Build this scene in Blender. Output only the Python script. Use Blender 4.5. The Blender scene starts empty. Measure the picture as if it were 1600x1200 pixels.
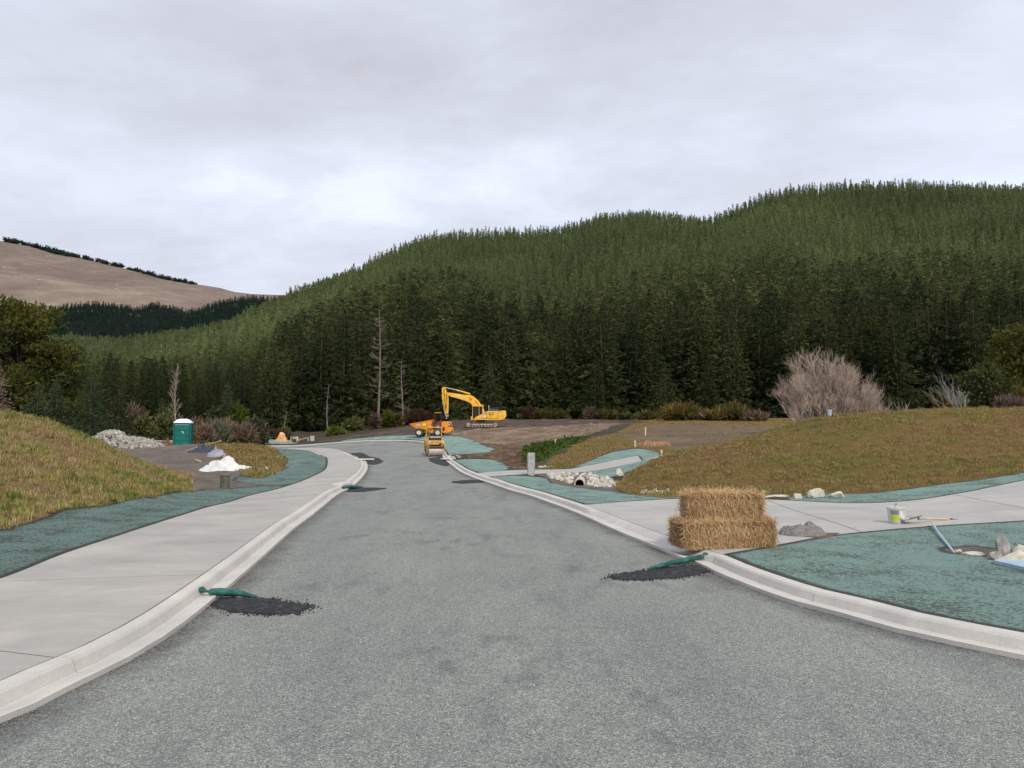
import bpy, bmesh, math, random
import numpy as np
from mathutils import Vector, Matrix, Euler, noise as mnoise
from mathutils.geometry import delaunay_2d_cdt

S = bpy.context.scene
R = math.radians
random.seed(11)
rng = np.random.default_rng(11)

# ------------------------------------------------------------------ camera
FPX, CU, CV, HOR = 1250.0, 800.0, 600.0, 680.0
CAMZ = 1.6
PITCH = math.atan((HOR - CV) / FPX)
cam = bpy.data.cameras.new('camera')
cam.sensor_width = 36.0
cam.lens = 36.0 * FPX / 1600.0
cam.clip_start = 0.05
cam.clip_end = 9000
camo = bpy.data.objects.new('camera', cam)
S.collection.objects.link(camo)
camo.location = (0, 0, CAMZ)
camo.rotation_euler = (math.pi / 2 + PITCH, 0, 0)
S.camera = camo

# ------------------------------------------------------------------ sky and sun
SUN_EL, SUN_AZ = R(40), R(160)     # azimuth measured from +Y towards +X
world = bpy.data.worlds.new('World')
S.world = world
world.use_nodes = True
wn, wl = world.node_tree.nodes, world.node_tree.links
wn.clear()


def ramp(node, stops):
    cr = node.color_ramp
    while len(cr.elements) > 1:
        cr.elements.remove(cr.elements[-1])
    cr.elements[0].position = stops[0][0]
    cr.elements[0].color = (*stops[0][1], 1)
    for p, c in stops[1:]:
        e = cr.elements.new(p)
        e.color = (*c, 1)


sky = wn.new('ShaderNodeTexSky')
sky.sky_type = 'NISHITA'
sky.sun_disc = False
sky.sun_elevation = SUN_EL
sky.sun_rotation = SUN_AZ
tc = wn.new('ShaderNodeTexCoord')
sep = wn.new('ShaderNodeSeparateXYZ')
wl.new(tc.outputs['Generated'], sep.inputs[0])


def wmath(op, a, b=None, c=None):
    n = wn.new('ShaderNodeMath')
    n.operation = op
    for i, v in enumerate((a, b, c)):
        if v is None:
            continue
        if isinstance(v, (int, float)):
            n.inputs[i].default_value = v
        else:
            wl.new(v, n.inputs[i])
    return n.outputs[0]


zz = wmath('ADD', wmath('MAXIMUM', sep.outputs[2], 0.0), 0.22)
cx = wmath('DIVIDE', sep.outputs[0], zz)
cy = wmath('DIVIDE', sep.outputs[1], zz)
comb = wn.new('ShaderNodeCombineXYZ')
wl.new(cx, comb.inputs[0]); wl.new(cy, comb.inputs[1])
n1 = wn.new('ShaderNodeTexNoise')
n1.inputs['Scale'].default_value = 1.0
n1.inputs['Detail'].default_value = 9
n1.inputs['Roughness'].default_value = 0.60
n1.inputs['Distortion'].default_value = 0.15
mp = wn.new('ShaderNodeMapping')
mp.inputs['Location'].default_value = (3.1, 7.4, 0.0)
mp.inputs['Scale'].default_value = (0.8, 1.0, 1)
wl.new(comb.outputs[0], mp.inputs[0])
wl.new(mp.outputs[0], n1.inputs['Vector'])
r1 = wn.new('ShaderNodeValToRGB')
ramp(r1, [(0.34, (.52, .535, .61)), (0.43, (.585, .61, .70)), (0.50, (.635, .675, .775)), (0.56, (.69, .74, .86)), (0.63, (.80, .85, .96))])
wl.new(n1.outputs['Fac'], r1.inputs[0])
n2 = wn.new('ShaderNodeTexNoise')
n2.inputs['Scale'].default_value = 0.55
n2.inputs['Detail'].default_value = 3
wl.new(mp.outputs[0], n2.inputs['Vector'])
r2 = wn.new('ShaderNodeValToRGB')
ramp(r2, [(0.36, (.90, .885, .865)), (0.55, (1.02, 1.02, 1.03))])
wl.new(n2.outputs['Fac'], r2.inputs[0])
mul = wn.new('ShaderNodeMix')
mul.data_type = 'RGBA'; mul.blend_type = 'MULTIPLY'
mul.inputs['Factor'].default_value = 1
wl.new(r1.outputs[0], mul.inputs['A']); wl.new(r2.outputs[0], mul.inputs['B'])
scl = wn.new('ShaderNodeVectorMath')
scl.operation = 'SCALE'
scl.inputs['Scale'].default_value = 12.5
wl.new(mul.outputs['Result'], scl.inputs[0])
mixs = wn.new('ShaderNodeMix')
mixs.data_type = 'RGBA'
mixs.inputs['Factor'].default_value = 0.93
wl.new(sky.outputs[0], mixs.inputs['A'])
wl.new(scl.outputs[0], mixs.inputs['B'])
bg = wn.new('ShaderNodeBackground')
bg.inputs['Strength'].default_value = 0.1
wl.new(mixs.outputs['Result'], bg.inputs['Color'])
wo = wn.new('ShaderNodeOutputWorld')
wl.new(bg.outputs[0], wo.inputs[0])

sun = bpy.data.lights.new('sun', 'SUN')
sun.energy = 3.0
sun.angle = R(10)
sun.color = (1.0, 0.92, 0.80)
suno = bpy.data.objects.new('sun', sun)
S.collection.objects.link(suno)
sd = Vector((math.sin(SUN_AZ) * math.cos(SUN_EL), math.cos(SUN_AZ) * math.cos(SUN_EL), math.sin(SUN_EL)))
suno.rotation_euler = sd.to_track_quat('Z', 'Y').to_euler()

S.view_settings.view_transform = 'Standard'
S.view_settings.look = 'None'
S.view_settings.gamma = 1.0
S.view_settings.exposure = 0.0
S.cycles.max_bounces = 5
S.cycles.diffuse_bounces = 2
S.cycles.glossy_bounces = 2
S.cycles.transparent_max_bounces = 4

# ------------------------------------------------------------------ object helpers
COL = S.collection


def tag(o, label=None, cat=None, group=None, kind=None):
    if label: o['label'] = label
    if cat: o['category'] = cat
    if group: o['group'] = group
    if kind: o['kind'] = kind
    return o


def link(name, me, parent=None, mat=None):
    o = bpy.data.objects.new(name, me)
    COL.objects.link(o)
    if parent is not None:
        o.parent = parent
    if mat is not None and me is not None:
        for m in (mat if isinstance(mat, (list, tuple)) else [mat]):
            me.materials.append(m)
    return o


def thing(name, label, cat, loc=(0, 0, 0), rz=0.0, group=None, tilt=(0, 0)):
    o = bpy.data.objects.new(name, None)
    COL.objects.link(o)
    o.empty_display_size = 0.2
    o.location = loc
    o.rotation_euler = (tilt[0], tilt[1], rz)
    return tag(o, label, cat, group)


def mesh_np(name, V, F, smooth=False):
    """V (n,3) array, F (m,3) or (m,4) int array"""
    me = bpy.data.meshes.new(name)
    V = np.asarray(V, dtype=np.float32); F = np.asarray(F, dtype=np.int32)
    k = F.shape[1]
    me.vertices.add(len(V)); me.vertices.foreach_set('co', V.ravel())
    me.loops.add(F.size); me.loops.foreach_set('vertex_index', F.ravel())
    me.polygons.add(len(F))
    me.polygons.foreach_set('loop_start', np.arange(0, F.size, k, dtype=np.int32))
    if smooth:
        me.polygons.foreach_set('use_smooth', np.ones(len(F), dtype=bool))
    me.update(calc_edges=True)
    return me


class MB:
    """collects simple shapes and links them as one mesh"""
    def __init__(s):
        s.v = []; s.f = []

    def add(s, vs, fs):
        b = len(s.v)
        s.v += [tuple(p) for p in vs]
        s.f += [tuple(b + i for i in f) for f in fs]
        return s

    def box(s, c, d, rot=None, taper=(1, 1), bev=0.0):
        hx, hy, hz = d[0] / 2, d[1] / 2, d[2] / 2
        M = Euler(rot).to_matrix() if rot else None
        if bev > 0:
            b = min(bev, hx * .9, hy * .9, hz * .9)
            vs = []
            idx = {}
            for sx in (-1, 1):
                for sy in (-1, 1):
                    for sz in (-1, 1):
                        for ax in range(3):
                            p = [sx * (hx - b), sy * (hy - b), sz * (hz - b)]
                            p[ax] = (sx * hx, sy * hy, sz * hz)[ax]
                            if sz > 0:
                                p[0] *= taper[0]; p[1] *= taper[1]
                            idx[(sx, sy, sz, ax)] = len(vs)
                            vs.append(Vector(p))
            fs = []
            for ax in range(3):
                a1, a2 = (ax + 1) % 3, (ax + 2) % 3
                for sg in (-1, 1):
                    q = []
                    for (s1, s2) in ((-1, -1), (1, -1), (1, 1), (-1, 1)):
                        k = [0, 0, 0]; k[ax] = sg; k[a1] = s1; k[a2] = s2
                        q.append(idx[(k[0], k[1], k[2], ax)])
                    fs.append(q if sg > 0 else q[::-1])
            for ax in range(3):           # edges along ax
                a1, a2 = (ax + 1) % 3, (ax + 2) % 3
                for s1 in (-1, 1):
                    for s2 in (-1, 1):
                        k0 = [0, 0, 0]; k0[a1] = s1; k0[a2] = s2
                        k1 = list(k0); k0[ax] = -1; k1[ax] = 1
                        q = [idx[(*k0, a1)], idx[(*k1, a1)], idx[(*k1, a2)], idx[(*k0, a2)]]
                        fs.append(q if s1 * s2 > 0 else q[::-1])
            for sx in (-1, 1):
                for sy in (-1, 1):
                    for sz in (-1, 1):
                        q = [idx[(sx, sy, sz, 0)], idx[(sx, sy, sz, 1)], idx[(sx, sy, sz, 2)]]
                        fs.append(q if sx * sy * sz > 0 else q[::-1])
        else:
            vs = [Vector((x * (taper[0] if z > 0 else 1), y * (taper[1] if z > 0 else 1), z))
                  for x in (-hx, hx) for y in (-hy, hy) for z in (-hz, hz)]
            fs = [(0, 1, 3, 2), (4, 6, 7, 5), (0, 4, 5, 1), (2, 3, 7, 6), (0, 2, 6, 4), (1, 5, 7, 3)]
        if M is not None:
            vs = [M @ p for p in vs]
        c = Vector(c)
        return s.add([p + c for p in vs], fs)

    def cyl(s, p0, p1, r0, r1=None, n=12, caps=True):
        r1 = r0 if r1 is None else r1
        return s.tube([p0, p1], [r0, r1], n, caps)

    def tube(s, pts, rad, n=8, caps=True):
        pts = [Vector(p) for p in pts]
        if isinstance(rad, (int, float)):
            rad = [rad] * len(pts)
        b = len(s.v)
        ref = Vector((0, 0, 1))
        t0 = (pts[1] - pts[0]).normalized()
        if abs(t0.dot(ref)) > .9:
            ref = Vector((1, 0, 0))
        for i, p in enumerate(pts):
            t = (pts[min(i + 1, len(pts) - 1)] - pts[max(i - 1, 0)])
            t = t.normalized() if t.length > 1e-9 else t0
            a = t.cross(ref)
            if a.length < 1e-4:
                a = t.cross(Vector((0, 1, 0)))
            a.normalize()
            c = a.cross(t).normalized()
            ref = c
            for k in range(n):
                an = 2 * math.pi * k / n
                s.v.append(tuple(p + (a * math.cos(an) + c * math.sin(an)) * rad[i]))
        m = len(pts)
        for i in range(m - 1):
            for k in range(n):
                k2 = (k + 1) % n
                s.f.append((b + i * n + k, b + i * n + k2, b + (i + 1) * n + k2, b + (i + 1) * n + k))
        if caps:
            s.f.append(tuple(b + k for k in range(n))[::-1])
            s.f.append(tuple(b + (m - 1) * n + k for k in range(n)))
        return s

    def prism(s, outline, y0, y1, ax='y'):
        """outline in (x,z); extruded along y (or other axis)"""
        n = len(outline)
        def P(a, c, y):
            return (a, y, c) if ax == 'y' else ((y, a, c) if ax == 'x' else (a, c, y))
        vs = [P(a, c, y0) for a, c in outline] + [P(a, c, y1) for a, c in outline]
        fs = [tuple(range(n)), tuple(range(2 * n - 1, n - 1, -1))]
        for i in range(n):
            j = (i + 1) % n
            fs.append((i, n + i, n + j, j))
        return s.add(vs, fs)

    def lathe(s, prof, n=24, c=(0, 0, 0), ax='z'):
        b = len(s.v)
        for r, z in prof:
            for k in range(n):
                an = 2 * math.pi * k / n
                p = (r * math.cos(an), r * math.sin(an), z)
                if ax == 'y': p = (p[0], p[2], p[1])
                if ax == 'x': p = (p[2], p[0], p[1])
                s.v.append((p[0] + c[0], p[1] + c[1], p[2] + c[2]))
        for i in range(len(prof) - 1):
            for k in range(n):
                k2 = (k + 1) % n
                s.f.append((b + i * n + k, b + i * n + k2, b + (i + 1) * n + k2, b + (i + 1) * n + k))
        return s

    def build(s, name, mat=None, parent=None, smooth=False, fix=True):
        me = bpy.data.meshes.new(name)
        me.from_pydata(s.v, [], s.f)
        if fix:
            bm = bmesh.new(); bm.from_mesh(me)
            bmesh.ops.recalc_face_normals(bm, faces=bm.faces)
            bm.to_mesh(me); bm.free()
        if smooth:
            me.polygons.foreach_set('use_smooth', [True] * len(me.polygons))
            try:
                me.set_sharp_from_angle(angle=R(38))
            except Exception:
                pass
        return link(name, me, parent, mat)


# ------------------------------------------------------------------ material helpers
class MT:
    def __init__(s, name):
        s.m = bpy.data.materials.new(name)
        s.m.use_nodes = True
        s.N = s.m.node_tree.nodes; s.L = s.m.node_tree.links
        s.b = s.N['Principled BSDF']
        s.b.inputs['Roughness'].default_value = .85
        s.b.inputs['Specular IOR Level'].default_value = .3
        s.geo = None

    def pos(s, scale=(1, 1, 1), space='world'):
        if space == 'world':
            g = s.N.new('ShaderNodeNewGeometry').outputs['Position']
        else:
            g = s.N.new('ShaderNodeTexCoord').outputs['Object']
        if scale == (1, 1, 1):
            return g
        m = s.N.new('ShaderNodeMapping')
        m.inputs['Scale'].default_value = scale
        s.L.new(g, m.inputs[0])
        return m.outputs[0]

    def noise(s, vec, scale, detail=4, rough=.55, dist=0, out='Fac'):
        n = s.N.new('ShaderNodeTexNoise')
        n.inputs['Scale'].default_value = scale
        n.inputs['Detail'].default_value = detail
        n.inputs['Roughness'].default_value = rough
        n.inputs['Distortion'].default_value = dist
        s.L.new(vec, n.inputs['Vector'])
        return n.outputs[out]

    def voro(s, vec, scale, feature='F1', out='Distance', rnd=1):
        n = s.N.new('ShaderNodeTexVoronoi')
        n.feature = feature
        n.inputs['Scale'].default_value = scale
        n.inputs['Randomness'].default_value = rnd
        s.L.new(vec, n.inputs['Vector'])
        return n.outputs[out]

    def ramp(s, fac, stops):
        n = s.N.new('ShaderNodeValToRGB')
        ramp(n, stops)
        s.L.new(fac, n.inputs[0])
        return n.outputs[0]

    def mr(s, v, a, b, c=0, d=1):
        n = s.N.new('ShaderNodeMapRange')
        s.L.new(v, n.inputs[0])
        for i, x in zip((1, 2, 3, 4), (a, b, c, d)):
            n.inputs[i].default_value = x
        return n.outputs[0]

    def math(s, op, a, b=None):
        n = s.N.new('ShaderNodeMath'); n.operation = op
        for i, v in enumerate((a, b)):
            if v is None: continue
            if isinstance(v, (int, float)): n.inputs[i].default_value = v
            else: s.L.new(v, n.inputs[i])
        return n.outputs[0]

    def mix(s, fac, a, b, mode='MIX'):
        n = s.N.new('ShaderNodeMix'); n.data_type = 'RGBA'; n.blend_type = mode
        for sock, v in (('Factor', fac), ('A', a), ('B', b)):
            if isinstance(v, (int, float)): n.inputs[sock].default_value = v
            elif isinstance(v, tuple): n.inputs[sock].default_value = (*v, 1)
            else: s.L.new(v, n.inputs[sock])
        return n.outputs['Result']

    def attr(s, name, out='Fac'):
        n = s.N.new('ShaderNodeAttribute'); n.attribute_name = name
        return n.outputs[out]

    def bump(s, h, strength=.5, dist=.02):
        n = s.N.new('ShaderNodeBump')
        n.inputs['Strength'].default_value = strength
        n.inputs['Distance'].default_value = dist
        s.L.new(h, n.inputs['Height'])
        s.L.new(n.outputs[0], s.b.inputs['Normal'])

    def out(s, col=None, rough=None, metal=None):
        if col is not None:
            if isinstance(col, tuple): s.b.inputs['Base Color'].default_value = (*col, 1)
            else: s.L.new(col, s.b.inputs['Base Color'])
        if rough is not None:
            if isinstance(rough, (int, float)): s.b.inputs['Roughness'].default_value = rough
            else: s.L.new(rough, s.b.inputs['Roughness'])
        if metal is not None: s.b.inputs['Metallic'].default_value = metal
        return s.m


def simple(name, c1, c2=None, scale=6, rough=.7, metal=0, bump=0, space='object', dirt=None):
    t = MT(name)
    p = t.pos(space=space)
    c2 = c2 or tuple(x * .75 for x in c1)
    n = t.noise(p, scale, 5, .6)
    col = t.ramp(n, [(.35, c2), (.62, c1)])
    if dirt:
        d = t.noise(p, scale * .6, 6, .65)
        col = t.mix(t.mr(d, .5, .66), col, dirt)
    if bump:
        t.bump(t.noise(p, scale * 3, 5), bump, .02)
    return t.out(col, rough, metal)


# road: stone chips in bitumen
t = MT('chip_seal')
p = t.pos()
cell = t.voro(p, 140, out='Color')
sepc = t.N.new('ShaderNodeSeparateColor'); t.L.new(cell, sepc.inputs[0])
chips = t.ramp(sepc.outputs[0], [(0, (.06, .064, .062)), (.25, (.125, .133, .127)), (.6, (.182, .192, .184)), (.88, (.255, .265, .252)), (1, (.42, .43, .40))])
cell2 = t.voro(p, 34, out='Color')
sepd = t.N.new('ShaderNodeSeparateColor'); t.L.new(cell2, sepd.inputs[0])
chips = t.mix(.10, chips, t.ramp(sepd.outputs[1], [(0, (.08, .085, .09)), (1, (.36, .37, .36))]))
big = t.noise(t.pos((1, .28, 1)), .9, 6, .62, .3)
mid = t.noise(t.pos((1, .45, 1)), 3.2, 6, .7)
chips = t.mix(1.0, chips, t.ramp(big, [(.3, (.82, .83, .85)), (.5, (.98, .99, .99)), (.7, (1.12, 1.12, 1.10))]), 'MULTIPLY')
bare = t.math('MULTIPLY', t.mr(mid, .50, .64), t.mr(t.noise(p, .30, 4), .44, .58))
fine = t.mr(t.noise(p, 60, 2), .45, .55)
chips = t.mix(t.math('MULTIPLY', bare, t.mr(fine, 0, 1, .35, .85)), chips, (.075, .078, .082))
stain = t.math('MULTIPLY', t.mr(t.noise(p, 1.7, 6, .7), .64, .72), .55)
chips = t.mix(stain, chips, (.13, .105, .075))
chips = t.mix(1.0, chips, (1.11, 1.10, 1.04), 'MULTIPLY')
edge = t.mr(t.math('ADD', t.attr('edge'), t.math('MULTIPLY', t.math('SUBTRACT', t.noise(p, 1.6, 6, .7), .5), .75)), 0.0, .30, 1, 0)
chips = t.mix(t.math('MULTIPLY', edge, t.mr(t.noise(p, 48, 3, .7), .40, .56, .25, .95)), chips, (.055, .05, .045))
t.bump(t.voro(p, 140), .6, .004)
M_ROAD = t.out(chips, .9)


def concrete(name, base, dark, warm, streak=(1, 1, 1)):
    t = MT(name)
    p = t.pos()
    n = t.noise(p, .8, 5, .6, .3)
    c = t.ramp(n, [(.3, dark), (.5, base), (.68, warm)])
    st = t.noise(t.pos((.6, 1.3, 1)), 2.0, 5, .6, .8)
    c = t.mix(1.0, c, t.ramp(st, [(.32, (.91, .92, .93)), (.55, (1, 1, 1)), (.7, (1.06, 1.05, 1.02))]), 'MULTIPLY')
    fine = t.noise(p, 70, 3, .7)
    c = t.mix(1.0, c, t.ramp(fine, [(.25, (.86, .86, .87)), (.75, (1.1, 1.1, 1.08))]), 'MULTIPLY')
    spot = t.mr(t.noise(p, 5.5, 4, .6), .69, .76)
    c = t.mix(t.math('MULTIPLY', spot, .5), c, (.21, .17, .13))
    brush = t.noise(t.pos((3, 60, 3)), 3, 2)
    t.bump(t.math('ADD', t.math('MULTIPLY', brush, .7), fine), .25, .004)
    return t.out(c, .82)


M_PATH = concrete('footpath_concrete', (.36, .342, .312), (.305, .292, .27), (.42, .39, .35))
M_DRIVE = concrete('driveway_concrete', (.375, .362, .34), (.32, .315, .305), (.42, .395, .36))
M_KERB = concrete('kerb_concrete', (.51, .485, .445), (.445, .425, .395), (.565, .53, .48))


def hydro(name, green, green2, soil, amount=.5, sc=1.0):
    t = MT(name)
    p = t.pos()
    g = t.mix(t.noise(p, 2.2, 5, .6), green, green2)
    g = t.mix(t.mr(t.noise(p, 90, 3, .7), .42, .75), g, tuple(min(1, x * 1.6) for x in green))
    fine = t.noise(p, 26 * sc, 5, .68)
    cov = t.noise(p, 1.3, 5, .62, .5)
    thr = t.math('ADD', fine, t.math('MULTIPLY', t.math('SUBTRACT', cov, .5), .55))
    g = t.mix(t.mr(thr, .56, .50 - .0, 0, amount), g, soil) if False else t.mix(t.mr(thr, .49, .41, 0, amount), g, soil)
    sp0_ = t.noise(p, 30, 4, .75)
    e = t.math('ADD', t.attr('edge'), t.math('MULTIPLY', t.noise(p, 7, 5, .7), .12))
    e = t.math('ADD', e, t.math('MULTIPLY', t.math('SUBTRACT', sp0_, .5), .10))
    g = t.mix(t.mr(e, .13, .20, .92, 0), g, soil)
    sp_ = t.noise(p, 55, 4, .75)
    g = t.mix(t.mr(sp_, .44, .35, 0, .85), g, soil)
    g = t.mix(t.mr(sp_, .60, .72, 0, .8), g, tuple(min(1, x * 1.9) for x in green2))
    t.bump(t.math('ADD', fine, t.math('MULTIPLY', sp_, .8)), 1.0, .04)
    return t.out(g, .95)


M_HYD = hydro('sprayed_mulch', (.175, .275, .238), (.25, .35, .305), (.050, .045, .038), .72)
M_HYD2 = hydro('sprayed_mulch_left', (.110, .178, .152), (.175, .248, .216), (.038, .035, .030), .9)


def soilmat(name, a, b, c, sc=1.0, stretch=(1, 1, 1), bump=1.0):
    t = MT(name)
    p = t.pos(stretch)
    n = t.noise(p, .7 * sc, 7, .66, .6)
    col = t.ramp(n, [(.3, a), (.5, b), (.68, c)])
    f = t.noise(t.pos(), 14 * sc, 5, .7)
    col = t.mix(1.0, col, t.ramp(f, [(.3, (.72, .70, .68)), (.7, (1.22, 1.22, 1.2))]), 'MULTIPLY')
    t.bump(f, bump, .08)
    return t.out(col, .95)


M_MUD = soilmat('yard_dirt', (.105, .083, .070), (.15, .122, .103), (.19, .158, .134))
M_DARKMUD = soilmat('dark_mud', (.035, .025, .020), (.075, .053, .042), (.17, .13, .10), 1.1, (.5, 2.2, 1))
M_TAN = soilmat('tan_soil', (.080, .054, .036), (.175, .123, .083), (.32, .245, .175), .7, (.5, 1.6, 1))
M_REDSOIL = soilmat('cut_soil', (.045, .026, .016), (.125, .075, .044), (.25, .165, .105), 1.8)
M_FFLOOR = soilmat('forest_floor', (.030, .026, .016), (.05, .042, .024), (.075, .06, .035), .5)
M_RAVEL = soilmat('plateau_soil', (.09, .062, .038), (.135, .094, .055), (.17, .125, .08), .5, (.4, 1.8, 1))
M_GROUND = soilmat('bare_ground', (.12, .10, .085), (.17, .145, .12), (.2, .17, .14))


def grassmat(name, stops, patch=None, sc=1.0, inst=False, big=.35):
    t = MT(name)
    p = t.pos()
    n = t.math('ADD', t.math('MULTIPLY', t.noise(p, big, 4, .6, .3), .75), t.math('MULTIPLY', t.noise(p, 5 * sc, 4, .7), .25))
    if inst:
        oi = t.N.new('ShaderNodeObjectInfo').outputs['Random']
        n = t.math('ADD', n, t.math('MULTIPLY', t.math('SUBTRACT', oi, .5), .22))
    col = t.ramp(n, stops)
    if not inst:
        f = t.noise(p, 22 * sc, 5, .75)
        col = t.mix(1.0, col, t.ramp(f, [(.3, (.55, .52, .5)), (.7, (1.3, 1.3, 1.25))]), 'MULTIPLY')
        t.bump(f, 1.0, .06)
    t.b.inputs['Specular IOR Level'].default_value = .12
    m = t.out(col, .9)
    if inst:
        tr = t.N.new('ShaderNodeBsdfTranslucent'); t.L.new(col, tr.inputs[0])
        mx = t.N.new('ShaderNodeMixShader'); mx.inputs[0].default_value = .3
        t.L.new(t.b.outputs[0], mx.inputs[1]); t.L.new(tr.outputs[0], mx.inputs[2])
        t.L.new(mx.outputs[0], t.N['Material Output'].inputs[0])
    return m


G_LEFT = [(.34, (.34, .225, .13)), (.44, (.42, .31, .155)), (.51, (.35, .29, .11)), (.58, (.22, .23, .06)), (.67, (.095, .16, .028))]
G_RIGHT = [(.36, (.25, .165, .080)), (.45, (.31, .225, .095)), (.54, (.275, .225, .078)), (.64, (.185, .195, .055))]
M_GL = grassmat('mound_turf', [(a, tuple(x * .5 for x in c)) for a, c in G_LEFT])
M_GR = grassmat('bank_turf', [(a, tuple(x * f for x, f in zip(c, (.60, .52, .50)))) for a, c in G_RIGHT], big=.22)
M_GLI = grassmat('dry_grass_blades', G_LEFT, inst=True)
M_GRI = grassmat('short_grass_blades', G_RIGHT, inst=True, big=.22)
G_WEED = [(.4, (.05, .075, .015)), (.6, (.075, .125, .022))]
M_WEED = grassmat('green_weeds', G_WEED)
M_WEEDI = grassmat('green_weed_blades', G_WEED, inst=True)

# ------------------------------------------------------------------ terrain
CT, ST = math.cos(PITCH), math.sin(PITCH)


def ray(u, v):
    a, b = (u - CU) / FPX, (CV - v) / FPX
    return np.array([a, CT - b * ST, ST + b * CT])


def at_depth(u, v, d):
    r = ray(u, v)
    k = d / r[1]
    return (r[0] * k, d, CAMZ + r[2] * k)


CP = []          # control points x, y, z
for y in (1, 4, 7, 10, 14, 18, 23, 29, 36):
    for x in (-3.2, 0, 2.8):
        CP.append((x, y, 0))
for x, y in ((-5, 36), (-7, 42), (-4, 44), (-9, 50), (-5, 52), (-10, 57), (-6, 60), (-7, 5), (-6, 9), (-5.5, 13), (-7, 17), (-5, 22), (-6, 28),
             (6, 3), (4, 7), (6, 8), (9, 8), (7, 11), (10, 11), (4.2, 11), (5, 14), (3.5, 17), (7, 16), (1.5, 20), (0.8, 23), (3, 21), (5.5, 20),
             (-14, 60), (-12, 52)):
    CP.append((x, y, 0.0))
for u, v, d in (
    # right mound
    (1600, 750, 20), (1495, 771, 18.5), (1600, 813, 13.6), (1600, 735, 21), (1350, 770, 19.8), (1240, 774, 20.2), (1100, 776, 21), (1700, 720, 20),
    (1350, 710, 26), (1350, 651, 34), (1250, 661, 34), (1200, 679, 32.5), (1139, 704, 30), (1088, 716, 29), (1037, 713, 28.5), (1140, 714, 36), (1088, 716, 36), (1200, 692, 38), (1250, 676, 42), (1180, 712, 28), (1100, 735, 26), (1150, 730, 25), (1250, 715, 26),
    (1450, 690, 27.5), (1450, 645, 36), (1600, 690, 27), (1600, 643, 38), (1800, 640, 40), (1800, 700, 24), (1005, 736, 25.8), (978, 760, 24.6),
    # platform and plateau behind
    (1035, 699, 45), (1010, 699, 48), (1100, 692, 52), (1100, 701, 44), (1200, 680, 55), (1300, 672, 60), (1500, 672, 62), (1000, 672, 72), (1100, 667, 80),
    (1250, 664, 88), (1500, 655, 90), (985, 664, 80), (950, 688, 55), (900, 712, 45), (860, 729, 38), (840, 733, 37), (920, 686, 62),
    (1000, 660, 105), (1150, 657, 108), (1300, 655, 110), (1500, 650, 110), (1700, 645, 110),
    # second drive
    (997, 712, 41), (1015, 718, 38), (905, 731, 37.5), (960, 729, 36), (800, 738, 34), (757, 744, 31.5),
    # excavator field
    (860, 716, 50), (800, 725, 44), (780, 710, 56), (840, 700, 60), (880, 682, 76), (800, 680, 79), (730, 672, 92), (800, 669, 97), (760, 669, 97),
    (640, 668, 104), (700, 659, 114), (800, 656.5, 118), (900, 657, 116), (600, 676, 96), (560, 684, 89), (680, 682, 80), (640, 682.5, 83),
    (740, 703, 62), (720, 690, 75),
    # far kerb and bend
    (590, 690, 80), (625, 690, 79), (537, 692, 82), (485, 696, 84), (432, 699, 85), (660, 693, 74), (506, 702, 70), (475, 701.5, 75), (430, 702, 76),
    (550, 711, 62), (385, 698, 84), (300, 700, 90), (440, 690, 96), (340, 693, 80), (300, 693, 80), (390, 696, 80), (340, 676, 92), (300, 676, 92), (385, 678, 92), (340, 664, 100), (290, 666, 100), (390, 668, 100),
    # yard, island
    (288, 705, 60), (230, 706, 58), (160, 706, 58), (300, 740, 33), (360, 748, 29.5), (345, 696, 49), (325, 694, 54), (375, 700, 47), (380, 700, 56), (345, 697, 62), (405, 709, 46), (300, 711, 50), (318, 722, 42), (410, 745, 31.5),
    (446, 722, 41), (425, 703, 66), (470, 740, 34), (485, 715, 52), (300, 690, 75), (200, 690, 76), (100, 688, 76), (0, 685, 76), (220, 735, 36), (180, 715, 48),
    # left mound
    (0, 656, 22), (-150, 660, 22), (80, 662, 23), (110, 676, 23.5), (140, 694, 24), (175, 712, 24.5), (212, 731, 24.5), (250, 751, 24.2), (290, 766, 23.8), (212, 738, 30), (175, 722, 30), (250, 747, 29), (260, 744, 34), (230, 736, 38),
    (0, 740, 16), (100, 745, 18), (180, 755, 20), (0, 700, 18.5), (90, 705, 20.5), (-200, 720, 17), (0, 826, 13.2), (95, 797, 16.4), (207, 779, 19.8), (-200, 870, 10.5),
    (0, 675, 32), (-200, 672, 32), (110, 705, 32), (180, 727, 33), (0, 690, 45), (-300, 690, 45), (100, 715, 42), (-600, 720, 20), (-600, 680, 40)):
    CP.append(at_depth(u, v, d))
# the ditch that holds the culvert
for x, y, z in ((2.3, 27.4, -.42), (3.1, 26.6, -.40), (1.5, 28.4, -.22), (2.0, 25.4, .0), (1.0, 26.6, .0), (3.1, 24.6, -.03), (3.9, 25.2, -.30), (2.4, 30.0, .02), (3.4, 29.2, .02), (4.4, 28.4, .12)):
    CP.append((x, y, z))
# keep the far outside calm
for x, y, z in ((-120, 60, .8), (-60, 40, .5), (-90, 110, 1.2), (-60, 120, 1.0), (-30, 125, 1.0), (0, 130, 4.0), (60, 125, 4.2), (110, 110, 4.4), (120, 60, 3.5), (60, 40, 2.8), (60, 15, .6), (-40, 10, .8), (30, 5, .1), (140, 20, 2)):
    CP.append((x, y, z))
CP = np.array(CP)
_c2 = 2.2 ** 2
_D = np.sqrt(((CP[:, None, :2] - CP[None, :, :2]) ** 2).sum(-1) + _c2)
_A = np.zeros((len(CP) + 1, len(CP) + 1))
_A[:-1, :-1] = -_D + np.eye(len(CP)) * 0.25
_A[:-1, -1] = 1; _A[-1, :-1] = 1
_W = np.linalg.solve(_A, np.append(CP[:, 2], 0))


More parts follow.
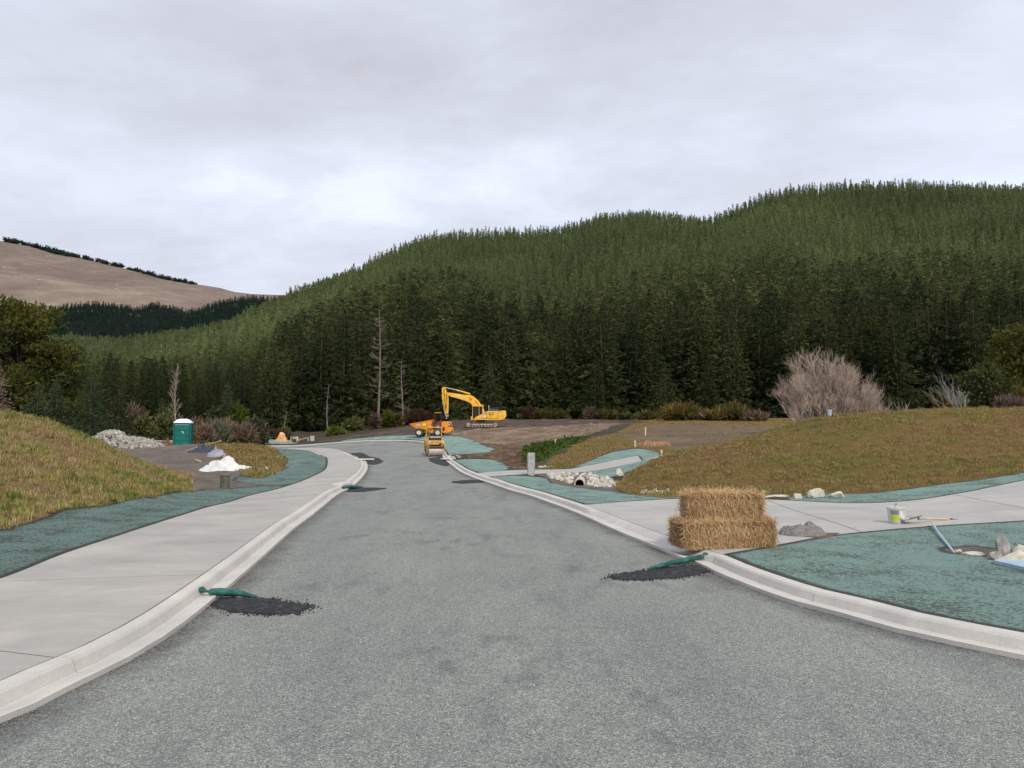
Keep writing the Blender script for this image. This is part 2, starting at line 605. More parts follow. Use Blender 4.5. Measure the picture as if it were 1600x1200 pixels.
def Hb(x, y):
    x = np.atleast_1d(np.asarray(x, float)); y = np.atleast_1d(np.asarray(y, float))
    out = np.empty(len(x))
    for i in range(0, len(x), 20000):
        dx = x[i:i + 20000, None] - CP[None, :, 0]; dy = y[i:i + 20000, None] - CP[None, :, 1]
        out[i:i + 20000] = -np.sqrt(dx * dx + dy * dy + _c2) @ _W[:-1] + _W[-1]
    return out


# ---- far terrain ---------------------------------------------------
def interp(u, tab):
    a = np.array(tab, float)
    return np.interp(u, a[:, 0], a[:, 1])


EDGE_D = [(-900, 80), (-200, 84), (0, 88), (150, 92), (300, 100), (400, 104), (500, 108), (600, 118), (700, 126), (850, 130), (1000, 128), (1200, 124), (1400, 120), (1600, 118), (2500, 112)]
Z0 = [(-900, 1.5), (0, 1.2), (200, 1.6), (270, 2.8), (390, 3.0), (430, 1.4), (500, 1.4), (600, 2.8), (700, 3.9), (850, 3.9), (1000, 3.7), (1200, 3.7), (1400, 3.9), (1600, 4.3), (2500, 5)]
# skyline of tree tops: column, photo row, distance
RA = [(-900, 560, 420), (-200, 545, 420), (0, 535, 420), (105, 521, 420), (186, 528, 420), (240, 522, 420), (300, 512, 420), (360, 500, 425), (420, 476, 430), (440, 463, 430), (480, 446, 430), (520, 428, 430), (560, 411, 430),
      (600, 386, 430), (660, 359, 430), (700, 352, 430), (760, 350, 430), (860, 351, 430), (900, 343, 430), (940, 331, 425), (1010, 323, 425), (1060, 326, 425), (1112, 331, 425), (1150, 315, 420), (1200, 291, 420), (1240, 281, 420), (1330, 275, 420),
      (1450, 273, 420), (1600, 281, 420), (1800, 300, 420), (2500, 380, 420)]
RB = [(-900, 500, 700), (0, 484, 700), (72, 478, 700), (111, 470, 700), (144, 468, 700), (180, 471, 700), (210, 477, 700), (234, 469, 700), (255, 471, 700), (288, 480, 700), (312, 475, 700), (345, 463, 700), (390, 458, 700), (435, 461, 700), (520, 470, 700), (2500, 520, 700)]
RC = [(-900, 330, 1350), (-200, 350, 1350), (0, 372, 1350), (39, 379, 1350), (75, 389, 1350), (120, 398, 1350), (180, 413, 1350), (249, 431, 1350), (300, 440, 1350), (345, 447, 1350), (357, 452, 1350), (390, 456, 1350), (450, 458, 1350), (520, 462, 1350), (700, 475, 1350), (2500, 500, 1350)]
TREE_A, TREE_B = 12.0, 8.0


def ridge(u, d, tab, d0, z0, th, pw=1.08):
    v = interp(u, [(a, b) for a, b, c in tab]); dr = interp(u, [(a, c) for a, b, c in tab])
    el = (HOR - v) / FPX
    ztop = CAMZ + el * dr * 1.0 - th
    tt = np.clip((d - d0) / (dr - d0), 0, 1)
    up = z0 + (ztop - z0) * tt ** pw
    back = np.maximum(d - dr, 0)
    return up - back * .22


def G(x, y):
    """height of the whole terrain (for y >= ~75)"""
    x = np.atleast_1d(np.asarray(x, float)); y = np.atleast_1d(np.asarray(y, float))
    u = CU + FPX * x / np.maximum(y, 1)
    e = interp(u, EDGE_D); z0 = interp(u, Z0)
    near = Hb(x, np.minimum(y, 135)) + .08
    A = ridge(u, y, RA, e, z0, TREE_A)
    fold = np.sin((u + y * .9) / 95.0) * 3.2 + np.sin((u - y * 1.4) / 61.0 + 1.0) * 2.2
    A = A + fold * np.clip((y - e) / 120, 0, 1) * np.clip((430 - y) / 90, 0, 1)
    B = ridge(u, y, RB, 430, 8.0, TREE_B)
    C = ridge(u, y, RC, 700, 10.0, 0, .85)
    C = C + (np.sin(u / 33.0 + y * .011) * 2.5 + np.sin(u / 13.0 - y * .02) * 1.2) * np.clip((y - 700) / 300, 0, 1) * np.clip((1350 - y) / 80, 0, 1)
    far = A
    far = np.where(y > 430, np.maximum(A, B), far)
    far = np.where(y > 700, np.maximum(np.maximum(A, C), B), far)
    w = np.clip((y - e + 6) / 22, 0, 1); w = w * w * (3 - 2 * w)
    return near * (1 - w) + far * w



def Hn(x, y):
    x = np.atleast_1d(np.asarray(x, float)); y = np.atleast_1d(np.asarray(y, float))
    out = Hb(x, y)
    m = y > 74
    if m.any():
        out[m] = G(x[m], y[m]) - .08
    return out


def H(x, y):
    return float(Hn(x, y)[0])


KERB_H = 0.10
_ys = np.geomspace(2.0, 150, 1400)


def pix(u, v, off=0.0, d=None):
    """the ground point seen at photo pixel (u, v)"""
    r = ray(u, v)
    if d is not None:
        return (r[0] * d / r[1], d)
    k = _ys / r[1]
    z = CAMZ + r[2] * k
    hz = Hn(r[0] * k, _ys) + off
    s = np.nonzero(z < hz)[0]
    if len(s) == 0:
        i = int(np.argmin(z - hz))
        print('no hit', u, v)
        return (r[0] * k[i], _ys[i])
    i = s[0]
    if i == 0:
        return (r[0] * k[0], _ys[0])
    a, b = z[i - 1] - hz[i - 1], z[i] - hz[i]
    f = a / (a - b)
    yy = _ys[i - 1] + f * (_ys[i] - _ys[i - 1])
    return (r[0] * yy / r[1], yy)


def PL(pts, off=KERB_H):
    """list of (u,v) or (u,v,depth) pixels -> world polyline"""
    return [pix(p[0], p[1], off, p[2] if len(p) > 2 else None) for p in pts]


def smooth(pl, step=.35, closed=False):
    """Catmull-Rom resample in the plane"""
    P = [np.array(p, float) for p in pl]
    out = []
    n = len(P)
    for i in range(n - 1 + (1 if closed else 0)):
        p1, p2 = P[i % n], P[(i + 1) % n]
        p0 = P[(i - 1) % n] if (closed or i > 0) else 2 * p1 - p2
        p3 = P[(i + 2) % n] if (closed or i + 2 < n) else 2 * p2 - p1
        L = np.linalg.norm(p2 - p1)
        st = max(step, 0.012 * np.linalg.norm(p1))
        m = max(1, int(L / st))
        t0 = 0; t1 = max(np.linalg.norm(p1 - p0) ** .5, 1e-3); t2 = t1 + max(L ** .5, 1e-3); t3 = t2 + max(np.linalg.norm(p3 - p2) ** .5, 1e-3)
        for k in range(m):
            t = t1 + (t2 - t1) * k / m
            A1 = (t1 - t) / (t1 - t0) * p0 + (t - t0) / (t1 - t0) * p1
            A2 = (t2 - t) / (t2 - t1) * p1 + (t - t1) / (t2 - t1) * p2
            A3 = (t3 - t) / (t3 - t2) * p2 + (t - t2) / (t3 - t2) * p3
            B1 = (t2 - t) / (t2 - t0) * A1 + (t - t0) / (t2 - t0) * A2
            B2 = (t3 - t) / (t3 - t1) * A2 + (t - t1) / (t3 - t1) * A3
            out.append((t2 - t) / (t2 - t1) * B1 + (t - t1) / (t2 - t1) * B2)
    if not closed:
        out.append(P[-1])
    return np.array(out)


def offset(pl, w):
    """shift a polyline sideways; positive = to the left of travel"""
    T = np.gradient(pl, axis=0)
    T /= np.linalg.norm(T, axis=1)[:, None]
    Nn = np.stack([-T[:, 1], T[:, 0]], 1)
    return pl + Nn * w


KWL, KWR = .33, .37
# kerb lips (edge of the seal), near to far, and the far kerb right to left
lipL = smooth([(-4.3, .4), (-3.35, 2.0), (-2.93, 3.4)] + PL([(0, 1127), (50, 1107), (112, 1075), (200, 1032), (255, 999), (287.5, 976), (335, 937.5), (366, 911), (400, 881),
              (435, 849), (462, 825), (490, 804), (519, 780), (541, 766), (557.5, 755), (570, 741), (574.5, 729)], 0)
              + [pix(0, 0, 0, 1)] * 0 + [pix(568, 720, 0, 49.5), pix(551, 711, 0, 61), pix(531, 705.5, 0, 67), pix(506, 702.5, 0, 71.5), pix(475, 701.5, 0, 74), pix(430, 702, 0, 76), (-36, 76.5), (-60, 74)], .3)
lipR = smooth([(10.5, .9), (7.0, 2.6), (4.9, 4.35)] + PL([(1600, 1029), (1537, 1016), (1494, 1007), (1400, 986), (1311, 960.5), (1243, 943), (1180, 921), (1120, 896.5), (1090, 881.5),
              (1063, 872.5), (1030, 857.5), (977, 836.5), (917, 809.5), (880, 794), (855, 785), (824, 774), (792, 765), (772, 758), (750, 750.6), (732.5, 744), (717.5, 736.5), (705, 726.5)], 0)
              + [pix(695, 717, 0, 53), pix(689, 707, 0, 62), pix(680, 699, 0, 69), pix(660, 693.5, 0, 75), pix(625, 690, 0, 79.5), pix(590, 690, 0, 81), pix(537, 692, 0, 83),
                 pix(485, 696, 0, 85), pix(432, 699, 0, 86), (-38, 87), (-62, 86)], .3)
backL = offset(lipL, KWL)
backR = offset(lipR, -KWR)
outL = offset(lipL, KWL + .008)
outR = offset(lipR, -KWR - .008)


def near_i(pl, p):
    return int(np.argmin(((pl - np.array(p)) ** 2).sum(1)))


def sub(pl, a, b):
    """points of pl between the ones nearest a and b, in that order"""
    i, j = near_i(pl, a), near_i(pl, b)
    return pl[i:j + 1] if i <= j else pl[j:i + 1][::-1]


def poly(*parts):
    return np.concatenate([np.asarray(p, float).reshape(-1, 2) for p in parts])


def sm(pts, off=KERB_H, st=.35):
    return smooth(PL(pts, off), st)


def wob(pl, amp, sc=1.5):
    """irregular edge for sprayed or dug ground"""
    out = pl.copy()
    for i, (x, y) in enumerate(pl):
        a = amp * (1 + y * .02)
        out[i, 0] += a * mnoise.noise((x * sc, y * sc, 1.3))
        out[i, 1] += a * mnoise.noise((x * sc, y * sc, 7.7))
    return out


# ---- outlines
pathO = sm([(-260, 985), (-120, 942), (15, 899), (100, 865), (200, 832), (300, 800), (400, 772), (444, 761), (475, 750.5), (500, 739), (511, 729), (511, 721, 46), (502, 712, 57),
            (481, 706.5, 64), (450, 704, 68), (425, 703.5, 70), (380, 705, 71.5), (300, 706, 72)])
P_path = poly(pathO, [(-60, 72), (-60, 73.5)], outL[::-1])

d1far = sm([(917, 788.5), (1000, 782.5), (1075, 779), (1200, 780.5), (1311, 786), (1345, 786.3), (1416, 783), (1495, 771.5), (1600, 750.5), (1760, 715)])
d1near = sm([(1800, 800), (1700, 807), (1600, 813), (1450, 822), (1400, 826), (1300, 836), (1220, 850), (1127, 866)])
kA, kB = pix(917, 797, .05), pix(1112, 868, .08)
P_d1 = poly(d1far, d1near, sub(outR, d1near[-1], d1far[0]))
d2top = sm([(735, 740), (790, 735.3), (840, 733.7), (880, 733.2), (905, 730), (950, 721), (997, 712)])
d2bot = sm([(1015, 718), (960, 730), (920, 737), (870, 739.5), (830, 740.5), (800, 742), (757, 745)])
P_d2 = poly(d2top, d2bot, sub(outR, d2bot[-1], d2top[0]))
# verges (sprayed mulch)
P_v1 = poly(d1near[::-1][:1], d1near[::-1], [(13, 12.4), (14.5, 7), (13.5, -1.0)], sub(outR, (10.5, .9), d1near[-1]))
v2top = sm([(757, 745), (800, 743), (835, 744.5), (857, 748), (880, 758), (920, 763.5), (960, 768), (1000, 774), (1040, 777.5), (1075, 779)])
P_v2 = poly(wob(v2top, .06), sub(d1far, d1far[near_i(d1far, v2top[-1])], d1far[0]), sub(outR, d1far[0], v2top[0]))
P_v3 = poly(sub(outR, pix(709, 719, .1), pix(735, 740, .1)), d2top[:near_i(d2top, pix(800, 735, .1))], wob(sm([(800, 732), (787, 724), (765, 717.5), (730, 717)]), .2))
P_v4 = poly(sub(outR, pix(694, 704, .1, 62), pix(537, 692, 0, 84)), wob(smooth([pix(537, 690, .1, 86), pix(600, 685, .1, 86), pix(640, 682, .1, 84), pix(700, 682.5, .1, 80), pix(735, 689, .1, 76),
             pix(757, 698, .1, 66), pix(768, 707, .1, 58), pix(730, 708, .1, 58), pix(700, 708, .1, 58)], .5), .25))
v5top = sm([(1225, 777), (1260, 773), (1300, 770), (1350, 771), (1403, 765), (1521, 750), (1600, 737), (1760, 700)])
P_v5 = poly(wob(v5top, .08), sub(d1far, d1far[-1], pix(1215, 781.5, .1)))
P_v6 = poly(sub(d2top, pix(890, 732, .1), d2top[-1]), sub(d2bot, d2bot[0], pix(905, 738, .1)), wob(sm([(905, 743), (945, 747), (968, 744), (990, 735), (1012, 724), (1033, 713), (1026, 705.5), (993, 701), (962, 705), (925, 718), (890, 730.5)]), .08))
vLtop = sm([(-260, 880), (-120, 850), (0, 826), (37, 817), (95, 797), (150, 790), (207, 779), (262, 770), (292, 766.5), (345, 763.5), (400, 760), (440, 758.5), (462, 755.5)])
P_vL = poly(wob(vLtop, .10), sub(pathO, vLtop[-1], pathO[0]))
P_farg = np.array([pix(388, 700, .1, 90), pix(440, 693, .1, 93), pix(470, 695.5, .1, 88), pix(440, 698, .1, 87.5), pix(395, 702, .1, 87.5), (-45, 89), (-48, 94)])
isl = smooth(PL([(303, 700, 63), (325, 695, 64), (350, 695, 63), (375, 698, 60), (402, 702, 54), (430, 709, 48), (446, 722, 41.5), (441, 734, 36), (425, 742, 33), (405, 747), (385, 744), (372, 734), (352, 722, 40), (325, 713, 47), (306, 706, 54)]), .4, closed=True)
P_isl = wob(isl, .12)
P_islv = poly(sub(pathO, pix(455, 757, .1), pix(430, 703.8, 0, 69.5)), wob(sm([(410, 703, 66), (380, 702, 62), (372, 712, 50), (380, 728), (372, 744), (365, 750), (392, 756), (430, 758)]), .12))
# grass
moundL = sm([(-260, 882), (-120, 852), (0, 827), (37, 818), (95, 798), (150, 791), (207, 780), (262, 771), (292, 767)])
P_ml = poly(moundL, wob(smooth([moundL[-1], (-11.2, 27.5), (-14.2, 32), (-18.5, 38), (-26, 48), (-30, 56), (-60, 66), (-90, 60), (-60, 10), (-24, 6), (-12.5, 6.5)], .5), .25))
P_mr = poly(wob(sm([(982, 771), (1005, 775), (1045, 777.5), (1100, 775.5), (1180, 775), (1225, 776)]), .06), sub(v5top, v5top[0], v5top[-1]),
            [(30, 19), (70, 26), (100, 50), (60, 62), (30, 50), (14, 44), (8.5, 41.5)], wob(sm([(1036, 711, 31.5), (1012, 722), (990, 735), (968, 752), (962, 763)]), .08))
P_plat = poly(wob(sm([(836, 733.5), (845, 730), (880, 709, 50), (918, 686, 60), (960, 674, 68), (986, 664, 80), (1010, 659, 100)]), .2), [(18, 118), (110, 118), (110, 60), (60, 58), (14, 43)],
              [pix(1036, 709, .1, 34)], wob(sm([(1030, 706), (993, 700), (960, 704), (925, 718), (890, 731), (860, 733.5)]), .05))
P_plsoil = wob(smooth([pix(985, 690, .1, 56), pix(965, 680, .1, 62), pix(1000, 671, .1, 74), pix(1060, 667, .1, 82), pix(1160, 667, .1, 82), pix(1240, 668, .1, 74), pix(1260, 674, .1, 56), pix(1140, 690, .1, 47), pix(1060, 703, .1, 42), pix(1036, 698, .1, 44)], .6, closed=True), .9, .3)
P_weed = wob(smooth(PL([(822, 708), (832, 696), (868, 689), (905, 685), (893, 697), (868, 706), (845, 719), (832, 724)]), .6, closed=True), .35)
P_dark = poly(wob(smooth([pix(500, 694, .1, 87.5), pix(560, 690, .1, 85.5), pix(600, 684.5, .1, 86.5), pix(660, 681, .1, 85), pix(730, 675, .1, 88), pix(800, 671.5, .1, 94), pix(880, 671, .1, 93), pix(960, 664, .1, 96), pix(985, 662, .1, 98)], 1), .5, .3),
              wob(smooth([pix(960, 660, .1, 112), pix(900, 656.5, .1, 116), pix(800, 656, .1, 117), pix(700, 657, .1, 116), pix(640, 665, .1, 106), pix(560, 681, .1, 93), pix(500, 691, .1, 90)], 1), .5, .3))
P_tan = poly(wob(smooth([pix(660, 682, .1, 82), pix(730, 675, .1, 88), pix(800, 671.5, .1, 94), pix(880, 671, .1, 93), pix(960, 664, .1, 96), pix(905, 684, .1, 68), pix(850, 690, .1, 66), pix(820, 694, .1, 62), pix(760, 692, .1, 68), pix(735, 688, .1, 76)], .8), .4, .4))
P_tan2 = wob(smooth(PL([(1002, 774), (1012, 770.5), (1050, 770), (1085, 774), (1110, 778), (1075, 779.2), (1040, 778.2)]), .3, closed=True), .03)
P_cut = poly(PL([(733, 715), (765, 716), (787, 723), (800, 731), (836, 733.4), (850, 724), (842, 712), (822, 706, 57), (815, 695, 63), (760, 692, 68), (757, 698, 66), (767, 707, 58), (730, 709, 57)]))
P_swale = wob(smooth(PL([(1476, 861), (1490, 857), (1520, 855), (1560, 858), (1640, 864), (1700, 874), (1640, 880), (1570, 874), (1520, 867), (1490, 865)]), .15, closed=True), .10, 4)
P_ditch = poly(sm([(836, 741), (870, 740.5), (905, 738.5), (905, 743), (945, 747), (968, 752), (962, 764), (975, 770), (1000, 773), (960, 768), (920, 763.5), (880, 758), (857, 748)]))
P_dch = P_ditch

P_kL = poly(lipL, outL[::-1])
P_kR = poly(lipR, outR[::-1])
P_road = poly(lipL, lipR[::-1])
P_yard = poly(pathO, [(-60, 73), (-80, 62), (-60, 40), (-34, 26), (-16, 18), (-12, 12)])

# (name, polygon, material, level, relief, priority order = list order)
REG = [
    ('kerb_void', [P_kL, P_kR], None, 0, 0),
    ('road', [P_road], M_ROAD, -.012, 0),
    ('footpath', [P_path], M_PATH, .10, 0),
    ('driveway', [P_d1, P_d2], M_DRIVE, .10, 0),
    ('muddy_swale', [P_swale], M_MUD, .10, .05),
    ('mulch_verge', [P_v1, P_v2, P_v3, P_v4, P_v5, P_v6], M_HYD, .10, .020),
    ('green_strip', [P_farg], M_HYD, .10, .02),
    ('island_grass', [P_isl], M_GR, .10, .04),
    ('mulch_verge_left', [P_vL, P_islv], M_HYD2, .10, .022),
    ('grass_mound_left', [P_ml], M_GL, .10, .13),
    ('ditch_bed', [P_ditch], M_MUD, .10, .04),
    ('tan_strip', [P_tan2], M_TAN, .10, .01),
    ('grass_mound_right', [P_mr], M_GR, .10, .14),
    ('weed_patch', [P_weed], M_WEED, .10, .10),
    ('plateau_soil', [P_plsoil], M_RAVEL, .10, .08),
    ('grass_platform', [P_plat], M_GR, .10, .08),
    ('dark_mud', [P_dark], M_DARKMUD, .10, .16),
    ('cut_bank', [P_cut], M_REDSOIL, .10, -.65),
    ('tan_soil', [P_tan], M_TAN, .10, .22),
    ('dirt_yard', [P_yard], M_MUD, .10, .07),
    ('rough_ground', None, M_FFLOOR, .10, .12),
]
SET_NAMES = {'mulch_verge': 'verge', 'mulch_verge_left': 'verge', 'green_strip': 'verge', 'island_grass': 'grass_bank', 'grass_mound_left': 'grass_bank', 'grass_mound_right': 'grass_bank',
             'grass_platform': 'grass_bank', 'weed_patch': 'ground', 'plateau_soil': 'ground', 'dark_mud': 'ground', 'cut_bank': 'ground', 'tan_soil': 'ground', 'tan_strip': 'ground',
             'dirt_yard': 'ground', 'rough_ground': 'ground', 'ditch_bed': 'ground', 'muddy_swale': 'ground'}


def inpoly(px, py, P):
    x0, y0 = P[:, 0], P[:, 1]
    x1, y1 = np.roll(x0, -1), np.roll(y0, -1)
    ins = np.zeros(len(px), bool)
    bb = (px >= x0.min()) & (px <= x0.max()) & (py >= y0.min()) & (py <= y0.max())
    q = np.nonzero(bb)[0]
    if len(q) == 0:
        return ins
    qx, qy = px[q], py[q]
    r = np.zeros(len(q), bool)
    for a, b, c, d in zip(x0, y0, x1, y1):
        if b == d: continue
        m = (b > qy) != (d > qy)
        r ^= m & (qx < (c - a) * (qy - b) / (d - b) + a)
    ins[q] = r
    return ins


def classify(px, py):
    lab = np.full(len(px), len(REG) - 1)
    free = np.ones(len(px), bool)
    for i, (nm, polys, *_ ) in enumerate(REG):
        if polys is None: continue
        for P in polys:
            m = inpoly(px, py, P) & free
            lab[m] = i
            free &= ~m
    return lab


def segdist(px, py, segs, cap=1.0):
    """distance from points to the nearest of the given segments (capped)"""
    out = np.full(len(px), float(cap))
    order = np.argsort(py); sy = py[order]
    for (ax, ay, bx, by) in segs:
        lo = np.searchsorted(sy, min(ay, by) - cap); hi = np.searchsorted(sy, max(ay, by) + cap)
        if hi <= lo: continue
        q = order[lo:hi]
        qx = px[q]; m = (qx > min(ax, bx) - cap) & (qx < max(ax, bx) + cap)
        q = q[m]
        if len(q) == 0: continue
        dx, dy = bx - ax, by - ay
        L = dx * dx + dy * dy + 1e-12
        tt = np.clip(((px[q] - ax) * dx + (py[q] - ay) * dy) / L, 0, 1)
        d = np.hypot(px[q] - ax - tt * dx, py[q] - ay - tt * dy)
        out[q] = np.minimum(out[q], d)
    return out


# ---- slab joints of the footpath and drives: thin strips sunk a little
def joint_poly(a, b, w=.009):
    a = np.array(a, float); b = np.array(b, float)
    t = (b - a) / np.linalg.norm(b - a)
    n = np.array([-t[1], t[0]]) * w / 2
    a = a - t * .05; b = b + t * .05
    return np.array([a + n, b + n, b - n, a - n])


JOINTS = []
for v in (1180, 1064, 968, 905, 862, 829, 804, 784, 768.5, 757):      # across the footpath
    o = pix(0, v, .1) if False else None
arcl = np.concatenate([[0], np.cumsum(np.linalg.norm(np.diff(outL, axis=0), axis=1))])
for s_ in np.arange(1.6, arcl[-1] - 60, 3.4):
    i = int(np.searchsorted(arcl, s_))
    a = outL[i]
    if a[1] > 46: break
    j = near_i(pathO, a)
    JOINTS.append(joint_poly(a, pathO[j]))
for (a, b) in (((1200, 782), (1351, 833)), ((1493, 773), (1620, 798)), ((1060, 781), (1090, 868)) if False else ((1700, 730), (1790, 790))):
    JOINTS.append(joint_poly(pix(*a, .1), pix(*b, .1), .018))

# ---- points
pts = []
segs = []          # all constraint segments
lines = []


def addline(pl, closed):
    lines.append((np.asarray(pl), closed))


XL = 1.05
for nm, polys, *_ in REG:
    if polys is None or nm == 'kerb_void': continue
    for P in polys:
        addline(P, True)
for J in JOINTS: addline(J, True)
addline(lipL, False); addline(lipR, False); addline(outL, False); addline(outR, False)


def indom(x, y):
    return (y > .5) & (y < 118) & (np.abs(x) < XL * y + 3.0)


allp, alle = [], []
seen = {}


def vid(p):
    k = (round(p[0], 3), round(p[1], 3))
    if k not in seen:
        seen[k] = len(allp); allp.append((float(k[0]), float(k[1])))
    return seen[k]


segl = []
for pl, closed in lines:
    n = len(pl)
    # densify long edges
    q = []
    for i in range(n if closed else n - 1):
        a, b = pl[i], pl[(i + 1) % n]
        L = np.linalg.norm(b - a)
        m = max(1, int(L / max(.35, .02 * np.linalg.norm(a))))
        for k in range(m):
            q.append(a + (b - a) * k / m)
    if not closed: q.append(pl[-1])
    else: q.append(q[0])
    for a, b in zip(q[:-1], q[1:]):
        if not (indom(a[0], a[1]) and indom(b[0], b[1])): continue
        i, j = vid(a), vid(b)
        if i != j:
            alle.append((i, j)); segl.append((a[0], a[1], b[0], b[1]))
nb = len(allp)
segl = list({tuple(np.round(s, 4)) for s in segl})
# wedge of grid points, finer near the camera
gp = []
y = .6
while y < 118:
    sp = max(.045, .0095 * y)
    w = XL * y + 2.5
    xs = np.arange(-w, w, sp)
    xs = xs + rng.uniform(-.3, .3, len(xs)) * sp
    vis = np.abs(xs) < .72 * y + 1.0
    keep = vis | (rng.random(len(xs)) < .12)
    xs = xs[keep]
    gp.append(np.stack([xs, y + rng.uniform(-.3, .3, len(xs)) * sp], 1))
    y += sp * .9
gp = np.concatenate(gp)
# the road and concrete are flat: thin them out
lab0 = classify(gp[:, 0], gp[:, 1])
nm_of = np.array([r[0] for r in REG])
flat = np.isin(nm_of[lab0], ['road', 'footpath', 'driveway'])
gp = gp[~(flat & (rng.random(len(gp)) > .10)) & (nm_of[lab0] != 'kerb_void')]
dmin = segdist(gp[:, 0], gp[:, 1], segl, 1.0)
gp = gp[dmin > np.maximum(.03, .006 * gp[:, 1])]
print('grid', len(gp), 'boundary', nb)
vin = [Vector(p) for p in allp] + [Vector((float(a), float(b))) for a, b in gp]
ov, oe, of, *_rest = delaunay_2d_cdt(vin, alle, [], 0, 1e-4)
OV = np.array([tuple(v) for v in ov]); OF = np.array([tuple(f) for f in of if len(f) == 3])
cen = OV[OF].mean(1)
# slivers outside the wedge
ok = indom(cen[:, 0], cen[:, 1])
OF = OF[ok]; cen = cen[ok]
a_, b_, c_ = OV[OF[:, 0]], OV[OF[:, 1]], OV[OF[:, 2]]
area = (b_[:, 0] - a_[:, 0]) * (c_[:, 1] - a_[:, 1]) - (b_[:, 1] - a_[:, 1]) * (c_[:, 0] - a_[:, 0])
OF[area < 0] = OF[area < 0][:, ::-1]
lab = classify(cen[:, 0], cen[:, 1])
isj = np.zeros(len(cen), bool)
for J in JOINTS: isj |= inpoly(cen[:, 0], cen[:, 1], J)
HZ = Hn(OV[:, 0], OV[:, 1])
# real borders only: edges shared by faces of different ground
SOFT = {'grass_mound_left': 1, 'dirt_yard': 1, 'rough_ground': 1, 'dark_mud': 2, 'tan_soil': 2, 'cut_bank': 2, 'ditch_bed': 2, 'grass_mound_right': 3, 'grass_platform': 3, 'plateau_soil': 3}
names_ = [r[0] for r in REG]
grp = np.array([100 + i if n_ not in SOFT else SOFT[n_] for i, n_ in enumerate(names_)])[lab]
E_ = np.concatenate([OF[:, [0, 1]], OF[:, [1, 2]], OF[:, [2, 0]]])
E_ = np.sort(E_, 1); own = np.tile(np.arange(len(OF)), 3)
o_ = np.lexsort((E_[:, 1], E_[:, 0])); E_ = E_[o_]; own = own[o_]
same = (E_[1:] == E_[:-1]).all(1)
k_ = np.nonzero(same)[0]
bd = k_[grp[own[k_]] != grp[own[k_ + 1]]]
bsegs = [(OV[a][0], OV[a][1], OV[b][0], OV[b][1]) for a, b in E_[bd]]
print('borders', len(bsegs))
ED = segdist(OV[:, 0], OV[:, 1], bsegs, 1.0)
bd = k_[lab[own[k_]] != lab[own[k_ + 1]]]
ED2 = segdist(OV[:, 0], OV[:, 1], [(OV[a][0], OV[a][1], OV[b][0], OV[b][1]) for a, b in E_[bd]], 1.0)
NZ = np.array([mnoise.fractal((x * 1.7, y * 1.7, 0), .8, 2.0, 4) for x, y in OV])
NZ2 = np.array([mnoise.noise((x * 9, y * 9, 4.0)) for x, y in OV])


def submesh(name, mask, lvl, relief, mat, parent=None, kind='structure'):
    F = OF[mask]
    if len(F) == 0: return None
    used, inv = np.unique(F, return_inverse=True)
    F = inv.reshape(-1, 3)
    V = OV[used]
    z = HZ[used] + lvl
    fade = np.clip(ED2[used] / .35, 0, 1)
    if relief < 0:
        z = z + relief * fade * (np.abs(NZ[used]) * 1.6 - .25 * NZ2[used] - .05)
    elif relief:
        z = z + relief * fade * (NZ[used] * np.clip(.4 + V[:, 1] * .02, 0, 1.6) + .6 * NZ2[used])
    me = mesh_np(name, np.column_stack([V, z]), F, smooth=True)
    at = me.attributes.new('edge', 'FLOAT', 'POINT')
    at.data.foreach_set('value', ED[used].astype(np.float32))
    o = link(name, me, parent, mat)
    if kind and parent is None: o['kind'] = kind
    return o


def joined_islands(mask, polys):
    return [mask & inpoly(cen[:, 0], cen[:, 1], P) for P in polys]


M_JOINT = simple('joint_gap', (.20, .19, .175), (.15, .14, .13), 20, .95, space='world')
for i, (nm, polys, mat, lvl, rel) in enumerate(REG):
    m = lab == i
    if mat is None: continue
    if nm in ('footpath', 'driveway'):
        # slabs: connected pieces between joints are found by union over faces
        for P in polys:
            mm = m & inpoly(cen[:, 0], cen[:, 1], P)
            par = bpy.data.objects.new(nm, None); COL.objects.link(par); par['kind'] = 'structure'
            jm = mm & isj
            if jm.any(): submesh('joint', jm, lvl - .012, 0, M_JOINT, par)
            idx = np.nonzero(mm & ~isj)[0]
            root = list(range(len(idx)))
            def find(a):
                while root[a] != a:
                    root[a] = root[root[a]]; a = root[a]
                return a
            emap = {}
            for k, fi in enumerate(idx):
                f = OF[fi]
                for e in ((f[0], f[1]), (f[1], f[2]), (f[2], f[0])):
                    e = (min(e), max(e))
                    if e in emap:
                        ra, rb = find(emap[e]), find(k)
                        if ra != rb: root[ra] = rb
                    else: emap[e] = k
            comp = np.array([find(k) for k in range(len(idx))])
            for cno in np.unique(comp):
                g = idx[comp == cno]
                if len(g) < 4: continue
                mk = np.zeros(len(OF), bool); mk[g] = True
                submesh('slab', mk, lvl, 0, mat, par)
    elif polys is not None and len(polys) > 1:
        for P in polys:
            submesh(SET_NAMES.get(nm, nm), m & inpoly(cen[:, 0], cen[:, 1], P), lvl, rel, mat)
    else:
        submesh(SET_NAMES.get(nm, nm), m, lvl, rel, mat)

# ---- kerb and channel, cast in lengths
cross_a = near_i(lipR, kA); cross_b = near_i(lipR, kB)


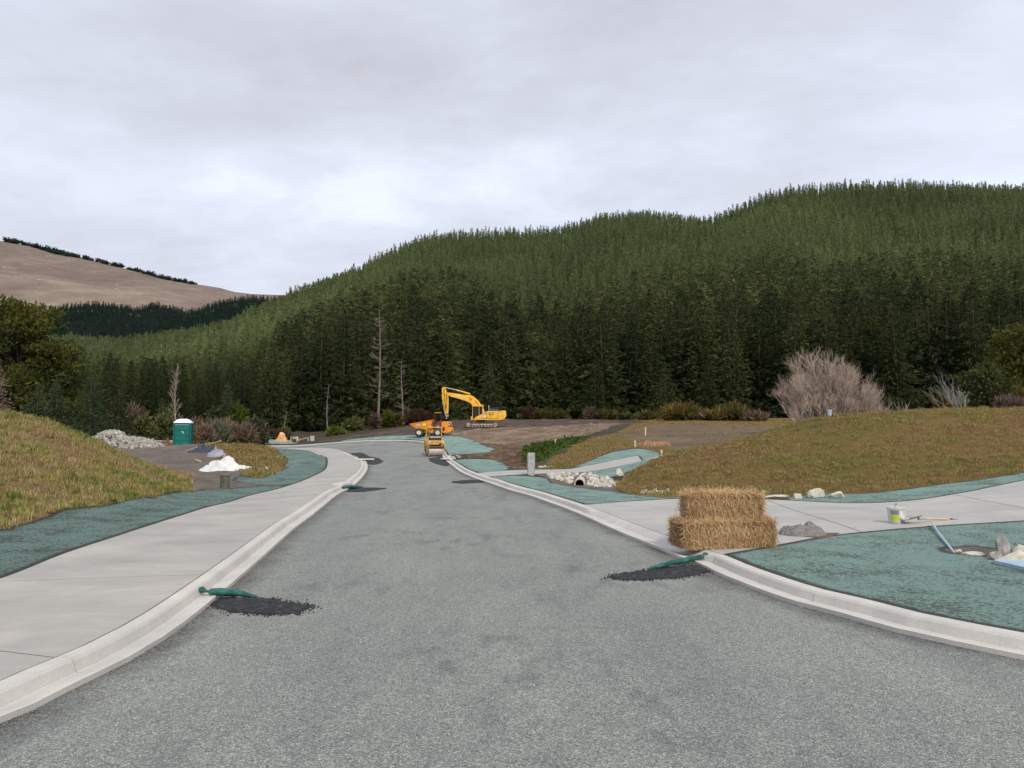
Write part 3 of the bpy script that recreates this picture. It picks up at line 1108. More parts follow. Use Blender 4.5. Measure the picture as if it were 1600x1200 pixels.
def kerb(name, lip, side, W, drop=None, seg=2.6):
    par = bpy.data.objects.new(name, None); COL.objects.link(par); par['kind'] = 'structure'
    arc = np.concatenate([[0], np.cumsum(np.linalg.norm(np.diff(lip, axis=0), axis=1))])
    offs = [0, 0, .012, W * .48, W * .53, W * .60, W * .65, W - .012, W, W]
    lines_ = [offset(lip, side * o) for o in offs]
    hz = Hn(lip[:, 0], lip[:, 1])
    # how far the kerb is dropped at the crossing: 0 = full kerb
    dr = np.zeros(len(lip))
    if drop:
        a0, a1 = arc[drop[0]], arc[drop[1]]
        lo, hi = min(a0, a1), max(a0, a1)
        dr = np.clip((arc - lo) / .5 + 0, 0, 1) * np.clip((hi - arc) / .35, 0, 1)
    prof = lambda d: [-.06, .026 , .030, .004, .008, .080 * (1 - d) + .014 * d, .100 * (1 - d) + .032 * d, .105 * (1 - d) + .097 * d, .098, -.05]
    k0 = 0
    step = seg
    cuts = [0]
    s_ = seg
    while s_ < arc[-1]:
        j = int(np.searchsorted(arc, s_))
        if j > cuts[-1] + 1: cuts.append(j)
        s_ += seg if np.linalg.norm(lip[min(j, len(lip) - 1)]) < 45 else 9
    if cuts[-1] != len(lip) - 1: cuts.append(len(lip) - 1)
    for a, b in zip(cuts[:-1], cuts[1:]):
        rows = []
        for k in range(a, b + 1):
            pr = prof(dr[k])
            row = [np.array([ln[k][0], ln[k][1], hz[k] + h]) for ln, h in zip(lines_, pr)]
            rows.append(row)
        if b < len(lip) - 1 and len(rows) > 1:      # 6 mm joint
            L = np.linalg.norm(rows[-1][0] - rows[-2][0])
            f = min(.4, .010 / max(L, 1e-3))
            rows[-1] = [p * (1 - f) + q * f for p, q in zip(rows[-1], rows[-2])]
        n = len(offs)
        V = [p for r_ in rows for p in r_]
        F = []
        for i in range(len(rows) - 1):
            for j in range(n - 1):
                q = (i * n + j, i * n + j + 1, (i + 1) * n + j + 1, (i + 1) * n + j)
                F.append(q if side > 0 else q[::-1])
        me = bpy.data.meshes.new('kerb_length')
        endcap = [tuple(range(n)), tuple(range((len(rows) - 1) * n, len(rows) * n))]
        me.from_pydata([tuple(p) for p in V], [], F + endcap)
        me.polygons.foreach_set('use_smooth', [True] * len(me.polygons))
        try: me.set_sharp_from_angle(angle=R(16))
        except Exception: pass
        link('kerb_length', me, par, M_KERB)


kerb('kerb', lipL, 1, KWL)
kerb('kerb', lipR, -1, KWR, (cross_a, cross_b))

# ---- far terrain sheet
us = np.arange(-620, 2300, 12.0)
ds = np.concatenate([[117.9], np.geomspace(118.2, 180, 22), np.geomspace(186, 440, 36), np.geomspace(450, 720, 22), np.geomspace(740, 1700, 34)])
UU, DD = np.meshgrid(us, ds)
FX = (UU - CU) / FPX * DD
FZ = G(FX.ravel(), DD.ravel()).reshape(FX.shape)
FZ[0] -= .25
nu, nd = len(us), len(ds)
iu = np.arange(nd * nu).reshape(nd, nu)
FQ = np.stack([iu[:-1, :-1].ravel(), iu[:-1, 1:].ravel(), iu[1:, 1:].ravel(), iu[1:, :-1].ravel()], 1)
VV = np.column_stack([FX.ravel(), DD.ravel(), FZ.ravel()])
rowd = DD[:-1, :-1].ravel()
t = MT('brown_hillside')
p = t.pos()
n = t.noise(t.pos((1, .5, 2.5)), .006, 8, .66, .5)
col = t.ramp(n, [(.3, (.115, .082, .068)), (.45, (.150, .112, .092)), (.58, (.19, .145, .115)), (.7, (.25, .205, .145))])
strk = t.noise(t.pos((.5, .25, 3.0)), .06, 8, .75, .6)
col = t.mix(1.0, col, t.ramp(strk, [(.35, (.80, .78, .78)), (.6, (1.12, 1.12, 1.1))]), 'MULTIPLY')
col = t.mix(t.mr(t.noise(p, .11, 4, .7), .63, .70), col, (.38, .34, .28))
t.bump(strk, .6, 4)
M_BROWN = t.out(col, .95)
me = mesh_np('hills', VV, FQ[rowd < 735], smooth=True)
tag(link('hills', me, None, M_FFLOOR), kind='structure')
me = mesh_np('hills', VV, FQ[rowd >= 735], smooth=True)
tag(link('hills', me, None, M_BROWN), kind='structure')
# ground to the sides and behind the viewer
b = MB()
b.add([(-900, -600, -.45), (900, -600, -.45), (900, 1.1, -.45), (-900, 1.1, -.45), (-900, 1900, -.6), (900, 1900, -.6)], [(0, 1, 2, 3), (3, 2, 5, 4)])
tag(b.build('ground', M_GROUND), kind='structure')

# ------------------------------------------------------------------ foliage materials
def leafmat(name, stops, trans=.35, scale=.05, isl=.5):
    t = MT(name)
    g = t.N.new('ShaderNodeNewGeometry')
    oi = t.N.new('ShaderNodeObjectInfo').outputs['Random']
    big = t.noise(g.outputs['Position'], scale, 3, .5)
    f = t.math('ADD', t.math('MULTIPLY', g.outputs['Random Per Island'], isl), t.math('MULTIPLY', oi, .40))
    f = t.math('ADD', f, t.math('MULTIPLY', t.math('SUBTRACT', big, .5), .9))
    col = t.ramp(f, stops)
    t.b.inputs['Specular IOR Level'].default_value = .10
    m = t.out(col, .9)
    tr = t.N.new('ShaderNodeBsdfTranslucent')
    t.L.new(col, tr.inputs[0])
    mx = t.N.new('ShaderNodeMixShader')
    mx.inputs[0].default_value = trans
    t.L.new(t.b.outputs[0], mx.inputs[1]); t.L.new(tr.outputs[0], mx.inputs[2])
    t.L.new(mx.outputs[0], t.N['Material Output'].inputs[0])
    return m


M_PINE = leafmat('pine_needles', [(0, (.016, .024, .011)), (.35, (.032, .043, .017)), (.62, (.054, .066, .024)), (.92, (.115, .120, .044))])
M_HILL = leafmat('plantation_needles', [(0, (.058, .080, .036)), (.35, (.105, .138, .058)), (.65, (.165, .20, .082)), (.95, (.26, .28, .12))], scale=.012)
M_MID = leafmat('mid_stand_needles', [(0, (.026, .038, .016)), (.35, (.052, .068, .026)), (.62, (.095, .112, .042)), (.92, (.165, .172, .066))])
M_HILLB = leafmat('dark_needles_and_cloud_shade', [(0, (.022, .042, .034)), (.4, (.032, .058, .044)), (.9, (.055, .085, .062))], scale=.01)  # cloud shadow on the far ridge put into needle colour; crest trees share it
M_CYP = leafmat('cypress_foliage', [(0, (.035, .045, .012)), (.35, (.08, .088, .020)), (.65, (.14, .135, .030)), (.95, (.23, .19, .045))], scale=.18)
M_BLUEP = leafmat('bluish_needles', [(0, (.032, .050, .026)), (.5, (.062, .085, .042)), (.95, (.115, .140, .068))], scale=.1)
M_OLIVE = leafmat('olive_leaves', [(0, (.040, .050, .018)), (.5, (.088, .10, .034)), (.95, (.165, .17, .062))], scale=.2)
M_LIME = leafmat('bright_leaves', [(0, (.05, .07, .012)), (.5, (.11, .14, .02)), (.95, (.19, .22, .04))], scale=.2)
M_GORSE = leafmat('gorse_foliage', [(0, (.045, .042, .016)), (.45, (.10, .082, .026)), (.75, (.175, .13, .04)), (.95, (.27, .20, .06))], scale=.25)
M_RUST = leafmat('rusty_twigs', [(0, (.06, .042, .028)), (.5, (.155, .108, .072)), (.95, (.27, .20, .135))], scale=.3)
M_RED = leafmat('red_brown_twigs', [(0, (.035, .020, .014)), (.5, (.075, .040, .028)), (.95, (.13, .08, .052))], scale=.3)
M_GREYB = leafmat('grey_green_leaves', [(0, (.05, .055, .035)), (.5, (.11, .115, .075)), (.95, (.19, .19, .13))], scale=.3)
M_BARK = simple('pine_bark', (.075, .058, .046), (.04, .03, .024), 3, .95)
M_PALEB = simple('pale_bark', (.34, .28, .21), (.20, .16, .12), 2, .9)
M_TWIG = leafmat('pale_willow_twigs', [(0, (.19, .14, .115)), (.5, (.46, .365, .31)), (.95, (.66, .55, .47))], scale=.3)
M_WHTW = leafmat('white_branches', [(0, (.28, .27, .24)), (.5, (.42, .40, .36)), (.95, (.55, .52, .47))], scale=.3)
M_PINKT = leafmat('pinkish_twigs', [(0, (.10, .065, .055)), (.5, (.17, .115, .10)), (.95, (.25, .18, .15))], scale=.3)


def tri_cloud(C, size, flat=.6, axis=None, n_each=1, r=None, elong=1.0):
    """small triangles at points C (n,3); axis (n,3) gives the direction of growth"""
    r = r or rng
    n = len(C)
    C = np.repeat(C, n_each, 0)
    sz = (size if np.ndim(size) else np.full(n, size))
    sz = np.repeat(sz, n_each) * r.uniform(.6, 1.3, n * n_each)
    if axis is None:
        a = r.normal(size=(n * n_each, 3)); a[:, 2] *= flat
    else:
        a = np.repeat(axis, n_each, 0) + r.normal(size=(n * n_each, 3)) * .45
    a /= np.linalg.norm(a, axis=1)[:, None] + 1e-9
    q = r.normal(size=(n * n_each, 3)); q[:, 2] *= flat
    bb = np.cross(a, q); bb /= np.linalg.norm(bb, axis=1)[:, None] + 1e-9
    off = r.normal(size=(n * n_each, 3)) * sz[:, None] * .35 * (n_each > 1)
    P = C + off
    v0 = P - a * (sz * .35 * elong)[:, None] + bb * (sz * .42)[:, None]
    v1 = P - a * (sz * .35 * elong)[:, None] - bb * (sz * .42)[:, None]
    v2 = P + a * (sz * .75 * elong)[:, None]
    V = np.stack([v0, v1, v2], 1).reshape(-1, 3)
    F = np.arange(len(V)).reshape(-1, 3)
    return V, F


def mesh_join(name, parts, smooth=False):
    Vs, Fs, o = [], [], 0
    for V, F in parts:
        Vs.append(V); Fs.append(F + o); o += len(V)
    return mesh_np(name, np.concatenate(Vs), np.concatenate(Fs), smooth)


def trunk_np(h, r0, r1, n=6, z0=0.0, lean=(0, 0), segs=4, wig=0.0):
    V, F = [], []
    for i in range(segs + 1):
        f = i / segs
        z = z0 + (h - z0) * f
        rr = r0 + (r1 - r0) * f
        wx = lean[0] * f + wig * math.sin(f * 5.0); wy = lean[1] * f + wig * math.cos(f * 4.0 + 1)
        for k in range(n):
            a = 2 * math.pi * k / n
            V.append((wx + rr * math.cos(a), wy + rr * math.sin(a), z))
    for i in range(segs):
        for k in range(n):
            k2 = (k + 1) % n
            a, b_, c, d = i * n + k, i * n + k2, (i + 1) * n + k2, (i + 1) * n + k
            F += [(a, b_, c), (a, c, d)]
    return np.array(V, float), np.array(F)


def conifer(seed, h, rad, whorls, nb, clumps, size, droop=.25, base=.12, power=.85, ragged=.3, flat=.35, up=.1, elong=1.1, n_each=1):
    """crown triangles of a conifer; unit metres"""
    r = np.random.default_rng(seed)
    C, A, Z = [], [], []
    for w in range(whorls):
        f = (w + r.uniform(-.3, .3)) / whorls
        f = min(max(f, 0), 1)
        z = h * (base + (1 - base) * f)
        L = rad * (1 - f) ** power * r.uniform(1 - ragged, 1 + ragged * .5) + .04 * rad
        k0 = r.uniform(0, 6.28)
        for k in range(nb):
            an = k0 + 6.283 * k / nb + r.uniform(-.3, .3)
            l = L * r.uniform(1 - ragged, 1.15)
            m = max(1, int(clumps * (l / rad) + .5))
            s_ = (np.arange(m) + r.uniform(.2, .9, m)) / m
            s_ = .25 + .8 * s_ if m > 1 else np.array([.6])
            dz = -droop * l * s_ ** 1.5 + up * l * s_
            lat = r.normal(size=m) * .10 * l
            x = np.cos(an) * l * s_ - np.sin(an) * lat; y = np.sin(an) * l * s_ + np.cos(an) * lat
            C.append(np.column_stack([x, y, z + dz + r.normal(size=m) * .02 * h / whorls * 2]))
            A.append(np.tile([math.cos(an), math.sin(an), up * 2 - droop * .5], (m, 1)))
            Z.append(np.full(m, size * (.55 + .45 * (1 - f))))
    # leader
    C.append(np.array([[0, 0, h * .985], [0, 0, h * .95]])); A.append(np.array([[0, 0, 1.], [0, 0, 1.]])); Z.append(np.array([size * .7, size * .7]))
    return tri_cloud(np.concatenate(C), np.concatenate(Z), flat, np.concatenate(A), n_each, r, elong)


# ------------------------------------------------------------------ instancing for the uncountable
def instancer(name, sources, P, rot, scl, idx, kind='stuff'):
    col = bpy.data.collections.new(name + '_kinds')
    for i, (me, mt) in enumerate(sources):
        if not me.materials: me.materials.append(mt)
        so = bpy.data.objects.new('%s_kind_%02d' % (name, i), me)
        col.objects.link(so)
    n = len(P)
    me = bpy.data.meshes.new(name)
    me.vertices.add(n); me.vertices.foreach_set('co', np.asarray(P, np.float32).ravel())
    for nm, ty, dat, f in (('rot', 'FLOAT_VECTOR', rot, 'vector'), ('scl', 'FLOAT_VECTOR', scl, 'vector'), ('idx', 'INT', idx, 'value')):
        a = me.attributes.new(nm, ty, 'POINT')
        a.data.foreach_set(f, np.asarray(dat, np.int32 if ty == 'INT' else np.float32).ravel())
    o = link(name, me)
    g = bpy.data.node_groups.new(name, 'GeometryNodeTree')
    g.interface.new_socket('Geometry', in_out='INPUT', socket_type='NodeSocketGeometry')
    g.interface.new_socket('Geometry', in_out='OUTPUT', socket_type='NodeSocketGeometry')
    N, L = g.nodes, g.links
    gi = N.new('NodeGroupInput'); go = N.new('NodeGroupOutput')
    ip = N.new('GeometryNodeInstanceOnPoints'); ci = N.new('GeometryNodeCollectionInfo')
    ci.inputs['Collection'].default_value = col
    ci.inputs['Separate Children'].default_value = True
    ci.inputs['Reset Children'].default_value = True
    ip.inputs['Pick Instance'].default_value = True

    def at(nm, ty):
        k = N.new('GeometryNodeInputNamedAttribute'); k.data_type = ty; k.inputs['Name'].default_value = nm
        return [q for q in k.outputs if q.enabled and q.name == 'Attribute'][0]
    L.new(gi.outputs[0], ip.inputs['Points']); L.new(ci.outputs[0], ip.inputs['Instance'])
    L.new(at('rot', 'FLOAT_VECTOR'), ip.inputs['Rotation']); L.new(at('scl', 'FLOAT_VECTOR'), ip.inputs['Scale']); L.new(at('idx', 'INT'), ip.inputs['Instance Index'])
    L.new(ip.outputs[0], go.inputs[0])
    md = o.modifiers.new('scatter', 'NODES'); md.node_group = g
    o['kind'] = kind
    return o


# ------------------------------------------------------------------ plantation forest
def scatter_polar(u0, u1, d0, d1, spacing, seed=1):
    r = np.random.default_rng(seed)
    out = []
    y = d0
    while y < d1:
        xs = np.arange((u0 - CU) / FPX * y, (u1 - CU) / FPX * y, spacing)
        xs = xs + r.uniform(-.36, .36, len(xs)) * spacing
        out.append(np.stack([xs, y + r.uniform(-.36, .36, len(xs)) * spacing], 1))
        y += spacing
    return np.concatenate(out)


FR = scatter_polar(-180, 1800, 86, 232, 4.1, 3)
FR = FR[(FR[:, 1] < 195) | (rng.random(len(FR)) < (232 - FR[:, 1]) / 37)]
uu = CU + FPX * FR[:, 0] / FR[:, 1]
FR = FR[FR[:, 1] > interp(uu, EDGE_D) + 2.0 * np.sin(uu / 23.0)]
FRz = Hn(FR[:, 0], FR[:, 1]) + .08
# mature-stand height by column; lower towards the left where the valley opens
HT = [(-900, 9), (150, 9), (330, 7.5), (395, 9), (430, 14), (520, 16.5), (620, 18), (900, 17.5), (1200, 17.5), (1400, 17), (2500, 17)]
fru = CU + FPX * FR[:, 0] / FR[:, 1]
frh = interp(fru, HT) * rng.uniform(.82, 1.12, len(FR)) * np.clip(1.0 - (FR[:, 1] - 170) / 220, .8, 1)
rows = FR[:, 1] - interp(fru, EDGE_D)
order = np.argsort(rows + rng.uniform(0, 3, len(rows)))
vis = (fru > -30) & (fru < 1630)
front = [i for i in order if vis[i]][:290]
fset = set(front)
pine_v = []
for k in range(6):
    V, F = conifer(100 + k, 1.0, .235 + .02 * (k % 3), 34, 8, 7, .027, droop=.35, base=.07, power=.62, ragged=.5, flat=.25, up=.12, elong=1.5, n_each=3)
    pine_v.append((mesh_np('crown', V, F), None))
trunk_m = []
for k in range(3):
    V, F = trunk_np(.97, .013, .003, 6, 0, (.01 * (k - 1), .01), 5, .004)
    # dead snags along the lower trunk
    r = np.random.default_rng(k)
    parts = [(V, F)]
    for q in range(14):
        z = r.uniform(.08, .5); an = r.uniform(0, 6.28); l = r.uniform(.04, .10)
        e = np.array([math.cos(an) * l, math.sin(an) * l, z + r.uniform(-.02, .03)]); s0 = np.array([0, 0, z])
        sd_ = np.array([-math.sin(an), math.cos(an), 0]) * .0028
        parts.append((np.array([s0 + sd_, s0 - sd_, e]), np.array([[0, 1, 2]])))
    trunk_m.append(mesh_join('trunk', parts))
for me, _ in pine_v: me.materials.append(M_PINE)
for me in trunk_m: me.materials.append(M_BARK)
M_PALETRUNK = simple('weathered_trunk', (.20, .175, .15), (.12, .10, .085), 3, .95)
for q, i in enumerate(front):
    x, y = FR[i]; hgt = frh[i]
    o = bpy.data.objects.new('pine_tree', None)
    COL.objects.link(o)
    o.location = (x, y, FRz[i] - .1)
    o.rotation_euler = (rng.normal() * .02, rng.normal() * .02, rng.uniform(0, 6.28))
    o.scale = (hgt * rng.uniform(.85, 1.2), hgt * rng.uniform(.85, 1.2), hgt)
    tag(o, 'dark green pine standing in the front rows of the plantation forest', 'pine tree', 'pines in the front rows of the forest')
    c = bpy.data.objects.new('crown', pine_v[int(rng.integers(6))][0]); COL.objects.link(c); c.parent = o
    tk = bpy.data.objects.new('trunk', trunk_m[int(rng.integers(3))]); COL.objects.link(tk); tk.parent = o
rest = np.array([i for i in range(len(FR)) if i not in fset])
mid_v = []
for k in range(4):
    V, F = conifer(140 + k, 1.0, .22, 24, 6, 5, .036, droop=.3, base=.15, power=.65, ragged=.4, flat=.35, up=.14, elong=1.5, n_each=2)
    mid_v.append((mesh_np('midcrown', V, F), M_MID))
P = np.column_stack([FR[rest], FRz[rest] - .1])
n = len(rest)
instancer('forest_stand', mid_v, P, np.column_stack([np.zeros(n), np.zeros(n), rng.uniform(0, 6.28, n)]),
          np.column_stack([frh[rest] * rng.uniform(.9, 1.2, n)] * 2 + [frh[rest]]), rng.integers(0, 4, n))

# hillside: younger spired trees
far_v = []
for k in range(6):
    V, F = conifer(200 + k, 1.0, .086 + .010 * (k % 3), 22, 5, 2, .038, droop=.05, base=.25, power=.62, ragged=.35, flat=.6, up=.5, elong=1.6, n_each=2)
    far_v.append((mesh_np('spire', V, F), M_HILL))
HL = scatter_polar(-160, 1760, 196, 437, 2.65, 5)
hu = CU + FPX * HL[:, 0] / HL[:, 1]
HL = HL[rng.random(len(HL)) < .96]
hz = Hn(HL[:, 0], HL[:, 1]) + .08
n = len(HL)
hh = np.clip(rng.normal(.95, .10, n), .65, 1.14) * TREE_A * (1 + .08 * np.sin(HL[:, 0] * .05) * np.cos(HL[:, 1] * .043))
instancer('hillside_forest', far_v, np.column_stack([HL, hz - .3]), np.column_stack([rng.normal(size=n) * .02, rng.normal(size=n) * .02, rng.uniform(0, 6.28, n)]),
          np.column_stack([hh * rng.uniform(.85, 1.25, n)] * 2 + [hh]), rng.integers(0, 6, n))
print('hill trees', n, 'stand', len(rest))
# ridge beyond the valley; its cloud shadow is put into the needle colour
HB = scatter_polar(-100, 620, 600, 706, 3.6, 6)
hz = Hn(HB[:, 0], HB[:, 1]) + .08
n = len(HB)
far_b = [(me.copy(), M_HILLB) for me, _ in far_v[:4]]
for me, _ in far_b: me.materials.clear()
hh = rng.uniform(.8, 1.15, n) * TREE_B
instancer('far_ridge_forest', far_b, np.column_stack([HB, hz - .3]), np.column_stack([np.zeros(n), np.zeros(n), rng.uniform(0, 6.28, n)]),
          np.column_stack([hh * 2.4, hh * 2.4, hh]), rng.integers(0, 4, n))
print('far ridge', n)

# ------------------------------------------------------------------ shrubs and single trees
def on(u, d, off=.08):
    """ground point in column u at depth d"""
    x = (u - CU) / FPX * d
    return (x, d, H(x, d) + off)


def lobes_mesh(name, lobes, n, size, seed, shell=.75, flat=.8, n_each=2, elong=1.0, updir=.2):
    r = np.random.default_rng(seed)
    vol = np.array([l[3] * l[4] * l[5] for l in lobes]) ** .67
    cnt = r.multinomial(n, vol / vol.sum())
    C, A = [], []
    for (cx, cy, cz, rx, ry, rz), m in zip(lobes, cnt):
        dv = r.normal(size=(m, 3)); dv /= np.linalg.norm(dv, axis=1)[:, None]
        rad = 1 - (1 - shell) * r.random(m) ** 1.5
        rad *= 1 + .10 * r.normal(size=m)
        C.append(np.column_stack([cx + dv[:, 0] * rx * rad, cy + dv[:, 1] * ry * rad, cz + dv[:, 2] * rz * rad]))
        A.append(dv + np.array([0, 0, updir]))
    C = np.concatenate(C); A = np.concatenate(A)
    k = C[:, 2] > .02
    V, F = tri_cloud(C[k], size, flat, A[k], n_each, r, elong)
    return mesh_np(name, V, F)


def stems_mesh(name, lobes, r0, seed, n=None):
    r = np.random.default_rng(seed)
    b = MB()
    for (cx, cy, cz, rx, ry, rz) in lobes:
        b.tube([(cx * .1, cy * .1, -.05), (cx * .5 + r.normal() * .05, cy * .5, cz * .55), (cx, cy, cz)], [r0, r0 * .7, r0 * .3], 5, False)
    return b


def bush(u, d, wpx, hpx, mat, label, cat='shrub', name='shrub', group=None, seed=0, nl=6, n=700, size=None, vbase=None, bark=None, twiggy=False):
    x, y, z = on(u, d)
    w = wpx * d / FPX; h = hpx * d / FPX
    r = random.Random(seed * 7 + int(u))
    o = thing(name, label, cat, (x, y, z), 0, group)
    lobes = []
    for i in range(nl):
        a = r.uniform(0, 6.28); q = r.uniform(.1, .62) if i else 0
        hh = h * r.uniform(.5, 1.0) * (1 - q * .45)
        rz = hh * r.uniform(.38, .5)
        lobes.append((math.cos(a) * w * .5 * q, math.sin(a) * w * .5 * q, hh - rz, w * r.uniform(.22, .34), w * r.uniform(.22, .34), rz))
    size = size or max(.07, .020 * d * .14 + w * .035)
    m = lobes_mesh('foliage', lobes, n, size, seed + 5, shell=.45 if twiggy else .6, elong=2.2 if twiggy else 1.1, n_each=2, updir=.9 if twiggy else .3)
    link('foliage', m, o, mat)
    st = stems_mesh('stem', lobes, max(.02, w * .012), seed)
    st.build('stem', bark or M_BARK, o)
    return o


SH = [
    # u, d, w, h, mat, label, twiggy
    (300, 90, 44, 34, M_RUST, 'rusty brown leafless shrub just right of the green portable toilet', True),
    (326, 88, 30, 36, M_GREYB, 'grey tan shrub with upright twigs behind the rusty ones', True),
    (340, 92, 30, 38, M_OLIVE, 'rounded olive shrub at the top of the shrub belt on the left', False),
    (371, 92, 34, 36, M_LIME, 'bright yellow green rounded bush beside the dark pines on the left', False),
    (398, 86, 36, 36, M_GREYB, 'grey green bush standing against the dark pine edge left of the road bend', False),
    (360, 80, 52, 32, M_RUST, 'wide rusty brown shrub in front of the yellow green bush', True),
    (384, 76, 26, 28, M_RUST, 'small dark brown shrub at the end of the grassy island', True),
    (343, 75, 34, 24, M_GREYB, 'low grey green scrub above the grassy island', True),
    (318, 72, 30, 20, M_RUST, 'low brown twiggy scrub right behind the portable toilet', True),
    (258, 76, 34, 34, M_OLIVE, 'green leafy shrub left of the portable toilet', False),
    (229, 84, 32, 42, M_OLIVE, 'dark olive shrub in the valley behind the rock heap', False),
    (212, 90, 30, 40, M_RUST, 'tan brown shrub in the gap between valley trees', True),
    (425, 92, 34, 12, M_RED, 'low red brown scrub at the foot of the pines beyond the far kerb', True),
    (443, 97, 26, 24, M_OLIVE, 'small olive shrub behind the orange sheeted heap', False),
    (526, 101, 24, 14, M_LIME, 'little bright green shrub at the forest foot above the far kerb', False),
    (556, 104, 34, 28, M_OLIVE, 'olive shrub at the forest foot left of the bare stems', False),
    (585, 106, 14, 28, M_PINKT, 'cluster of pale bare stems at the forest foot', True),
    (604, 108, 30, 34, M_LIME, 'dark green rounded shrub left of the yellow green one', False),
    (622, 107, 22, 26, M_GORSE, 'yellow green shrub above the left end of the muddy field', False),
    (652, 110, 52, 17, M_RED, 'red brown scrub behind the orange dumper', True),
    (829, 121, 16, 18, M_RED, 'dark red bush behind the excavator', True),
    (848, 121, 30, 11, M_GORSE, 'low yellow gorse bush just right of the dark red bush', True),
    (876, 121, 26, 9, M_GORSE, 'very low yellow gorse patch at the back of the muddy field', True),
    (923, 118, 26, 17, M_RUST, 'tan coloured bush at the back right of the muddy field', True),
    (950, 117, 34, 14, M_GORSE, 'brownish gorse bush between the tan bush and an olive bush', True),
    (978, 115, 24, 11, M_OLIVE, 'low olive bush above the grass platform', False),
    (1010, 113, 34, 12, M_GORSE, 'low gorse bush left of the largest gorse bush', True),
    (1064, 108, 66, 29, M_GORSE, 'largest golden green gorse bush at the forest edge', True),
    (1102, 107, 34, 12, M_RUST, 'low brown scrub between the two large gorse bushes', True),
    (1142, 104, 64, 25, M_GORSE, 'second large gorse bush, left of the bare willow', True),
    (1186, 100, 38, 15, M_RUST, 'rusty scrub beside the foot of the bare willow', True),
    (1476, 66, 40, 66, M_GORSE, 'yellowish bush under the white dead branches on the right mound', False),
    (1545, 62, 50, 46, M_LIME, 'low green bramble at the foot of the round olive tree', False),
    (1590, 60, 34, 72, M_GORSE, 'orange tinged shrub at the right edge above the mound', True),
    (1578, 46, 64, 34, M_PINKT, 'pinkish dry brush on the crest of the right mound', True),
]
for i, (u, d, w, h, mt_, lb, tw) in enumerate(SH):
    if 205 < u < 405:
        w, h = w * 1.25, h * 1.45
    bush(u, d, w, h, mt_, lb, seed=i + 1, n=520 if w < 40 else 900, twiggy=tw, nl=5 if w < 30 else 8)

# round olive tree and the dark tree at the right edge
def round_tree(u, d, wpx, top_v, mat, label, seed, n=2600, size=.30, base_off=.08, nl=14, name='broadleaf_tree', cat='tree', lobe=.26, tall=1.0):
    x, y, z = on(u, d)
    w = wpx * d / FPX
    ztop = CAMZ + (HOR - top_v) / FPX * d
    h = ztop - z
    o = thing(name, label, cat, (x, y, z))
    r = random.Random(seed)
    lobes = []
    for i in range(nl):
        a = r.uniform(0, 6.28); f = (i + .5) / nl
        zz_ = h * (.22 + .66 * f)
        rr = w * .5 * math.sqrt(max(.05, 1 - (2 * (f * .9) - .75) ** 2 * .75)) * r.uniform(.45, .8)
        lobes.append((math.cos(a) * rr, math.sin(a) * rr, zz_, w * lobe * r.uniform(.8, 1.2), w * lobe * r.uniform(.8, 1.2), h * .16 * r.uniform(.8, 1.2) * tall))
    link('crown', lobes_mesh('crown', lobes, n, size, seed, shell=.6, n_each=2, flat=.6), o, mat)
    b = MB(); b.tube([(0, 0, -.2), (.1, 0, h * .3), (.0, .1, h * .7)], [w * .035, w * .026, w * .01], 7)
    for l in lobes[::2]:
        b.tube([(0, 0, h * .25), (l[0] * .6, l[1] * .6, l[2] * .9), (l[0], l[1], l[2])], [w * .015, w * .01, w * .004], 5, False)
    b.build('trunk', M_BARK, o)
    return o


round_tree(1538, 56, 70, 564, M_OLIVE, 'round olive green tree standing above the right mound', 3, 2600, .22)
round_tree(1622, 84, 120, 500, M_CYP, 'large dark green tree cut off by the right edge of the picture', 5, 5200, .32, nl=20)
round_tree(1508, 74, 34, 610, M_OLIVE, 'small dark green bush tree left of the round olive tree', 8, 900, .2, nl=6)

# the big cypress at the left edge
def cypress():
    d = 86
    x, y, z = on(30, d)
    o = thing('cypress_tree', 'massive yellow green and dark cypress at the left edge of the picture', 'tree', (x, y, z))
    r = random.Random(4)
    px = d / FPX
    # outline of the crown in its own plane: half width by height
    prof = [(0.0, .8), (.1, 1.0), (.25, 1.0), (.45, .98), (.6, .90), (.75, .78), (.88, .56), (1.0, .25)]
    hgt = (HOR - 472) * px - (z - CAMZ)
    lob = []
    for i in range(120):
        f = r.uniform(.03, .97)
        hw = np.interp(f, [p_[0] for p_ in prof], [p_[1] for p_ in prof]) * 92 * px
        a = r.uniform(0, 6.28); q = r.uniform(.3, .95)
        s_ = r.uniform(.9, 1.8) * (1.25 - .4 * f)
        lob.append((math.cos(a) * hw * q * 1.0 - 10 * px, math.sin(a) * hw * q * .8, f * hgt, s_ * 1.25, s_ * 1.25, s_ * .62))
    light = [l for i, l in enumerate(lob) if i % 3]
    dark = [l for i, l in enumerate(lob) if i % 3 == 0]
    link('crown', lobes_mesh('crown', light, 15000, .30, 1, shell=.55, n_each=2, flat=.45, updir=.5), o, M_CYP)
    link('crown', lobes_mesh('crown', dark, 7500, .30, 2, shell=.5, n_each=2, flat=.3, updir=.2), o, M_PINE)
    b = MB(); b.tube([(0, 0, -.3), (.2, 0, hgt * .4), (-.2, 0, hgt * .85)], [.75, .5, .12], 8)
    for l in lob[::3]:
        b.tube([(0, 0, l[2] * .6), (l[0] * .6, l[1] * .6, l[2] * .9), (l[0], l[1], l[2])], [.2, .12, .05], 5, False)
    b.build('trunk', M_BARK, o)


cypress()


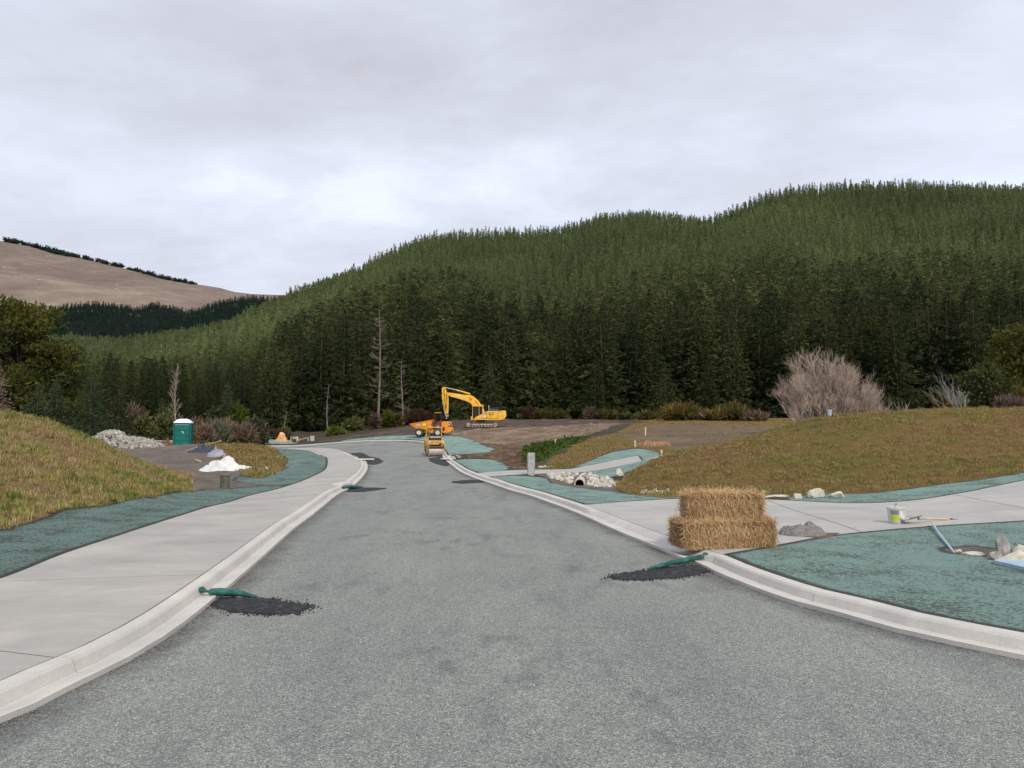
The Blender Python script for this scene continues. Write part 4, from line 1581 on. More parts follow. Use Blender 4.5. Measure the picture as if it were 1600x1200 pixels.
def single_conifer(u, d, wpx, top_v, mat, label, seed, droop=.3, base=.04, size=.032, whorls=26, trunk=M_BARK, name='pine_tree', ragged=.3, flat=.3, lean=0):
    x, y, z = on(u, d)
    h = CAMZ + (HOR - top_v) / FPX * d - z
    w = wpx * d / FPX
    o = thing(name, label, 'tree', (x, y, z))
    V, F = conifer(seed, h, w * .5, whorls, 8, 7, size * h, droop=droop, base=base, power=.8, ragged=ragged, flat=flat, up=.12, elong=1.5, n_each=3)
    link('crown', mesh_np('crown', V, F), o, mat)
    V, F = trunk_np(h * .97, .018 * h, .004 * h, 6, -.2)
    link('trunk', mesh_np('trunk', V, F), o, trunk)
    return o


single_conifer(142, 74, 92, 578, M_BLUEP, 'broad conifer with tiered drooping boughs behind the crest of the left mound', 31, .32)
single_conifer(58, 70, 70, 600, M_BLUEP, 'bluish pine behind the left mound below the cypress', 32, .15, flat=.6)
single_conifer(88, 72, 66, 590, M_BLUEP, 'taller bluish pine between the tiered conifer and the shorter bluish pine', 33, .12, flat=.6)
single_conifer(186, 82, 50, 600, M_PINE, 'slim dark pine right of the tiered conifer', 34, .3)
single_conifer(254, 84, 44, 622, M_OLIVE, 'small yellow green conifer left of the dead poplar', 35, .25, name='conifer')
single_conifer(-6, 66, 66, 556, M_PINKT, 'dead pinkish brown conifer at the left edge of the picture', 36, .35, ragged=.5, size=.022)
single_conifer(1108, 117, 44, 556, M_PINE, 'bushy pine at the forest edge above the second gorse bush', 37, .45, ragged=.5)
single_conifer(1040, 119, 70, 566, M_PINE, 'broad low pine with long boughs behind the largest gorse bush', 38, .4, ragged=.4)
single_conifer(930, 124, 60, 560, M_PINE, 'broad pine at the forest edge above the tan coloured bush', 39, .4, ragged=.4)
single_conifer(765, 122, 60, 556, M_PINE, 'broad dark pine right behind the excavator', 40, .4, ragged=.4)
single_conifer(355, 92, 40, 596, M_BLUEP, 'small bluish pine behind the yellow green bushes on the left', 41, .3, ragged=.4)


# bare trees --------------------------------------------------------------
def grow(b, r, p, dr, L, rad, lev, kids, spread, up=.15, seg=3, shrink=.66, thin=.5, ns=4, wig=.12):
    pts = [p]; q = p; dd = dr
    for i in range(seg):
        dd = (dd + Vector((r.gauss(0, wig), r.gauss(0, wig), r.gauss(0, wig * .6) + up * .3))).normalized()
        q = q + dd * (L / seg)
        pts.append(q)
    b.tube(pts, [rad * (1 - (1 - thin) * i / seg) for i in range(seg + 1)], ns if lev > 1 else 3, False)
    if lev == 0:
        return
    for k in range(kids):
        f = r.uniform(.35, 1.0)
        i = min(int(f * seg), seg - 1)
        pp = pts[i].lerp(pts[i + 1], f * seg - i)
        ax = Vector((r.gauss(0, 1), r.gauss(0, 1), r.gauss(0, .5)))
        d2 = (dd + ax.normalized() * spread * r.uniform(.5, 1.2) + Vector((0, 0, up))).normalized()
        grow(b, r, pp, d2, L * shrink * r.uniform(.7, 1.15), rad * thin * .8, lev - 1, kids, spread, up, seg, shrink, thin, ns, wig)


def willow():
    d = 52
    x, y, z = on(1296, d)
    o = thing('bare_willow', 'large leafless many stemmed willow with pinkish grey twigs behind the right mound', 'tree', (x + .15, y, z - .35))
    o.scale = (.88, .88, 1.14)
    r = random.Random(9)
    wd = MB(); tw = MB()
    px = d / FPX
    def dome(q):       # crown top above the base, in pixels, for a column q pixels from the foot
        return float(np.interp(q, [-84, -70, -50, -20, 0, 25, 45, 60, 75, 88], [40, 78, 98, 106, 102, 100, 84, 62, 46, 22]))
    for i in range(64):
        q = -80 + 164 * (i + r.random()) / 64
        hv = dome(q) * (r.uniform(.55, .93) if i % 2 else r.uniform(.2, .7))
        e = Vector((q * px, r.uniform(-1.6, 1.6), hv * px))
        st = Vector((q * px * .28 + r.uniform(-.15, .15), e.y * .25, 0))
        m1 = st.lerp(e, .4) + Vector((q * px * .10, 0, -.06 * abs(q) * px + .1)); m2 = st.lerp(e, .75) + Vector((q * px * .04, r.uniform(-.1, .1), 0))
        pts = [st, m1, m2, e]
        wd.tube(pts, [.065, .048, .032, .018], 5, False)
        for k in range(15):
            f2 = r.uniform(.3, 1.0); j = min(int(f2 * 3), 2)
            pp = pts[j].lerp(pts[j + 1], f2 * 3 - j)
            dd = (pts[j + 1] - pts[j]).normalized()
            d2 = (dd * .6 + Vector((r.gauss(0, .55) + q * .006, r.gauss(0, .5), r.uniform(.1, 1.0)))).normalized()
            grow(tw, r, pp, d2, px * r.uniform(14, 25), .022, 2, 5, .7, .18, 2, .62, .6, 3, .12)
    wd.build('branches', M_WHTW, o, fix=False)
    tw.build('twigs', M_TWIG, o, fix=False)


willow()


def bare(u, d, hpx, label, seed, mat, name='bare_tree', stems=5, lev=3, kids=4, spread=.7, rad=.05, lean=(0, 0), base_z=None, cat='tree', up=.15, fan=.8, first=.45):
    x, y, z = on(u, d)
    h = hpx * d / FPX
    o = thing(name, label, cat, (x, y, (z if base_z is None else base_z)))
    r = random.Random(seed); b = MB()
    for i in range(stems):
        dr = Vector((lean[0] + r.uniform(-fan, fan), lean[1] + r.uniform(-fan, fan), 1)).normalized()
        grow(b, r, Vector((0, 0, -.1)), dr, h * first, rad, lev, kids, spread, up)
    b.build('branches', mat, o, fix=False)
    return o


bare(1414, 44, 46, 'small bare whitish shrub on the crest of the right mound', 3, M_WHTW, 'bare_shrub', 6, 2, 3, .5, .03, cat='shrub')
bare(1505, 62, 108, 'bare tree with pale white branches leaning left beside the round olive tree', 6, M_WHTW, 'bare_tree', 7, 3, 4, .6, .07, (-.45, 0))
bare(1590, 58, 90, 'thin bare sapling at the right edge above the mound', 8, M_PINKT, 'bare_tree', 3, 3, 3, .6, .04)
bare(640, 112, 50, 'grey leafless bush standing against the dark pines left of the excavator', 12, M_PINKT, 'bare_shrub', 4, 3, 3, .6, .04, cat='shrub')


def poplar(u, d, top_v, label, seed, mat, branches=46, rad=.16, spread=.25, name='dead_tree', bl=.22, up=.8):
    x, y, z = on(u, d)
    h = CAMZ + (HOR - top_v) / FPX * d - z
    o = thing(name, label, 'tree', (x, y, z))
    r = random.Random(seed)
    b = MB(); pts = []
    for i in range(7):
        f = i / 6
        pts.append(Vector((math.sin(f * 5 + seed) * .12, math.cos(f * 4) * .1, h * f)))
    b.tube(pts, [rad * (1 - .88 * i / 6) for i in range(7)], 6)
    b.build('trunk', mat, o)
    t_ = MB()
    for i in range(branches):
        f = r.uniform(.22, .97); j = min(int(f * 6), 5)
        pp = pts[j].lerp(pts[j + 1], f * 6 - j)
        a = r.uniform(0, 6.28)
        dr = Vector((math.cos(a), math.sin(a), up)).normalized()
        grow(t_, r, pp, dr, h * bl * (1.05 - f * .7) * r.uniform(.6, 1.1), rad * .18, 1, 4, .6, .25, 3, .6, .6, 3, .12)
    t_.build('branches', mat, o, fix=False)


poplar(275, 80, 570, 'tall slim dead poplar with a pale trunk right behind the portable toilet', 2, M_PALEB, 70, .10, bl=.16, up=1.3)
poplar(592, 113, 484, 'tall dead pine with a bare pale trunk at the front of the forest', 5, M_PALETRUNK, 60, .22, bl=.13, up=.1)
poplar(628, 114, 560, 'shorter dead grey pine trunk right of the tallest dead pine', 7, M_PALETRUNK, 40, .17, bl=.14, up=.1)
poplar(512, 106, 600, 'thin dead grey trunk at the forest edge above the far kerb', 9, M_PALETRUNK, 24, .11, bl=.14, up=.1)
poplar(446, 102, 640, 'short dead stem at the forest edge behind the orange sheeted heap', 10, M_PALETRUNK, 14, .10, bl=.2, up=.1)

# dark trees along the crest of the bare hill
crest = []
rr_ = random.Random(5)
for u0, u1, n_ in ((-4, 34, 6), (40, 112, 22), (112, 190, 17), (192, 300, 26)):
    for k in range(n_):
        u = u0 + (u1 - u0) * (k + rr_.uniform(.1, .9)) / n_
        hp = rr_.uniform(6, 9) if u < 112 else rr_.uniform(4.5, 8)
        if u0 == 112 and k % 5 == 1: continue
        crest.append((u, hp))
cv = []
for k in range(4):
    r = random.Random(k)
    lb = [(r.uniform(-.35, .35), r.uniform(-.3, .3), r.uniform(.35, .75), .32, .32, .26) for _ in range(6)]
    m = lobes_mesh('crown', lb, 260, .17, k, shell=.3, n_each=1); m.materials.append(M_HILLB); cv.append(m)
V, F = trunk_np(.7, .05, .02, 5); ctk = mesh_np('trunk', V, F); ctk.materials.append(M_BARK)
for i, (u, hp) in enumerate(crest):
    d = 1338 + rr_.uniform(-6, 6)
    x, y, z = on(u, d, 0)
    hgt = hp * d / FPX * 1.25
    o = bpy.data.objects.new('crest_tree', None); COL.objects.link(o)
    o.location = (x, y, z - 2.2 - hgt * .18); o.scale = (hgt * rr_.uniform(1.0, 1.7), hgt, hgt); o.rotation_euler = (0, 0, rr_.uniform(0, 6))
    tag(o, 'dark tree on the skyline crest of the distant brown hill', 'tree', 'dark trees along the crest of the brown hill')
    for nm, me in (('crown', cv[i % 4]), ('trunk', ctk)):
        c = bpy.data.objects.new(nm, me); COL.objects.link(c); c.parent = o

# ------------------------------------------------------------------ grass
def tuft(seed, blades, spread, w, lean=.5, curl=.3):
    r = np.random.default_rng(seed)
    V, F = [], []
    for i in range(blades):
        a = r.uniform(0, 6.28); q = spread * r.uniform(0, 1) ** .6
        bx, by = math.cos(a) * q, math.sin(a) * q
        a2 = r.uniform(0, 6.28); l = lean * r.uniform(.2, 1)
        h = r.uniform(.5, 1.0)
        tx, ty = bx + math.cos(a2) * l * h, by + math.sin(a2) * l * h
        mx, my = bx + math.cos(a2) * l * h * .35, by + math.sin(a2) * l * h * .35
        px_, py_ = -math.sin(a2) * w, math.cos(a2) * w
        k = len(V)
        V += [(bx - px_, by - py_, -.05), (bx + px_, by + py_, -.05), (mx + px_ * .8, my + py_ * .8, h * .6), (mx - px_ * .8, my - py_ * .8, h * .6), (tx, ty, h)]
        F += [(k, k + 1, k + 2), (k, k + 2, k + 3), (k + 3, k + 2, k + 4)]
    return mesh_np('tuft', np.array(V, float), np.array(F))


RELK = {'island_grass_blades': .3, 'platform_grass': .55, 'weeds': .7}


def grass_on(name, P, spacing, h, mat, seed, w=.02, lean=.8, blades=12, spread=.9, ymin=0, ymax=200, umax=.76, hvar=.35, label=None):
    r = np.random.default_rng(seed)
    x0, y0 = P.min(0); x1, y1 = P.max(0)
    y0 = max(y0, ymin, 1); y1 = min(y1, ymax)
    out = []
    y = y0
    while y < y1:
        sp = spacing * max(1, y / 22)
        xa, xb = max(x0, -umax * y - 1), min(x1, umax * y + 1)
        if xb > xa:
            xs = np.arange(xa, xb, sp)
            out.append(np.stack([xs + r.uniform(-.5, .5, len(xs)) * sp, y + r.uniform(-.5, .5, len(xs)) * sp], 1))
        y += sp
    Q = np.concatenate(out)
    Q = Q[inpoly(Q[:, 0], Q[:, 1], P)]
    rel_ = .13 if h > .1 else .14
    nz_ = np.array([mnoise.fractal((a * 1.7, b_ * 1.7, 0), .8, 2.0, 4) for a, b_ in Q])
    z = Hn(Q[:, 0], Q[:, 1]) + .10 + rel_ * RELK.get(name, 1) * nz_ * np.clip(.4 + Q[:, 1] * .02, 0, 1.6)
    n = len(Q)
    pn = np.array([mnoise.noise((a * .9, b_ * .9, 2.2)) for a, b_ in Q])
    kp = np.array([mnoise.fractal((a * .55, b_ * .55, 8.1), .9, 2.0, 3) for a, b_ in Q]) > -.30 + .0 * n
    kp |= r.random(n) < .25
    if name == 'platform_grass': kp &= ~inpoly(Q[:, 0], Q[:, 1], P_plsoil) | (r.random(n) < .10)
    Q, z, pn = Q[kp], z[kp], pn[kp]; n = len(Q)
    hs = h * (1 + hvar * r.normal(size=n) + .5 * pn) ; hs = np.clip(hs, h * .35, h * 2)
    ws = np.maximum(1.0, Q[:, 1] / 22)
    src = [(tuft(seed * 10 + k, blades, spread, w / h * 1.0, lean), mat) for k in range(4)]
    o = instancer(name, src, np.column_stack([Q, z]), np.column_stack([r.normal(size=n) * .1, r.normal(size=n) * .1, r.uniform(0, 6.28, n)]),
                  np.column_stack([hs * ws, hs * ws, hs]), r.integers(0, 4, n))
    print(name, n)
    return o


grass_on('long_grass', P_ml, .080, .11, M_GLI, 1, w=.006, lean=.9, blades=12, spread=.8, ymin=5, ymax=32)
grass_on('short_grass', P_mr, .12, .065, M_GRI, 2, w=.006, lean=1.4, blades=12, spread=1.5, ymin=12, ymax=44)
grass_on('island_grass_blades', P_isl, .15, .10, M_GRI, 3, w=.009, lean=1.0, blades=12, spread=1.2)
grass_on('platform_grass', P_plat, .13, .05, M_GRI, 4, w=.006, lean=1.4, blades=12, spread=1.6, ymax=112, umax=.7)
grass_on('weeds', P_weed, .13, .13, M_WEEDI, 5, w=.012, lean=1.1, blades=14, spread=1.2)

# ------------------------------------------------------------------ materials for things
def two(name, c1, c2, sc=8, rough=.6, metal=0, dirt=None, bump=0):
    return simple(name, c1, c2, sc, rough, metal, bump, 'object', dirt)


M_YEL = two('excavator_yellow', (.84, .47, .035), (.68, .36, .03), 2.5, .42, dirt=(.46, .28, .09))
M_ORG = two('dumper_orange', (.82, .30, .02), (.62, .22, .02), 3, .45, dirt=(.45, .25, .10))
M_ROLY = two('roller_ochre', (.66, .34, .05), (.45, .25, .04), 4, .5, dirt=(.30, .19, .09))
M_BLK = two('black_paint', (.02, .02, .022), (.012, .012, .013), 6, .5)
M_RUB = two('dusty_rubber', (.055, .05, .047), (.03, .028, .027), 6, .85, dirt=(.12, .10, .085))
M_STEEL = two('worn_steel', (.42, .38, .34), (.30, .27, .24), 5, .45, .25, dirt=(.34, .27, .21))
M_DRUM = two('drum_steel', (.50, .43, .39), (.40, .34, .31), 3, .5, .1, dirt=(.34, .28, .25))
M_TRK = two('dusty_track_frame', (.42, .33, .25), (.28, .21, .15), 5, .85, dirt=(.2, .15, .11))
M_TRKD = two('track_shoes', (.07, .06, .055), (.04, .035, .03), 6, .8, dirt=(.14, .11, .09))
M_RIM = two('cream_rim', (.68, .64, .56), (.5, .47, .42), 8, .6, dirt=(.4, .33, .26))
M_GLASS = two('dark_cab_glass', (.012, .014, .016), (.008, .009, .01), 3, .08)
M_NAVY = two('blue_black_cover', (.03, .045, .08), (.02, .03, .05), 5, .45)
M_WHITE = two('white_plate', (.75, .74, .72), (.66, .65, .62), 6, .6)
M_RED = two('red_seat', (.55, .05, .05), (.4, .04, .04), 4, .6)
M_LAMP = two('lamp_lens', (.7, .7, .68), (.5, .5, .5), 4, .15)
M_WOOD = two('pale_timber', (.58, .43, .26), (.45, .32, .19), 9, .8)
M_STAKE = two('survey_stake_wood', (.66, .54, .34), (.55, .44, .28), 9, .85)
M_CGREY = two('cast_concrete', (.42, .43, .42), (.33, .34, .34), 12, .85, dirt=(.25, .25, .24), bump=.3)
M_ROCK = two('pale_rock', (.33, .31, .265), (.20, .19, .165), 4, .9, dirt=(.52, .50, .45), bump=.5)
M_ROCKW = two('white_rock', (.58, .555, .49), (.42, .40, .345), 3, .9, dirt=(.36, .30, .22), bump=.5)
M_ROCKG = two('grey_rock', (.30, .29, .265), (.19, .185, .17), 3.5, .9, dirt=(.38, .36, .32), bump=.5)
M_MESH = MT('green_filter_mesh')
_p = M_MESH.pos(space='object')
_w = M_MESH.math('ADD', M_MESH.noise(_p, 9, 4, .6), M_MESH.math('MULTIPLY', M_MESH.noise(_p, 120, 2), .25))
_c = M_MESH.ramp(_w, [(.4, (.008, .040, .032)), (.6, (.014, .075, .060)), (.75, (.035, .13, .105))])
M_MESH.bump(_w, .6, .01)
M_MESH = M_MESH.out(_c, .75)
M_ASPH = simple('fresh_asphalt', (.034, .034, .038), (.014, .014, .017), 30, .85, bump=1.0, space='world', dirt=(.075, .075, .075))
M_SPILL = simple('bitumen_stain', (.055, .056, .062), (.035, .036, .04), 4, .8, bump=.5, space='world', dirt=(.11, .115, .115))
M_CULV = two('culvert_concrete', (.52, .48, .40), (.42, .38, .32), 6, .85)
M_PORTA = two('teal_plastic', (.006, .135, .115), (.005, .105, .09), 2, .4)
M_PORTAD = two('dark_teal_plastic', (.005, .075, .075), (.004, .06, .06), 2, .45)
M_ROOFW = two('white_translucent_roof', (.80, .83, .86), (.72, .76, .80), 3, .45)
M_SAGE = two('sage_green_plastic', (.115, .125, .085), (.085, .095, .065), 3, .55)
M_LBLUE = two('pale_blue_plastic', (.36, .47, .55), (.28, .38, .46), 4, .5)
M_POLEB = two('pale_blue_grey_pipe', (.42, .48, .56), (.34, .40, .48), 4, .5)
M_TARPW = two('white_tarp', (.66, .66, .65), (.55, .55, .54), 3, .75)
M_TARPB = two('navy_sheet', (.035, .055, .085), (.02, .03, .05), 4, .6)
M_TARPG = two('grey_sheet', (.34, .36, .39), (.22, .24, .27), 3, .7)
M_BPIPE = two('black_pipe', (.03, .032, .033), (.02, .02, .02), 3, .5)
M_CLAY = soilmat('red_clay', (.14, .085, .06), (.22, .14, .10), (.38, .28, .21), 3)
M_ORSH = two('faded_orange_sheet', (.72, .33, .12), (.62, .36, .24), 1.2, .7, dirt=(.62, .40, .32))
M_PINKW = two('dusty_pink_timber', (.50, .33, .26), (.38, .26, .20), 4, .8)
M_PUT = two('dried_mortar', (.25, .245, .23), (.15, .148, .14), 26, .95, bump=1.0)
M_BUCK = two('bucket_plastic', (.60, .60, .55), (.48, .48, .44), 6, .55, dirt=(.42, .40, .35))
M_LIMEL = two('lime_label', (.42, .55, .03), (.36, .48, .03), 4, .5)
M_GREYL = two('grey_label', (.22, .22, .24), (.18, .18, .2), 4, .5)
M_BLUEC = two('blue_cap', (.10, .10, .45), (.08, .08, .38), 4, .4)
M_SHOV = two('muddy_shovel_steel', (.40, .35, .31), (.30, .26, .23), 9, .7, .1, dirt=(.42, .37, .32))
M_SCALE = two('pale_spall', (.50, .48, .43), (.40, .38, .34), 8, .9)
M_NET = two('orange_netting', (.55, .27, .16), (.42, .22, .14), 8, .8)


def text_part(parent, body, size, loc, rot, mat, name='lettering', depth=.006):
    cu = bpy.data.curves.new(name, 'FONT')
    cu.body = body; cu.size = size; cu.extrude = depth; cu.align_x = 'CENTER'; cu.align_y = 'CENTER'
    o = bpy.data.objects.new(name, cu)
    COL.objects.link(o)
    o.parent = parent; o.location = loc; o.rotation_euler = rot
    cu.materials.append(mat)
    me = bpy.data.meshes.new_from_object(o.evaluated_get(bpy.context.evaluated_depsgraph_get()))
    n = bpy.data.objects.new(name, me); COL.objects.link(n)
    n.parent = parent; n.location = loc; n.rotation_euler = rot
    bpy.data.objects.remove(o)
    if not me.materials: me.materials.append(mat)
    return n


# ------------------------------------------------------------------ excavator
def excavator():
    d = 97.0
    x, y, z = on((728 + 784) / 2 - 6, d)
    x = (752 - CU) / FPX * d
    o = thing('excavator', 'yellow tracked excavator with its boom arched to the left on the dark mud', 'excavator', (x, y, H(x, y) + .06), R(4))
    # undercarriage: two tracks
    for s in (-1, 1):
        cy_ = s * 1.15
        outl = []
        for a in np.linspace(90, 270, 9): outl.append((-1.58 + .34 * math.cos(R(a)), .36 + .34 * math.sin(R(a))))
        for a in np.linspace(-90, 90, 9): outl.append((1.62 + .34 * math.cos(R(a)), .36 + .34 * math.sin(R(a))))
        b = MB()
        n = len(outl)
        # track band: ring with thickness
        inn = [(px_ * .965 if abs(px_) < 1.4 else px_ - math.copysign(.06, px_) * 1, .36 + (pz - .36) * .62) for px_, pz in outl]
        for w0 in (cy_ - .30, cy_ + .30):
            pass
        vs = [(a, cy_ - .30, c) for a, c in outl] + [(a, cy_ + .30, c) for a, c in outl] + [(a, cy_ - .30, c) for a, c in inn] + [(a, cy_ + .30, c) for a, c in inn]
        fs = []
        for i in range(n):
            j = (i + 1) % n
            fs += [(i, j, n + j, n + i), (2 * n + i, 3 * n + i, 3 * n + j, 2 * n + j), (i, 2 * n + i, 2 * n + j, j), (n + i, n + j, 3 * n + j, 3 * n + i)]
        b.add(vs, fs)
        tr = b.build('track', M_TRKD, o)
        g = MB()
        for k in range(46):      # grousers
            f = k / 46 * 9.0
            P_ = []
            L1 = 3.2
            per = 2 * L1 + 2 * math.pi * .35
            q = k / 46 * per
            if q < L1: px_, pz, an = -1.58 + q, .71, 0
            elif q < L1 + math.pi * .35:
                a = (q - L1) / .35; px_, pz, an = 1.62 + .355 * math.sin(a), .36 + .355 * math.cos(a), -a
            elif q < 2 * L1 + math.pi * .35: px_, pz, an = 1.62 - (q - L1 - math.pi * .35), .012, math.pi
            else:
                a = (q - 2 * L1 - math.pi * .35) / .35; px_, pz, an = -1.58 - .355 * math.sin(a), .36 - .355 * math.cos(a), -a + math.pi
            g.box((px_, cy_, pz), (.035, .60, .05), (0, -an, 0))
        g.build('track_shoe_bars', M_TRKD, tr)['kind'] = 'stuff'
        fr = MB(); fr.box((.1, cy_, .36), (2.7, .42, .26), bev=.05)
        fr.box((.1, cy_ - .24, .36), (2.4, .06, .20), bev=.02)
        fr.build('track_frame', M_TRK, o)
        for (wx, wr) in ((-1.58, .27), (1.62, .27)):
            w_ = MB(); w_.lathe([(.0, -.36), (wr * .45, -.36), (wr * .5, -.31), (wr, -.31), (wr, .31), (wr * .5, .31), (0, .34)], 18, (wx, cy_, .36), 'y')
            w_.build('idler_wheel', M_TRK, o, True)
        for k in range(7):
            w_ = MB(); w_.lathe([(0, -.33), (.05, -.33), (.10, -.3), (.10, .3), (0, .3)], 10, (-1.1 + k * .38, cy_, .16), 'y')
            w_.build('track_roller', M_TRK, o, True)
    b = MB(); b.box((0, 0, .58), (1.5, 1.7, .34), bev=.05); b.cyl((0, 0, .7), (0, 0, .92), .55, .55, 20)
    b.build('turntable', M_BLK, o)
    # house deck
    b = MB(); b.prism([(-1.28, .92), (2.0, .92), (2.7, 1.0), (2.78, 1.06), (2.0, 1.06), (-1.28, 1.06)], -1.3, 1.3)
    b.build('deck', M_YEL, o)
    # engine housing side panels
    b = MB(); b.box((1.30, -.93, 1.52), (1.45, .70, .88), bev=.05); b.build('engine_side_panel', M_YEL, o)
    b = MB(); b.box((1.15, .35, 1.50), (1.7, 1.75, .80), bev=.06); b.build('engine_housing', M_YEL, o)
    for i in range(2):
        for k in range(2):
            v = MB()
            for q in range(4): v.box((.98 + i * .36, -1.286, 1.72 - k * .20 + q * .035), (.26, .012, .016))
            v.build('vent', M_BLK, o)
    b = MB(); b.box((.38, -.93, 1.50), (.34, .66, .84), bev=.03); b.build('access_panel', M_PINKW, o)
    b = MB(); b.box((.40, -1.268, 1.36), (.20, .01, .26)); b.build('sign_plate', M_WHITE, o)
    b = MB(); b.prism([(2.03, 1.06), (2.72, 1.06), (2.95, 1.35), (2.93, 1.95), (2.80, 2.06), (2.35, 2.03), (2.03, 1.95)], -1.30, 1.30)
    cw = b.build('counterweight', M_YEL, o)
    text_part(cw, 'KOMATSU', .17, (2.48, -1.304, 1.60), (R(90), 0, 0), M_WHITE, depth=.003)
    lp = MB(); lp.box((2.2, -1.31, 1.28), (.10, .02, .10)); lp.build('red_reflector', M_RED, o)
    # engine hood & rails
    b = MB(); b.box((1.55, .1, 2.10), (1.30, 1.5, .34), taper=(.80, .85), bev=.06); b.build('engine_hood', M_NAVY, o)
    b = MB()
    for yy in (-.9, .9):
        b.tube([(.95, yy, 1.95), (1.1, yy, 2.38), (2.25, yy, 2.42), (2.4, yy, 2.0)], .025, 6)
        b.tube([(1.65, yy, 2.0), (1.65, yy, 2.40)], .02, 6)
    b.tube([(2.25, -.9, 2.42), (2.25, .9, 2.42)], .022, 6)
    b.build('handrail', M_NAVY, o)
    b = MB(); b.cyl((.95, .5, 1.9), (.95, .5, 2.62), .07, .07, 10); b.cyl((.95, .5, 2.6), (.86, .5, 2.72), .06, .05, 10); b.build('exhaust_pipe', M_STEEL, o)
    # cab with glass set back in a frame
    x0, x1 = -1.12, .20
    y0, y1 = -1.28, -.30
    b = MB(); b.box(((x0 + x1) / 2 + .01, (y0 + y1) / 2, 1.80), (x1 - x0 - .10, y1 - y0 - .10, 1.42), taper=(.97, .97)); b.build('cab_glass', M_GLASS, o)
    b = MB()
    b.box(((x0 + x1) / 2 + .06, (y0 + y1) / 2, 2.56), (x1 - x0 - .02, y1 - y0 + .04, .09), bev=.03)
    b.box((x1 - .05, y0 + .03, 1.80), (.13, .08, 1.5)); b.box((x1 - .05, y1 - .03, 1.80), (.13, .08, 1.5))
    b.box((x0 + .035, y0 + .03, 1.80), (.045, .05, 1.5)); b.box((x0 + .035, y1 - .03, 1.80), (.045, .05, 1.5))
    b.box((-.30, y0 + .02, 1.95), (.045, .04, 1.2))
    b.build('cab_frame', M_YEL, o)
    b = MB(); b.prism([(-.80, 1.07), (.14, 1.07), (.14, 1.62), (-.05, 1.58), (-.80, 1.20)], y0 - .005, y0 + .05); b.build('cab_door', M_YEL, o)
    b = MB(); b.box((-1.16, -.80, 1.18), (.28, .9, .28), bev=.05); b.build('tool_box', M_YEL, o)
    b = MB(); b.box((.16, -.8, 2.72), (.16, .20, .14), bev=.03); b.build('beacon', M_PINKW, o)
    b = MB(); b.tube([(.55, -.9, 1.95), (.55, -.9, 2.3)], .02, 6); b.box((.55, -.9, 2.36), (.14, .05, .22)); b.build('mirror', M_BLK, o)
    # boom (banana shape)
    up = [(-.05, 1.5), (.35, 2.15), (.10, 2.62), (-.35, 3.25), (-.85, 3.72), (-1.25, 3.93), (-2.3, 4.02), (-3.4, 4.18), (-4.30, 4.28), (-4.48, 4.18)]
    lo = [(-4.42, 4.00), (-3.7, 3.76), (-2.7, 3.50), (-1.75, 3.20), (-1.25, 2.90), (-1.0, 2.45), (-.65, 2.0), (-.35, 1.5)]
    b = MB(); b.prism(up + lo, -.16, .26)
    bo = b.build('boom', M_YEL, o)
    text_part(bo, 'KOMATSU', .30, (-2.55, -.166, 3.80), (R(90), R(7), 0), M_WHITE, depth=.004)
    b = MB(); b.lathe([(0, -.03), (.07, -.03), (.07, .03), (0, .03)], 10, (-1.42, -.17, 3.55), 'y'); b.lathe([(0, -.03), (.06, -.03), (.06, .03), (0, .03)], 10, (-1.18, -.17, 3.42), 'y')
    b.build('pivot_pin', M_BLK, o)
    for yy in (-.26, .36):
        b = MB(); b.cyl((.55, yy, 1.5), (-.1, yy, 2.6), .10, .10, 10); b.cyl((-.1, yy, 2.6), (-.75, yy, 3.35), .05, .05, 10); b.build('boom_cylinder', M_YEL, o)
    b = MB(); b.cyl((-1.35, .05, 4.08), (-3.0, .05, 4.55), .09, .09, 10); b.build('stick_cylinder', M_YEL, o)
    b = MB(); b.cyl((-3.0, .05, 4.55), (-4.38, .05, 4.86), .055, .055, 10); b.build('cylinder_rod', M_STEEL, o)
    # stick
    b = MB(); b.prism([(-4.36, 4.90), (-4.62, 4.92), (-4.78, 4.72), (-4.78, 4.35), (-4.66, 3.6), (-4.50, 2.6), (-4.32, 1.70), (-3.98, 1.70), (-3.96, 2.6), (-3.95, 3.5), (-4.05, 4.05), (-4.28, 4.55)], -.10, .20)
    b.build('stick', M_YEL, o)
    b = MB(); b.cyl((-4.72, .05, 4.0), (-4.62, .05, 2.9), .085, .085, 10); b.build('bucket_cylinder', M_YEL, o)
    b = MB(); b.cyl((-4.62, .05, 2.9), (-4.50, .05, 2.0), .05, .05, 8); b.build('cylinder_rod', M_STEEL, o)
    b = MB(); b.tube([(-4.52, -.16, 4.6), (-4.40, -.16, 3.4), (-4.28, -.16, 2.5), (-4.25, -.16, 1.9)], .035, 6); b.tube([(-4.2, -.15, 4.3), (-4.15, -.16, 3.0), (-4.25, -.16, 2.2)], .03, 6)
    b.build('hydraulic_hose', M_BLK, o)
    b = MB(); b.prism([(-4.50, 2.05), (-4.38, 1.98), (-4.18, 1.45), (-4.34, 1.42)], -.05, .15); b.box((-4.12, .05, 1.42), (.36, .34, .30), bev=.05); b.box((-4.20, .05, 1.18), (.18, .24, .28), bev=.04)
    b.build('quick_hitch', M_STEEL, o)
    return o


excavator()


